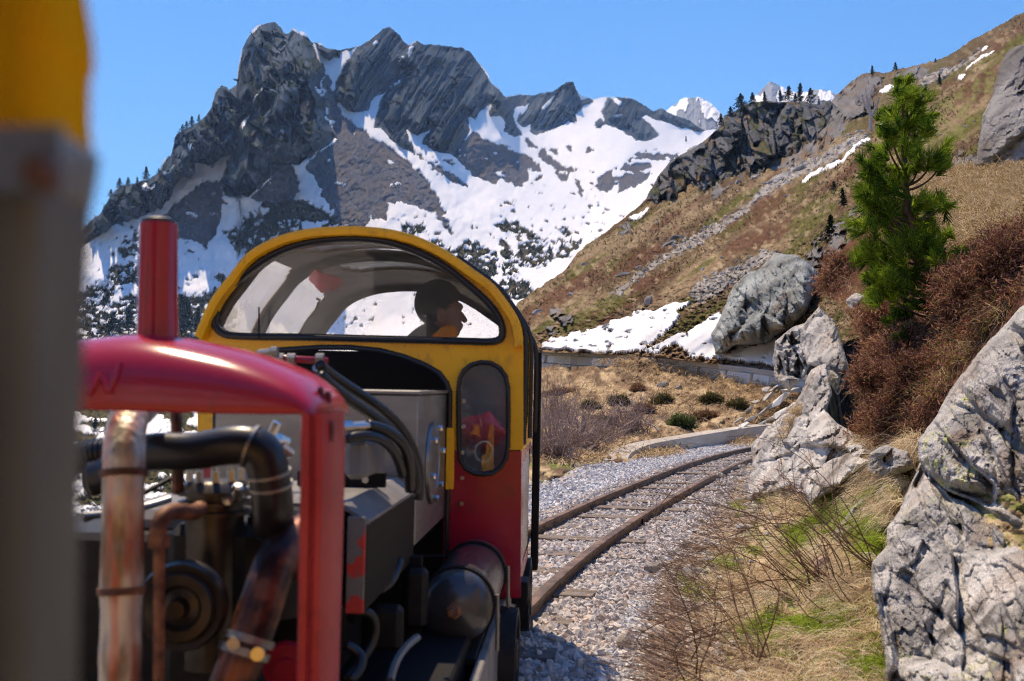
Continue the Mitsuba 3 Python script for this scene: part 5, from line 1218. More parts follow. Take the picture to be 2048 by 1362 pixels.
for k in range(10):
    a = k * .628
    obj('stud', disc(cpz + np.array([0.052 * math.cos(a), 0.052 * math.sin(a), 0.03]), [0, 0, 1], [(0, 0.022), (0.007, 0.022), (0.008, 0.0)], 6), 'm_bright', comp)
for px, py, d_ in ((550, 855, 2.2), (565, 880, 2.15), (572, 900, 2.15), (560, 915, 2.1), (520, 960, 2.1), (475, 985, 2.0), (455, 1000, 2.0)):
    obj('union_nut', disc(at(px, py, d_), unit(r9.normal(size=3)), [(0, 0.018), (0.008, 0.018), (0.012, 0.013), (0.012, -0.013), (0, -0.015)], 8), 'm_bright', loco)
pc = at(363, 1213, 1.86)
pul = obj('pulley', disc(pc, [0, -1, 0], [(0, 0.035), (0.016, 0.035), (0.02, 0.012), (0.034, 0.008), (0.042, 0.018), (0.060, 0.02), (0.066, 0.008), (0.078, 0.012), (0.082, 0.0), (0.075, -0.01), (0.082, -0.02), (0.0, -0.02)], 56), 'm_iron', loco, smooth=30)
e2 = px_path([(640, 1060, 2.05), (592, 1085, 1.98), (556, 1120, 1.93), (535, 1170, 1.90), (515, 1230, 1.88), (490, 1300, 1.86), (440, 1440, 1.84)], 40)
lo = obj('lower_exhaust', tube(e2, np.interp(np.arange(40), [0, 8, 16, 40], [0.05, 0.046, 0.041, 0.043]), 22), 'm_rust2', loco, smooth=True)
scene['m_rust2'] = {'type': 'twosided', 'bsdf': {'type': 'principled', 'base_color': proc(lambda p, n, uv: mix((0.035, 0.02, 0.02), (0.22, 0.085, 0.05), smoothstep(0.35, 0.7, mikit.fbm(p.x * 22, p.y * 22, p.z * 22, octaves=4)))), 'roughness': 0.35, 'metallic': 0.5}}
for k in (26, 28):
    obj('clamp', disc(e2[k], unit(e2[k + 1] - e2[k]), [(0.042, -0.007), (0.048, -0.007), (0.048, 0.007), (0.042, 0.007)], 32), 'm_steel', lo, smooth=20)
obj('clamp_bolt', disc(at(468, 1283, 1.83), [0.2, -1, 0], [(0, 0.02), (0.012, 0.02), (0.014, -0.01)], 8), 'm_bright', lo)
obj('clamp_bolt', disc(at(516, 1305, 1.83), [0.2, -1, 0.1], [(0, 0.02), (0.013, 0.02), (0.015, -0.01)], 8), 'm_bright', lo)
obj('flange', disc(at(598, 1130, 1.93), [0.3, -1, 0], [(0, 0.006), (0.030, 0.006), (0.030, -0.006)], 24), 'm_rust2', lo)
# dark engine block, air cleaner, side plates that fill the bay
def pxbox(x0, y0, x1, y1, va, vb, ch=0.006):
    a, b = L(np.array([x0, x1], float), np.array([y0, y1], float), va)
    return bx(min(a[0], b[0]), max(a[0], b[0]), va, vb, min(a[1], b[1]), max(a[1], b[1]), ch)
obj('engine_block', pxbox(20, 1062, 600, 1500, LD(2.18), LD(2.8), 0.015), 'm_soot', loco)
obj('crankcase', pxbox(330, 1050, 500, 1430, LD(2.02), LD(2.17), 0.02), 'm_soot', loco)
obj('air_cleaner', disc(at(555, 1110, 2.10), [0, 0, 1], [(0, 0.09), (0.055, 0.09), (0.062, 0.08), (0.062, -0.12), (0, -0.13)], 32), 'm_soot', loco, smooth=30)
obj('rocker_cover', pxbox(200, 1018, 345, 1075, LD(2.25), LD(2.7), 0.02), 'm_grey', loco)
obj('bay_wall', pxbox(560, 1105, 835, 1500, LD(2.85), LD(2.87), 0.002), 'm_black', loco)
obj('fuel_pipe', tube(px_path([(170, 1040, 2.1), (260, 1000, 2.2), (345, 955, 2.3)], 12), 0.006, 8), 'm_black', loco)
obj('throttle_rod', tube(px_path([(165, 1032, 2.05), (250, 1022, 2.12), (340, 998, 2.2)], 12), 0.008, 8), 'm_steel', loco)
obj('stay', tube(px_path([(352, 820, 2.0), (355, 900, 2.0), (355, 985, 2.02)], 8), 0.012, 8), 'm_rust2', loco)
# hoses and fittings between the cowl and the cab
for pts, r_ in (([(640, 730, 2.3), (690, 768, 2.4), (760, 815, 2.5), (812, 870, 2.6), (838, 940, 2.66), (836, 1000, 2.66)], 0.0125), ([(640, 748, 2.28), (700, 800, 2.38), (770, 850, 2.5), (818, 905, 2.58), (832, 985, 2.62)], 0.0125), ([(735, 852, 2.35), (775, 862, 2.4), (806, 890, 2.45), (818, 930, 2.5), (820, 980, 2.55)], 0.0135), ([(690, 880, 2.3), (740, 872, 2.34), (785, 900, 2.42), (805, 950, 2.5)], 0.012)):
    obj('hydraulic_hose', tube(px_path(pts, 26), r_, 12), 'm_rubber', loco, smooth=True)
obj('coupling', disc(at(690, 855, 2.33), at(735, 852, 2.35) - at(690, 855, 2.33), [(0, -0.005), (0.017, -0.005), (0.017, 0.016), (0.013, 0.018), (0.013, 0.048), (0.009, 0.05), (0.009, 0.058)], 12), 'm_bright', loco, smooth=25)
obj('pump_housing', pxbox(690, 880, 730, 960, LD(2.35), LD(2.6), 0.012), 'm_grey', loco)
pr_ = [(556, 716, 2.6), (600, 719, 2.6), (655, 722, 2.62)]
rp2 = obj('red_pipe', tube(px_path(pr_, 8), 0.0095, 10), 'm_red', loco, smooth=True)
for px in (560, 583, 640):
    obj('pipe_clip', disc(at(px, 718, 2.6), [1, 0, 0], [(0.0, -0.01), (0.015, -0.01), (0.015, 0.01), (0, 0.01)], 8), 'm_steel', rp2)
obj('valve', disc(at(540, 706, 2.55), [1, 0, 0.1], [(0, -0.03), (0.012, -0.03), (0.012, 0.0), (0.016, 0.004), (0.016, 0.02), (0, 0.022)], 8), 'm_steel', loco)
obj('grease_pipe', tube(px_path([(632, 735, 2.35), (660, 760, 2.42), (690, 775, 2.5)], 8), 0.010, 8), 'm_steel', loco)
for pts in ([(700, 1240, 2.3), (735, 1225, 2.3), (750, 1260, 2.32), (730, 1310, 2.3), (690, 1362, 2.25)], [(690, 1290, 2.2), (720, 1310, 2.2), (700, 1362, 2.15)], [(760, 1180, 2.5), (790, 1150, 2.6), (800, 1120, 2.65)]):
    obj('brake_hose', tube(px_path(pts, 20), 0.011, 10), 'm_rubber', loco, smooth=True)
obj('hand_lever', tube(px_path([(780, 1362, 2.3), (800, 1310, 2.4), (835, 1275, 2.5)], 8), 0.010, 6), 'm_steel', loco)
for k, (px, py, w_, h_, d_) in enumerate([(640, 1150, 90, 60, 2.35), (770, 1260, 60, 90, 2.55), (720, 1180, 50, 40, 2.4), (590, 1250, 60, 120, 2.2), (830, 1200, 40, 120, 2.8)]):
    obj('engine_bracket', pxbox(px - w_ / 2, py - h_ / 2, px + w_ / 2, py + h_ / 2, LD(d_), LD(d_) + 0.06, 0.012), 'm_soot', loco)
obj('hub', disc(at(572, 1335, 2.0), [0.1, -1, 0], [(0, 0.02), (0.02, 0.02), (0.022, 0.0), (0.044, 0.0), (0.048, -0.015)], 30), 'm_red', loco, smooth=30)

# ------------------------------------------------------------------ things in the cab: driver, red bag, cable coil, coat
def hull_chain(joints):
    out = []
    for (a, ra), (b, rb) in joints:
        s = []
        for p_, r_ in ((a, ra), (b, rb)):
            s.append(manifold3d.Manifold.sphere(r_, 20).translate(list(map(float, p_))))
        out.append(manifold3d.Manifold.batch_hull(s))
    m = manifold3d.Manifold.batch_boolean(out, manifold3d.OpType.Add)
    mm = m.refine_to_length(0.02).to_mesh()
    t = trimesh.Trimesh(mm.vert_properties[:, :3], mm.tri_verts)
    trimesh.smoothing.filter_taubin(t, iterations=8)
    return t


DD = 4.62
H = at(884, 622, DD)                         # middle of the head
sc_ = DD / FPX
sh = at(832, 672, DD + 0.04)                 # neck and shoulders, leaning to the right
X, Z, Y = np.array([1.0, 0, 0]), np.array([0, 0, 1.0]), np.array([0, 1.0, 0])
hips = sh + Z * -0.62 - X * 0.05
body = hull_chain([((hips, 0.15), (sh - Z * 0.16 - X * .02, 0.155)), ((sh - Z * .16 - X * .17 + Y * .0, 0.085), (sh - Z * 0.12 + X * 0.17, 0.085)), ((sh - Z * .12, 0.12), (sh - Z * 0.02 + X * 0.05, 0.075)), ((sh - Z * .02 + X * .05, 0.062), (H - Z * .06 - X * .01, 0.055)),
                   ((sh - Z * .14 - X * .18, 0.075), (sh - Z * .42 - X * .24 + Y * .05, 0.055)), ((sh - Z * .42 - X * .24 + Y * .05, 0.055), (sh - Z * .40 - X * .12 + Y * .30, 0.042)), ((sh - Z * .13 + X * .18, 0.075), (sh - Z * .40 + X * .26 + Y * .08, 0.055)), ((sh - Z * .40 + X * .26 + Y * .08, 0.055), (sh - Z * .38 + X * .16 + Y * .32, 0.042)),
                   ((hips - X * .09, 0.10), (hips - X * .11 + Y * .40 + Z * .02, 0.075)), ((hips + X * .09, 0.10), (hips + X * .11 + Y * .40 + Z * .02, 0.075)), ((hips - X * .11 + Y * .40 + Z * .02, 0.072), (hips - X * .11 + Y * .42 - Z * .40, 0.05)), ((hips + X * .11 + Y * .40 + Z * .02, 0.072), (hips + X * .11 + Y * .42 - Z * .40, 0.05))])
head = hull_chain([((H + Z * .035 - X * .012, 0.088), (H - Z * .02 + X * .01, 0.080)), ((H - Z * .02 + X * .02, 0.072), (H - Z * .085 + X * .045, 0.042)), ((H - Z * .015 + X * .085, 0.014), (H - Z * .042 + X * .104, 0.013)), ((H - Z * .066 + X * .082, 0.016), (H - Z * .078 + X * .08, 0.014)), ((H + Z * .015 + X * .06, 0.03), (H + Z * .018 + X * .075, 0.022)), ((H - Y * .085 - Z * .005, 0.02), (H - Y * .088 - Z * .045, 0.016))])
drv = thing('person', 'driver in a dark jacket and cap with orange collar, head bent to the right', 'person')
scene['m_jacket'] = {'type': 'twosided', 'bsdf': {'type': 'diffuse', 'reflectance': rgb(0.028, 0.034, 0.05)}}
scene['m_skin'] = {'type': 'twosided', 'bsdf': {'type': 'principled', 'base_color': rgb(0.26, 0.14, 0.10), 'roughness': 0.5}}
scene['m_orange'] = {'type': 'twosided', 'bsdf': {'type': 'diffuse', 'reflectance': rgb(0.85, 0.33, 0.02)}}
obj('body', body, 'm_jacket', drv, smooth=True)
obj('head', head, 'm_skin', drv, smooth=True)
cap_m = trimesh.creation.icosphere(subdivisions=3, radius=1.0); cv = np.array(cap_m.vertices) * [0.110, 0.106, 0.112] + H + Z * .035 - X * .018
kf = cap_m.faces[((cv[cap_m.faces].mean(1) - H) @ unit(np.array([-0.75, 0, 0.65])) > -0.02)]
obj('cap', TM(cv, kf), 'm_jacket', drv, smooth=True)
obj('collar', hull_chain([((sh + X * .11 - Z * .03 - Y * .04, 0.055), (H - Z * .10 + X * .03 - Y * .03, 0.042)), ((sh + X * .13 - Z * .10 - Y * .05, 0.06), (sh + X * .11 - Z * .03 - Y * .04, 0.055))]), 'm_orange', drv, smooth=True)
for s_ in (-1, 1):
    hp = sh + X * (.16 * s_ if s_ > 0 else -.12) + Y * (.32 if s_ > 0 else .30) - Z * (.38 if s_ > 0 else .40)
    hnd = [((hp, 0.03), (hp + Y * .08, 0.034))] + [((hp + Y * .08 + X * (k - 1.5) * .02, 0.010), (hp + Y * (.13 + .008 * (k in (1, 2))) + X * (k - 1.5) * .022 - Z * .03, 0.008)) for k in range(4)] + [((hp + Y * .04 - X * .03 * s_, 0.012), (hp + Y * .085 - X * .055 * s_ - Z * .01, 0.009))]
    obj('hand', hull_chain(hnd), 'm_skin', drv, smooth=True)
scene['m_cord'] = {'type': 'twosided', 'bsdf': {'type': 'diffuse', 'reflectance': rgb(0.75, 0.68, 0.52)}}
# red bag hanging under the roof
bc_ = at(650, 562, 4.0)
bm = rock_blob((0.080, 0.07, 0.048), 77, 3, 0.45)
bm.apply_transform(trimesh.transformations.rotation_matrix(0.22, [0, 1, 0])); bm.apply_translation(bc_)
scene['m_bag'] = {'type': 'twosided', 'bsdf': {'type': 'principled', 'base_color': rgb(0.55, 0.03, 0.05), 'roughness': 0.4, 'sheen': 0.5}}
obj('bag', bm, 'm_bag', smooth=40, label='crumpled red bag hanging under the cab roof', cat='bag')
t_ = np.linspace(0, 4 * np.pi, 70)
co = at(968, 905, 3.75)
obj('cable_coil', tube(co + np.stack([0.033 * np.cos(t_) * (1 + .06 * np.sin(t_ * .7)), 0.004 * t_ * .5 + .02, 0.038 * np.sin(t_)], 1), 0.0042, 6), 'm_cord', label='pale coiled cable hanging inside the oval window', cat='cable', smooth=True)
cm_ = rock_blob((0.10, 0.05, 0.08), 88, 3, 0.6); cm_.apply_translation(at(965, 862, 3.9))
obj('jacket', cm_, 'm_bag', smooth=40, label='folded red jacket lying behind the oval window', cat='jacket')

# ------------------------------------------------------------------ the carriage post right beside the camera
car = thing('carriage', 'out of focus carriage corner post with yellow top, metal collar and dark lower half', 'carriage')
DP = 0.36


def post(pts, name, mat, depth=0.05, smooth=30):
    """upright whose far inner edge stands at these (px, py); its lit side face turns towards the line"""
    rows = []
    for x, y in pts:
        r_ = at(x, y, DP + depth)
        row = [r_ + np.array([-0.2, -depth, 0])]
        for k in range(9):
            a = math.pi / 2 * k / 8
            row.append(r_ + np.array([-0.010 * (1 - math.sin(a)), -depth + 0.010 * (1 - math.cos(a)), 0]))
        row.append(r_ + np.array([0, -0.004, 0])); row.append(r_ + np.array([-0.004, 0, 0])); row.append(r_ + np.array([-0.2, 0, 0]))
        rows.append(row)
    return obj(name, TM(np.array(rows).reshape(-1, 3), grid_faces(len(rows), 13)[:, ::-1]), mat, car, smooth=smooth)


post([(160, -120), (172, -40), (182, 10), (195, 90), (198, 135), (196, 152), (190, 165), (189, 200), (189, 260), (194, 300), (196, 312)], 'post_top', 'm_post_top')
post([(204, 314), (209, 322), (204, 360), (196, 405), (192, 418)], 'collar', 'm_steel')
post([(190, 420), (186, 500), (180, 620), (174, 800), (169, 1000), (166, 1200), (164, 1450)], 'post', 'm_post')
scene['m_post_top'] = {'type': 'twosided', 'bsdf': {'type': 'diffuse', 'reflectance': proc(lambda p, n, uv: mix((0.70, 0.30, 0.006), (0.90, 0.46, 0.012), mikit.noise(p.x * 60, p.y * 60, p.z * 4)))}}
scene['m_post'] = {'type': 'twosided', 'bsdf': {'type': 'principled', 'base_color': proc(lambda p, n, uv: mix((0.065, 0.058, 0.045), (0.15, 0.132, 0.095), mikit.fbm(p.x * 30, p.y * 30, p.z * 12, octaves=3))), 'roughness': 0.5}}
def boxw(x0, x1, y0, y1, z0, z1):
    m_ = trimesh.creation.box((x1 - x0, y1 - y0, z1 - z0)); m_.apply_translation([(x0 + x1) / 2, (y0 + y1) / 2, (z0 + z1) / 2]); return m_


# the rest of the carriage, beside and behind the camera
obj('end_panel', boxw(-1.36, -0.22, 0.372, 0.40, 0.30, 0.80), 'm_yellow', car)
obj('end_arch', boxw(-1.36, -0.22, 0.372, 0.40, 1.55, 1.96), 'm_post', car)
obj('corner_post', boxw(-1.37, -1.29, 0.36, 0.41, 0.80, 1.55), 'm_yellow', car)
obj('roof', boxw(-1.40, -0.14, -2.6, 0.42, 1.965, 2.0), 'm_post', car)
obj('side_panel', boxw(-0.19, -0.16, -2.6, 0.355, 0.30, 0.72), 'm_yellow', car)
obj('side_panel', boxw(-1.38, -1.35, -2.6, 0.36, 0.30, 0.75), 'm_yellow', car)
obj('partition', boxw(-1.345, -0.195, -1.30, -1.27, 0.36, 1.96), 'm_post', car)
obj('floor', boxw(-1.345, -0.195, -2.6, 0.365, 0.30, 0.35), 'm_post', car)
obj('bench', boxw(-1.30, -0.22, -1.25, -0.75, 0.36, 0.66), 'm_post', car)
obj('bolt', disc(at(80, 345, DP - 0.012), [0, -1, 0], [(0, 0.006), (0.005, 0.005), (0.0062, 0.002), (0.0062, -0.004)], 20), 'm_rust', car, smooth=30)
obj('bracket', trimesh.creation.box((0.03, 0.004, 0.024), trimesh.transformations.translation_matrix(at(40, 320, DP - 0.006))), 'm_steel', car)
# ------------------------------------------------------------------ plants
ORD = ['first', 'second', 'third', 'fourth', 'fifth', 'sixth', 'seventh', 'eighth', 'ninth', 'tenth', 'eleventh', 'twelfth']
UPZ = np.array([0, 0, 1.0])


def perp(d, r):
    return unit(np.cross(d, r.normal(size=d.shape)))


def conifer(base, h, seed, label, group, bare=False, broad=1.0, cat='pine tree', name='pine_tree'):
    r = np.random.default_rng(seed)
    t = thing(name, label, cat, group)
    lean = np.array([r.normal() * .05, 0, 1.0])
    obj('trunk', tube(np.array([base - UPZ * h * .05, base + lean * h * .5, base + lean * h * .97]), [h * .022, h * .016, h * .005], 5), 'm_bark', t)
    n = 110 if bare else 520
    z = r.random(n) ** 0.8
    a = r.random(n) * 2 * np.pi
    lay = 0.5 + 0.5 * np.sin(z * 22 + seed)
    rad = h * 0.42 * broad * (1.02 - z) * (0.45 + 0.55 * lay) * (0.6 + 0.6 * r.random(n)) * (0.75 + 0.35 * np.sin(a * 2 + seed))
    out = np.stack([np.cos(a), np.sin(a), np.zeros(n)], 1)
    p = base + lean * (h * (0.10 + 0.88 * z))[:, None] + out * (rad * r.random(n) ** .5)[:, None]
    d = unit(out + UPZ * r.normal(0.05, .35, n)[:, None])
    v, f, m = strips(p - d * (h * 0.04), d, perp(d, r), h * r.uniform(0.06, 0.13, n), np.full(n, h * (0.02 if bare else 0.055)), np.tile([0, 0, -0.35], (n, 1)), 1, 0.3)
    c = lerpc((0.016, 0.024, 0.012), (0.05, 0.065, 0.026), r.random(n) ** 1.5)
    obj('crown', TM(v, f), 'm_earth', t, color=np.repeat(c, m, 0), kind='stuff')
    return t


scene['m_bark'] = {'type': 'twosided', 'bsdf': {'type': 'diffuse', 'reflectance': proc(lambda p, n, uv: mix((0.07, 0.05, 0.038), (0.17, 0.125, 0.095), mikit.fbm(p.x * 40, p.y * 40, p.z * 18, octaves=3)))}}
# pines on the cliff top, on the skyline and on the hillside
CT = [(1442, 252, 28, 0.8), (1462, 236, 26, 1.1), (1481, 224, 40, 1.6), (1505, 214, 32, 1.5), (1530, 206, 26, 0.9), (1562, 202, 26, 0.8), (1576, 201, 32, 1.4), (1591, 203, 20, 0.8), (1599, 203, 40, 0.55), (1622, 205, 32, 1.7), (1638, 208, 14, 1.2)]
for k, (px, py, hp, br) in enumerate(CT):
    b = at(px, py + 3, float(cd(np.array([[px, py]]) / 100.0)[0]) - 14)
    conifer(b, 1.05 * hp * b[1] / FPX, 900 + k, '%s pine from the left along the top of the dark cliff' % ORD[k], 'pines on the cliff top', broad=br * 1.2)
for k, (px, py, hp) in enumerate([(1485, 268, 30), (1488, 292, 26), (1430, 300, 20), (1455, 330, 22), (1515, 250, 22), (1372, 284, 12), (1340, 350, 22), (1318, 370, 18), (1470, 300, 18)]):
    b = at(px, py, float(cd(np.array([[px, py]]) / 100.0)[0]) - 40 + 12 * (py > 320))
    conifer(b, hp * b[1] / FPX, 930 + k, ['small pine high on the cliff face below the broad summit pines', 'small pine just under the highest pine of the cliff face', 'small pine at the left shoulder of the cliff', 'small pine in the lower middle of the cliff face', 'small pine below the rim in the middle of the cliff', 'tiny pine on the left edge of the cliff above the snow', 'small pine on the low ledge near the left foot of the cliff', 'lowest pine at the left foot of the cliff', 'small pine in the shaded centre of the cliff face'][k], 'small pines on the cliff face', broad=0.9)
for (px, py, hp, br, lab) in [(1791, 143, 20, 1.7, 'lone pine standing against the sky on the skyline of the hill'), (1871, 126, 10, 1.5, 'tiny pine on the skyline right of the lone pine'), (1657, 486, 58, 1.0, 'small young pine in the rocky scrub left of the large pine'), (1688, 415, 40, 0.7, 'slender seedling pine above the small young pine'), (1668, 385, 24, 1.5, 'low bushy pine on the heath above the rocky scrub'), (1745, 152, 22, 0.8, 'thin pine on the crag below the skyline'), (1880, 172, 26, 0.9, 'small pine high on the green heath under the skyline')]:
    b = on_hill(px, py)
    conifer(b, hp * b[1] / FPX, 960 + int(px), lab, None, broad=br)
# trees of the massif across the valley
def on_massif(px, py):
    i = np.argmin((MGRID['px'] - px) ** 2 + (MGRID['py'] - py) ** 2); v = MGRID['V'].reshape(-1, 3)[i]
    return at(px, py, v[1] - 2)
RT = [(222, 396, 16), (238, 378, 20), (256, 374, 18), (275, 369, 14), (292, 362, 26), (318, 350, 12), (364, 264, 14), (374, 260, 16), (384, 254, 20), (397, 244, 14), (427, 214, 10)]
for k, (px, py, hp) in enumerate(RT):
    b = on_massif(px, py); conifer(b, hp * 1.15 * b[1] / FPX, 1000 + k, '%s tree from the left on the ridge that climbs to the rocky summit' % ORD[k], 'trees on the left ridge', broad=1.5)
LT = [(482, 436, 38, 1), (520, 455, 44, 1), (500, 470, 34, 0), (550, 462, 40, 0), (575, 470, 34, 0), (535, 490, 36, 0), (480, 495, 36, 0), (600, 470, 26, 0), (515, 500, 30, 0)]
for k, (px, py, hp, br) in enumerate(LT):
    b = on_massif(px, py); conifer(b, hp * b[1] / FPX, 1030 + k, ('bare tree standing out of the dark grove on the snow, ' + ('left one' if k == 0 else 'right one')) if br else 'dark conifer in the snow grove behind the cab, ' + ['', '', 'left of the two bare trees', 'tallest one', 'right of the tallest one', 'lowest one in the middle', 'lowest one on the left', 'far right one', 'one nearest the cab roof'][k], 'conifers of the grove' if not br else None, bare=bool(br))
VT = [(222, 668, 46, 'conifer left of the exhaust stack, nearest the post'), (238, 672, 34, 'short conifer second from the post, left of the exhaust stack'), (257, 668, 58, 'tall conifer just left of the exhaust stack'), (360, 672, 84, 'tall dark conifer immediately right of the exhaust stack'), (372, 668, 74, 'dark conifer between the exhaust stack and the cab'), (392, 672, 60, 'lower dark conifer beside the yellow edge of the cab'), (428, 606, 34, 'small conifer by the upper left curve of the cab'), (190, 868, 34, 'young conifer seen through the opening under the red cowl'), (212, 872, 30, 'second young conifer seen under the red cowl')]
for k, (px, py, hp, lab) in enumerate(VT):
    b = on_massif(px, py); conifer(b, hp * b[1] / FPX, 1050 + k, lab, None, broad=1.1)
# dwarf shrubs in masses on the massif
r = np.random.default_rng(70)
bm_ = MGRID['bush'] & (r.random(MGRID['bush'].shape) < 0.22)
p = MGRID['V'][bm_]; n = len(p)
d = unit(r.normal(size=(n, 3)) * [1, .6, .5] + [0, -0.2, 0.7])
v, f, m = strips(p, d, perp(d, r), r.uniform(1.0, 3.2, n) * p[:, 1] / 550, np.full(n, 1.3) * p[:, 1] / 550, r.normal(size=(n, 3)) * .3, 1, 0.3)
obj('dwarf_shrubs', TM(v, f), 'm_earth', color=np.repeat(lerpc((0.025, 0.030, 0.017), (0.10, 0.085, 0.045), r.random(n)), m, 0), kind='stuff', label='dark dwarf shrubs in masses on the snowy slope', cat='shrubs')
rk = MGRID['rock'] & (r.random(MGRID['rock'].shape) < 0.035) & (MGRID['px'] < 640) & (np.arange(MGRID['px'].shape[0])[:, None] > 9) & (fbm(np.stack([MGRID['px'] / 40, MGRID['py'] / 40, MGRID['px'] * 0], -1), 3, 5) > 0.5)
p = MGRID['V'][rk]; n = len(p); d = unit(r.normal(size=(n, 3)) * [1, .6, .3] + [0, -0.3, 0.8])
v, f, m = strips(p, d, perp(d, r), r.uniform(2, 6, n), np.full(n, 2.0), r.normal(size=(n, 3)) * .3, 1, 0.2)
obj('mountain_scrub', TM(v, f), 'm_earth', color=np.repeat(lerpc((0.02, 0.028, 0.014), (0.06, 0.065, 0.03), r.random(n)), m, 0), kind='stuff', label='dark scrub growing on the ledges of the rocky summit', cat='scrub')
# heath plants on the hillside
n = 80000
px = r.uniform(1030, 2060, n); py = r.uniform(30, 730, n)
dh = h_lin(np.stack([px, py], 1)); okk = np.isfinite(dh) & (py > hsky(px) + 5)
px, py, dh = px[okk], py[okk], dh[okk]
den = fbm(np.stack([(px * .81 - py * .59) / 160, (px * .59 + py * .81) / 42, px * 0], 1), 4, 32)
kk = (den > 0.47) & (r.random(len(px)) < 0.85); px, py, dh, den = px[kk], py[kk], dh[kk], den[kk]
hs, _ = inside(HSNOW, px, py); px, py, dh, den = px[~hs], py[~hs], dh[~hs], den[~hs]
p = at(px, py, dh); n = len(p); s = (dh / FPX)
d = unit(r.normal(size=(n, 3)) * [1.0, .6, .45] + [-0.2, -0.45, 0.55])
v, f, m = strips(p - UPZ * s[:, None] * 1.2, d, perp(d, r), s * r.uniform(2.5, 6.5, n), s * 3.0, r.normal(size=(n, 3)) * .3, 1, 0.3)
c = np.where((den > 0.55)[:, None], lerpc((0.065, 0.065, 0.02), (0.20, 0.185, 0.06), r.random(n)), lerpc((0.11, 0.06, 0.035), (0.32, 0.22, 0.12), r.random(n)))
obj('heath', TM(v, f), 'm_earth', color=np.repeat(c, m, 0), kind='stuff', label='olive and rust coloured low heath covering the hillside', cat='heath')


def tufts(px, py, base_fn, n_each, length, width, colors, seed, lean, spread=0.35, droop=0.5, foot=0.03, seg=2):
    r = np.random.default_rng(seed)
    P0 = base_fn(px, py)
    g = np.isfinite(P0).all(1); P0 = P0[g]; L_ = np.broadcast_to(length, len(px))[g] if np.ndim(length) else np.full(len(P0), length)
    N = len(P0) * n_each
    P_ = np.repeat(P0, n_each, 0) + r.normal(size=(N, 3)) * foot * [1, 1, .3]
    d = unit(np.asarray(lean) + r.normal(size=(N, 3)) * spread)
    ln = np.repeat(L_, n_each) * r.uniform(0.5, 1.2, N)
    v, f, m = strips(P_, d, perp(d, r), ln, np.full(N, width) if np.ndim(width) == 0 else np.repeat(width[g], n_each), np.tile([0, 0, -droop], (N, 1)) + r.normal(size=(N, 3)) * .15, seg, 0.15)
    pick = colors(np.repeat(np.stack([px[g], py[g]], 1), n_each, 0), r)
    return TM(v, f), np.repeat(pick, m, 0)


def dry(xy, r):
    t = r.random(len(xy)); c = lerpc((0.40, 0.29, 0.17), (0.85, 0.72, 0.50), t)
    gmask = fbm(np.c_[xy / 40, xy[:, 0] * 0], 3, 19) + r.normal(size=len(xy)) * .04 > 0.585
    return np.where(gmask[:, None], lerpc((0.12, 0.17, 0.02), (0.28, 0.38, 0.05), t), c)


# grass of the bank: combed tussocks, straw with green ones between
r = np.random.default_rng(71)


def tussocks(px, py, base_fn, n_each, length, width, seed, foot, green, mats):
    r = np.random.default_rng(seed)
    P0 = base_fn(px, py); g = np.isfinite(P0).all(1); P0 = P0[g]; n = len(P0)
    comb = unit(np.array([-0.45, -0.35, 0.55]) + r.normal(size=(n, 3)) * [.35, .3, .25])
    gr = green[g]
    tone = lerpc((0.40, 0.28, 0.16), (0.95, 0.82, 0.58), r.random(n)); tone = np.where(gr[:, None], lerpc((0.16, 0.22, 0.03), (0.40, 0.52, 0.07), r.random(n)), tone)
    N = n * n_each
    d = unit(np.repeat(comb, n_each, 0) + r.normal(size=(N, 3)) * .22)
    ln = np.repeat(length * r.uniform(.6, 1.4, n), n_each) * r.uniform(.5, 1.15, N)
    P_ = np.repeat(P0, n_each, 0) + r.normal(size=(N, 3)) * foot * [1, 1, .3]
    v, f, m = strips(P_, d, perp(d, r), ln, np.full(N, width), np.tile([-.1, -.05, -0.75], (N, 1)) + r.normal(size=(N, 3)) * .12, 3, 0.2)
    c = np.repeat(tone, n_each, 0) * r.uniform(.65, 1.25, (N, 1))
    return TM(v, f), np.clip(np.repeat(c, m, 0), 0, .9)


n = 5200
px = r.uniform(1350, 1880, n); py = 880 + 530 * r.random(n) ** 1.2
edge = np.interp(py, [860, 920, 990, 1150, 1250, 1420], [1560, 1530, 1500, 1390, 1400, 1390])
right = np.interp(py, [880, 950, 1050, 1150, 1420], [1850, 1830, 1790, 1760, 1800])
k_ = (px > edge + 90 * (r.random(n) - .3)) & (px < right) & (fbm(np.stack([px / 60, py / 60, px * 0], 1), 3, 5) > 0.40)
OC = unary_union([Polygon([(1486, 968), (1507, 941), (1503, 890), (1534, 853), (1672, 846), (1746, 902), (1726, 958), (1636, 1012), (1582, 979), (1541, 988), (1494, 1006)])])
k_ &= ~shapely.contains_xy(OC, px, py)
px, py = px[k_], py[k_]
grn = fbm(np.stack([px / 70, py / 70, px * 0], 1), 3, 19) + r.normal(size=len(px)) * .05 > 0.615
m_, c_ = tussocks(px, py, on_bank, 26, 0.17, 0.0050, 72, 0.022, grn, None)
obj('bank_grass', m_, 'm_leaf', color=c_, kind='stuff', label='dry and green grass on the bank', cat='grass')
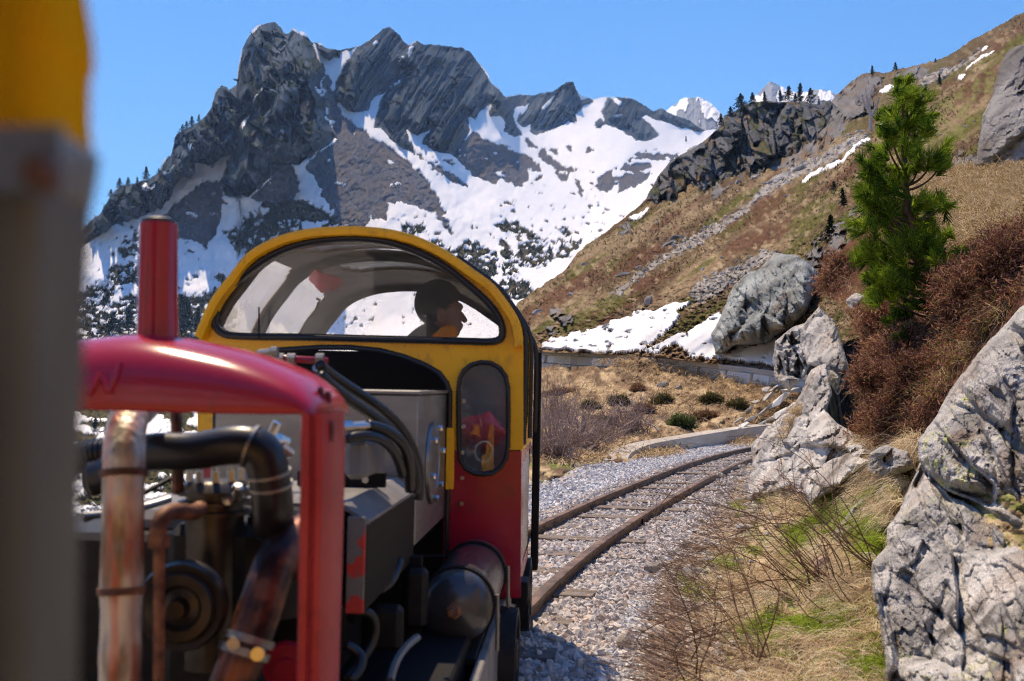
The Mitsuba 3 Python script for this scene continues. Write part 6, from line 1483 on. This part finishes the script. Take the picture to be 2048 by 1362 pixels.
# brown litter of fallen stems and scattered pebbles between the grass and the gravel
n = 2600
py = r.uniform(960, 1400, n); px = np.interp(py, [860, 920, 990, 1150, 1250, 1420], [1530, 1510, 1480, 1350, 1350, 1340]) + np.abs(r.normal(size=n)) * 75
P0 = on_bank(px, py); g = np.isfinite(P0).all(1); P0 = P0[g]; n = len(P0)
d = unit(np.array([-0.9, 0.25, 0.12]) + r.normal(size=(n, 3)) * [.35, .5, .16])
v, f, m = strips(P0 + [0, 0, .012], d, perp(d, r), r.uniform(.06, .30, n), np.full(n, .0045), r.normal(size=(n, 3)) * .15, 2, .5)
obj('litter', TM(v, f), 'm_earth', color=np.repeat(lerpc((0.18, 0.11, 0.075), (0.55, 0.42, 0.31), r.random(n)), m, 0), kind='stuff', label='brown litter of dead stems at the edge of the gravel', cat='litter')
n = 900
py = r.uniform(930, 1400, n); px = np.interp(py, [860, 920, 990, 1150, 1250, 1420], [1530, 1500, 1470, 1335, 1330, 1320]) + r.normal(size=n) * 50 + 25
P0 = on_bank(px, py); g = np.isfinite(P0).all(1); P0 = P0[g]; n = len(P0)
V_, F_, C_, o_ = [], [], [], 0
for k in range(n):
    b_ = trimesh.creation.icosahedron(); vv = np.array(b_.vertices) * (0.7 + .5 * r.random((12, 1))) * r.uniform(.010, .034) * [1.2, 1, .7] + P0[k] + [0, 0, .008]
    g_ = r.uniform(.3, .7); V_.append(vv); F_.append(b_.faces + o_); o_ += 12; C_.append(np.tile([g_, g_ * .93, g_ * .85], (12, 1)))
obj('pebbles', TM(np.vstack(V_), np.vstack(F_)), 'm_earth', color=np.vstack(C_), kind='stuff', label='pebbles scattered from the ballast into the foot of the bank', cat='pebbles')
# grass of the embankment
P, D = EMB
n = 15000
px = r.uniform(1040, 1620, n); py = r.uniform(705, 930, n)
emb_lin = LinearNDInterpolator(P, D)
on_emb = lambda x, y: at(x, y, emb_lin(np.stack([x, y], 1)))
thin = fbm(np.stack([px / 60, py / 30, px * 0], 1), 3, 8) < 0.58
px, py = px[thin], py[thin]
m_, c_ = tufts(px, py, on_emb, 4, 0.42, 0.020, lambda xy, r: lerpc((0.30, 0.20, 0.11), (0.60, 0.46, 0.27), r.random(len(xy))), 73, (-0.3, -0.5, 0.7), 0.4, 0.9, 0.12, 1)
obj('embankment_grass', m_, 'm_earth', color=c_, kind='stuff', label='straw coloured dead grass on the embankment', cat='grass')
# small grass tuft on the pale outcrop, and the dry grass at the head of the bank
gx = np.array([1590, 1600, 1610, 1585, 1595, 1605, 1612, 1580, 1575, 1600.0]); gy = np.array([830, 822, 838, 850, 845, 852, 826, 862, 872, 868.0])
m_, c_ = tufts(np.repeat(gx, 8) + r.normal(size=80) * 6, np.repeat(gy, 8) + r.normal(size=80) * 6, lambda x, y: at(x, y, np.interp(y, [810, 880], [10.2, 9.9])), 14, 0.16, 0.006, dry, 74, (-0.3, -0.4, 0.7))
obj('grass_tuft', m_, 'm_leaf', color=c_, label='tuft of dry and green grass growing on the pale outcrop', cat='grass tuft')
n = 5200; px = r.uniform(1790, 2080, n); py = r.uniform(335, 510, n); kk = py < 520 - (px - 1800) * .2; px, py = px[kk], py[kk]
m_, c_ = tufts(px, py, on_bank, 9, 0.30, 0.0075, lambda xy, r: np.where((r.random(len(xy)) < .3)[:, None], (0.26, 0.18, 0.07), lerpc((0.34, 0.25, 0.13), (0.82, 0.68, 0.46), r.random(len(xy)))), 75, (-0.25, -0.2, 0.9), 0.35, 0.8)
obj('dead_grass', m_, 'm_leaf', color=c_, kind='stuff', label='long curling dead grass under the tall rock slab', cat='grass')


# heather: woody sprigs with small leaves
def sprigs(P0, nrm, length, r, width=0.004):
    """each sprig is a stem with four short leafy side strips"""
    n = len(P0); d = unit(nrm + r.normal(size=(n, 3)) * .6)
    V_, F_, C_, o = [], [], [], 0
    cs = lerpc((0.07, 0.038, 0.030), (0.22, 0.13, 0.10), r.random(n))
    v, f, m = strips(P0, d, perp(d, r), length, np.full(n, width * .55), r.normal(size=(n, 3)) * .25, 2, 0.4)
    V_.append(v); F_.append(f); C_.append(np.repeat(cs, m, 0)); o += len(v)
    for q_ in range(8):
        tpos = r.uniform(0.45, 1.0, n)
        b = P0 + d * (length * tpos)[:, None]
        dd = unit(d * .7 + r.normal(size=(n, 3)) * .6)
        cl = lerpc((0.13, 0.045, 0.032), (0.66, 0.42, 0.32), r.random(n) ** 2.2)
        pt_ = nz(P0, 1.1, 3, 4)[:, None]; cl = np.clip(cl * lerpc((0.55, 0.45, 0.48), (1.35, 1.35, 1.15), sst(.3, .7, pt_[:, 0])), 0, .9)
        cl = np.where((r.random(n) < 0.10)[:, None], (0.30, 0.25, 0.08), cl)
        v, f, m = strips(b, dd, perp(dd, r), length * r.uniform(.09, .20, n), np.full(n, width * 1.7), r.normal(size=(n, 3)) * .3, 1, 0.5)
        V_.append(v); F_.append(f + o); C_.append(np.repeat(cl, m, 0)); o += len(v)
    return TM(np.vstack(V_), np.vstack(F_)), np.vstack(C_)


r = np.random.default_rng(81)
HP = Polygon([(1660, 570), (1665, 510), (1690, 520), (1730, 600), (1790, 620), (1850, 570), (1900, 520), (1980, 475), (2080, 440), (2080, 560), (2040, 600), (2000, 650), (1960, 690), (1920, 740), (1880, 800), (1840, 880), (1790, 905), (1700, 880), (1715, 865), (1730, 780), (1740, 710), (1710, 640), (1660, 600)])
n = 30000; px = r.uniform(1590, 2080, n); py = r.uniform(360, 910, n)
k_ = shapely.contains_xy(HP, px, py) & (fbm(np.stack([px / 45, py / 45, px * 0], 1), 3, 14) > 0.475); px, py = px[k_], py[k_]
P0 = on_bank(px, py); g = np.isfinite(P0).all(1); P0 = P0[g][:15000]; n = len(P0)
m_, c_ = sprigs(P0, np.tile([-0.45, -0.35, 0.8], (n, 1)), r.uniform(0.05, 0.15, n) * (0.6 + P0[:, 1] / 14), r)
obj('heather', m_, 'm_leaf', color=c_, kind='stuff', label='rusty brown heather covering the slope under the pine', cat='heather')
HB = [(1690, 560, 0.40, 0.40, 'dark red heather bush at the top of the knobbly rock'), (1770, 665, .32, .28, 'reddish heather bush hanging over the cracked rock rib'), (1795, 785, .30, .32, 'large brown heather bush bulging over the outcrop, left half'), (1805, 848, .27, .26, 'brown heather bush overhanging the dark hollow beside the big rock'), (1850, 770, .30, .24, 'heather bush against the edge of the lichen covered rock'), (2040, 560, .34, .30, 'dark heather bush at the right edge below the dead grass'), (1960, 610, .34, .28, 'heather bush right of the trunk of the pine'), (1815, 720, .34, .28, 'heather bush directly below the lowest pine branch')]
for k, (px, py, rx_, rz_, lab) in enumerate(HB):
    c0 = on_bank(np.array([px]), np.array([py]))[0]
    if not np.isfinite(c0).all():
        c0 = at(px, py, 13)
    t = thing('heather_bush', lab, 'heather bush')
    lumps = [(c0, 1.0)] + [(c0 + r.normal(size=3) * np.array([rx_, rx_ * .6, rz_ * .7]) * .36, r.uniform(.3, .6)) for _ in range(8)]
    core = []
    for li, (lc, lr) in enumerate(lumps):
        b_ = rock_blob((rx_ * .5 * lr, rx_ * .42 * lr, rz_ * .45 * lr), 60 + k * 9 + li, 2, 0.5); b_.apply_translation(lc); core.append(b_)
    core = clouds_of(core)
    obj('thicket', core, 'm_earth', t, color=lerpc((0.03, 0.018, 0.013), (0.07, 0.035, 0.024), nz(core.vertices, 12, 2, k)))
    n = int(5200 * (rx_ * rz_) / .25); n = min(n, 6500)
    dirs = unit(r.normal(size=(n, 3)) + [-0.25, -0.5, 0.35])
    pk = r.integers(0, len(lumps), n); lc = np.array([l[0] for l in lumps])[pk]; lr = np.array([l[1] for l in lumps])[pk]
    P0 = lc + dirs * np.array([rx_ * .5, rx_ * .42, rz_ * .45]) * (lr * r.uniform(.5, 1.1, n))[:, None]
    m_, c_ = sprigs(P0, unit(dirs + [0, -0.1, 0.6]), r.uniform(0.06, 0.15, n) * (0.6 + c0[1] / 14), r, 0.0036 * (0.6 + c0[1] / 14))
    obj('sprigs', m_, 'm_leaf', t, color=c_, kind='stuff')

# straw and moss between the heather
px = r.uniform(1660, 2080, 3200); py = r.uniform(420, 900, 3200)
k_ = shapely.contains_xy(HP, px, py) & (fbm(np.stack([px / 60, py / 60, px * 0], 1), 3, 44) > 0.50); px, py = px[k_], py[k_]
m_, c_ = tufts(px, py, on_bank, 10, 0.19, 0.0045, lambda xy, r: np.where((r.random(len(xy)) < .35)[:, None], lerpc((0.16, 0.15, 0.03), (0.36, 0.32, 0.08), r.random(len(xy))), lerpc((0.32, 0.22, 0.12), (0.74, 0.60, 0.42), r.random(len(xy)))), 76, (-0.4, -0.35, 0.8), 0.45, 0.7)
obj('straw', m_, 'm_leaf', color=c_, kind='stuff', label='straw and moss between the heather', cat='grass')

# the pine on the bank
TRK = [(1899, 640, 7.35), (1890, 612, 7.35), (1868, 570, 7.3), (1843, 528, 7.25), (1825, 470, 7.22), (1814, 400, 7.2), (1810, 330, 7.2), (1808, 250, 7.2), (1808, 170, 7.2)]
tk = px_path(TRK, 50) if 'px_path' in globals() else spline([at(*p) for p in TRK], 50)
pine = thing('pine_tree', 'bright green young mountain pine with a leaning trunk on the heather bank', 'pine tree')
tr_ = np.interp(np.linspace(0, 1, 50), [0, .15, .45, .8, 1], [.046, .038, .026, .014, .006])
obj('trunk', tube(tk, tr_, 12), 'm_bark', pine, smooth=True)
CL = [(1808, 168, 18), (1804, 198, 26), (1833, 200, 26), (1776, 220, 20), (1800, 232, 32), (1833, 224, 28), (1853, 238, 24), (1846, 265, 26), (1817, 255, 28), (1780, 263, 24), (1771, 282, 24), (1804, 288, 30), (1819, 302, 28), (1862, 327, 26), (1889, 313, 24), (1838, 331, 24), (1878, 335, 20), (1763, 317, 26), (1743, 337, 26), (1733, 351, 20), (1755, 371, 26), (1780, 338, 26), (1751, 354, 24), (1788, 388, 34), (1792, 370, 24), (1730, 396, 28), (1747, 411, 30), (1722, 388, 18), (1776, 420, 34), (1838, 404, 28), (1862, 411, 28), (1887, 407, 22), (1846, 436, 30),
      (1730, 452, 28), (1763, 461, 34), (1796, 461, 34), (1821, 470, 30), (1854, 478, 28), (1882, 477, 22), (1722, 511, 24), (1747, 511, 30), (1776, 494, 32), (1817, 498, 32), (1846, 511, 30), (1878, 518, 30), (1919, 511, 28), (1948, 514, 26), (1936, 536, 26), (1903, 543, 26), (1776, 527, 32), (1804, 536, 32), (1743, 560, 20), (1771, 576, 30), (1763, 592, 26), (1784, 601, 28), (1817, 577, 28), (1796, 633, 24), (1813, 642, 22), (1804, 668, 15), (1784, 650, 15), (1887, 568, 24), (1897, 590, 20), (1838, 560, 24), (1815, 548, 26), (1852, 546, 24), (1872, 548, 22), (1830, 592, 24), (1862, 582, 22), (1790, 562, 26), (1758, 540, 24), (1840, 484, 26), (1866, 500, 24), (1800, 420, 28), (1780, 446, 28), (1815, 612, 22), (1842, 612, 20), (1820, 440, 24), (1758, 428, 22)]
r = np.random.default_rng(91)
B_, D_, N_, S_ = [], [], [], []
tpx = np.array([p[1] for p in TRK], float)
for k, (px, py, rad) in enumerate(CL):
    dd = 7.2 + r.normal() * 0.22
    c0 = at(px, py, dd); s = dd / FPX
    i = int(np.argmin(np.abs(tk[:, 2] - (c0[2] - 0.10 - 0.2 * abs(c0[0] - tk[25, 0])))))
    a = tk[i]
    mid = (a + c0) / 2 + np.array([0, 0, -0.04])
    if k % 1 == 0 and np.linalg.norm(c0 - a) > 0.06:
        obj('branch', tube(spline([a, mid, c0], 8), np.linspace(0.011, 0.005, 8), 6), 'm_bark', pine, smooth=True)
    side = unit(c0 - a)
    ns = 7
    for q_ in range(ns):
        dv = unit(side * 0.55 + np.array([0, 0, 0.55]) + r.normal(size=3) * .62)
        st_ = c0 + r.normal(size=3) * rad * s * 0.42 - dv * rad * s * .45
        ln = rad * s * r.uniform(0.7, 1.1)
        nn = 66
        tpos = r.random(nn)
        rd = unit(np.cross(dv, r.normal(size=(nn, 3))))
        B_.append(st_ + dv * (ln * tpos)[:, None]); D_.append(unit(dv * (0.75 + .6 * tpos[:, None]) + rd * 0.75)); N_.append(np.full(nn, rad * s) * r.uniform(.75, 1.25, nn) * .80 + 0.006); S_.append(np.full(nn, r.random()))
B_, D_, N_, S_ = np.vstack(B_), np.vstack(D_), np.concatenate(N_), np.concatenate(S_)
v, f, m = strips(B_, D_, perp(D_, r), N_, np.full(len(B_), 0.0066), np.tile([0, 0, -0.12], (len(B_), 1)), 1, 0.35)
c = lerpc((0.035, 0.095, 0.012), (0.34, 0.46, 0.04), np.clip(S_ * 1.0 + r.normal(size=len(B_)) * .14, 0, 1) ** 1.2)
obj('needles', TM(v, f), 'm_leaf', pine, color=np.repeat(c, m, 0), kind='stuff')


# bare shrubs: many thin branching stems
def bare_shrub(base, n, height, spread, lean, rad, seed, mat, name, label, cat, twigs=3, curl=0.25, bits=None):
    r = np.random.default_rng(seed)
    t = thing(name, label, cat)
    ms = []; fine = []
    for k in range(n):
        d = unit(np.asarray(lean) + r.normal(size=3) * spread)
        L0 = height * r.uniform(.5, 1.1)
        b = base + r.normal(size=3) * np.array([0.25, 0.25, 0.02]) * height * .6
        cpts = [b]; dd = d
        for q_ in range(5):
            dd = unit(dd + r.normal(size=3) * curl * .45); cpts.append(cpts[-1] + dd * L0 / 5)
        cpts = np.array(cpts)
        ms.append(tube(cpts, np.linspace(rad, rad * .35, 6), 4, caps=False))
        for q_ in range(twigs):
            i = r.integers(1, 5); td = unit(dd + r.normal(size=3) * .7); l2 = L0 * r.uniform(.15, .42)
            e = cpts[i] + td * l2 * .5 + r.normal(size=3) * .03 * L0
            fine.append(tube(np.array([cpts[i], e, e + unit(td + r.normal(size=3) * .4) * l2 * .5]), [rad * .45, rad * .35, rad * .22], 3, caps=False))
    obj('stems', clouds_of(ms), mat, t, kind='stuff'); obj('twigs', clouds_of(fine), mat, t, kind='stuff')
    return t


scene['m_twig'] = {'type': 'twosided', 'bsdf': {'type': 'diffuse', 'reflectance': rgb(0.13, 0.075, 0.05)}}
scene['m_alder'] = {'type': 'twosided', 'bsdf': {'type': 'diffuse', 'reflectance': proc(lambda p, n, uv: mix((0.16, 0.10, 0.085), (0.52, 0.42, 0.38), mikit.noise(p.x * 5, p.y * 5, p.z * 5)))}}
scene['m_dead'] = {'type': 'twosided', 'bsdf': {'type': 'diffuse', 'reflectance': rgb(0.50, 0.45, 0.41)}}
for k, (px, py, d, n, h, lab) in enumerate([(1115, 915, 16.0, 80, 1.05, 'dense leafless purple brown shrub beside the cab at the edge of the gravel'), (1165, 900, 18.0, 95, 1.0, 'leafless shrub second from the cab in the thicket by the track'), (1210, 890, 19.5, 65, 0.9, 'leafless shrub just behind the start of the kerb'), (1110, 850, 21, 55, 1.1, 'taller leafless shrub at the back of the thicket beside the cab'), (1265, 868, 21.0, 85, 0.9, 'pale leafless shrub behind the middle of the kerb'), (1075, 900, 17.5, 40, 1.1, 'leafless shrub half hidden by the cab side')]):
    bare_shrub(at(px, py, d), n, h, 0.42, (0.0, -0.1, 0.9), 0.009, 500 + k, 'm_alder', 'leafless_shrub', lab, 'shrub', 4, 0.35)
dl = thing('dead_branch', 'bleached dead branch lying in the thicket above the kerb', 'branch')
for pts in ([(1318, 862, 21.0), (1285, 838, 21.3), (1262, 825, 21.5), (1240, 805, 21.8)], [(1285, 838, 21.3), (1268, 812, 21.4), (1258, 795, 21.6)], [(1262, 825, 21.5), (1245, 822, 21.4), (1228, 830, 21.3)], [(1300, 848, 21.1), (1270, 850, 21), (1245, 862, 20.8)]):
    obj('limb', tube(px_path(pts, 8), np.linspace(.02, .008, 8), 5), 'm_dead', dl)
d2 = thing('dead_tree', 'bleached dead tree standing on the rocks of the hillside left of the large pine', 'dead tree')
for pts in ([(1742, 262), (1741, 235), (1738, 205), (1742, 180)], [(1741, 235), (1752, 215), (1758, 195)], [(1739, 222), (1728, 205), (1724, 190)], [(1738, 205), (1732, 190)], [(1742, 190), (1748, 178)]):
    obj('limb', tube(np.array([on_hill(*p) * 0 + at(p[0], p[1], float(h_lin([[1742, 262]])[0]) - 3) for p in pts]), np.linspace(.32, .12, len(pts)), 5), 'm_dead', d2)
# evergreen cushions on the embankment
for k, (px, py, w, h, lab, tone) in enumerate([(1236, 806, 46, 34, 'dark green juniper cushion on the dry embankment, leftmost', 0), (1322, 806, 54, 34, 'dark olive juniper cushion in the middle of the dry embankment', 0), (1424, 802, 42, 28, 'round dark juniper cushion below the far wall', 0), (1474, 812, 34, 22, 'small juniper cushion beside the slab rubble', 0), (1358, 850, 44, 42, 'fresh green leafy bush just above the kerb', 1), (1208, 850, 50, 36, 'brown green bush inside the leafless thicket', 0), (1415, 836, 40, 26, 'rusty low bush above the far end of the kerb', 2), (1290, 822, 44, 26, 'rusty low bush between the two olive juniper cushions', 2), (1120, 790, 60, 30, 'brown scrub at the left end of the dry embankment', 2), (1180, 815, 40, 26, 'olive brown scrub behind the leafless thicket', 0), (1275, 780, 34, 18, 'small rusty clump on the knoll of the dry embankment', 2)]):
    c0 = at(px, py, float(emb_lin([[px, py]])[0]) - .25); s = c0[1] / FPX
    rr_ = np.random.default_rng(120 + k); n = 1500
    dirs = unit(rr_.normal(size=(n, 3)) + [0, -.3, .3]); P0 = c0 + dirs * np.array([w * s * .5, w * s * .4, h * s * .5]) * (0.65 + .45 * nz(dirs + k * 3, 2.0, 3, k))[:, None]
    t = thing('evergreen_cushion' if tone == 0 else 'low_bush', lab, 'bush')
    lumps = [(c0, 1.0)] + [(c0 + rr_.normal(size=3) * np.array([w * s * .22, w * s * .14, h * s * .10]), rr_.uniform(.4, .75)) for _ in range(6)]
    core = []
    for li, (lc, lr) in enumerate(lumps):
        b_ = rock_blob((w * s * .30 * lr, w * s * .26 * lr, h * s * .30 * lr), 160 + k * 9 + li, 2, .4); b_.apply_translation(lc); core.append(b_)
    core = clouds_of(core)
    pk = rr_.integers(0, len(lumps), n); P0 = np.array([l[0] for l in lumps])[pk] + dirs * np.array([w * s * .36, w * s * .3, h * s * .36]) * (np.array([l[1] for l in lumps])[pk] * rr_.uniform(.6, 1.15, n))[:, None]
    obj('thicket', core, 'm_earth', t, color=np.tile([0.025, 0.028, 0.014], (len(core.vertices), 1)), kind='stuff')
    d = unit(dirs + [0, 0, .5] + rr_.normal(size=(n, 3)) * .4)
    v, f, m = strips(P0, d, perp(d, rr_), rr_.uniform(.06, .16, n), np.full(n, .022), rr_.normal(size=(n, 3)) * .2, 1, .3)
    ca, cb = (((0.05, 0.05, 0.022), (0.17, 0.15, 0.06)), ((0.055, 0.085, 0.03), (0.17, 0.21, 0.08)), ((0.14, 0.07, 0.045), (0.30, 0.18, 0.10)))[tone]
    obj('leaves', TM(v, f), 'm_leaf', t, color=np.repeat(lerpc(ca, cb, rr_.random(n)), m, 0), kind='stuff')
# long bare twigs leaning out over the ballast from the bank
TW = [((1770, 1150, 4.5), (1700, 1085, 4.5), (1600, 990, 4.9), (1440, 890 + 60, 5.4), 'bare bush with long arching twigs below the big rock, uppermost'), ((1700, 1195, 4.6), (1620, 1120, 4.7), (1520, 1050, 5.2), (1395, 985, 5.8), 'bare bush leaning over the middle of the grassy bank'), ((1665, 1195, 4.7), (1560, 1105, 4.9), (1470, 1060, 5.3), (1360, 1040, 5.9), 'bare bush whose twigs reach furthest over the ballast'), ((1530, 1345, 3.6), (1480, 1270, 3.75), (1430, 1180, 4.1), (1380, 1120, 4.6), 'bare bush rising from the bottom edge towards the flat dark stone'), ((1600, 1200, 4.8), (1500, 1160, 5), (1430, 1150, 5.4), (1345, 1130, 6.0), 'low bare bush lying across the gravel edge'), ((1400, 1375, 3.45), (1375, 1320, 3.5), (1350, 1280, 3.65), (1325, 1240, 3.9), 'small bare bush at the bottom edge of the ballast'), ((1760, 1280, 4.0), (1690, 1190, 4.2), (1640, 1120, 4.5), (1600, 1060, 4.9), 'thin bare bush in the green grass near the large rock')]
for k, (a, b, c_, d, lab) in enumerate(TW):
    rr_ = np.random.default_rng(200 + k); t = thing('bare_bush', lab, 'bush')
    for q_ in range(10 if k < 4 else 6):
        e = np.array([at(*p) for p in (a, b, c_, d)])
        w_ = rr_.normal(size=(4, 3)) * np.array([[.05], [.08], [.12], [.17]]) * np.array([1, .7, .8])
        cut = rr_.uniform(.55, 1.0)
        pts = spline(e + w_ + np.array([0, 0, 0.05]) * np.arange(4)[:, None], 14)[:max(6, int(14 * cut))]
        st = obj('stem', tube(pts, np.linspace(0.0029, 0.0011, len(pts)), 4, caps=False), 'm_twig', t)
        tw = []
        for z in range(3):
            i = rr_.integers(len(pts) // 2, len(pts) - 1); dv = unit(unit(pts[i + 1] - pts[i]) + rr_.normal(size=3) * .5); l2 = rr_.uniform(.06, .2)
            obj('twig', tube(np.array([pts[i], pts[i] + dv * l2 * .6, pts[i] + unit(dv + [0, 0, .3]) * l2]), [.0015, .0012, .0009], 3, caps=False), 'm_twig', st)
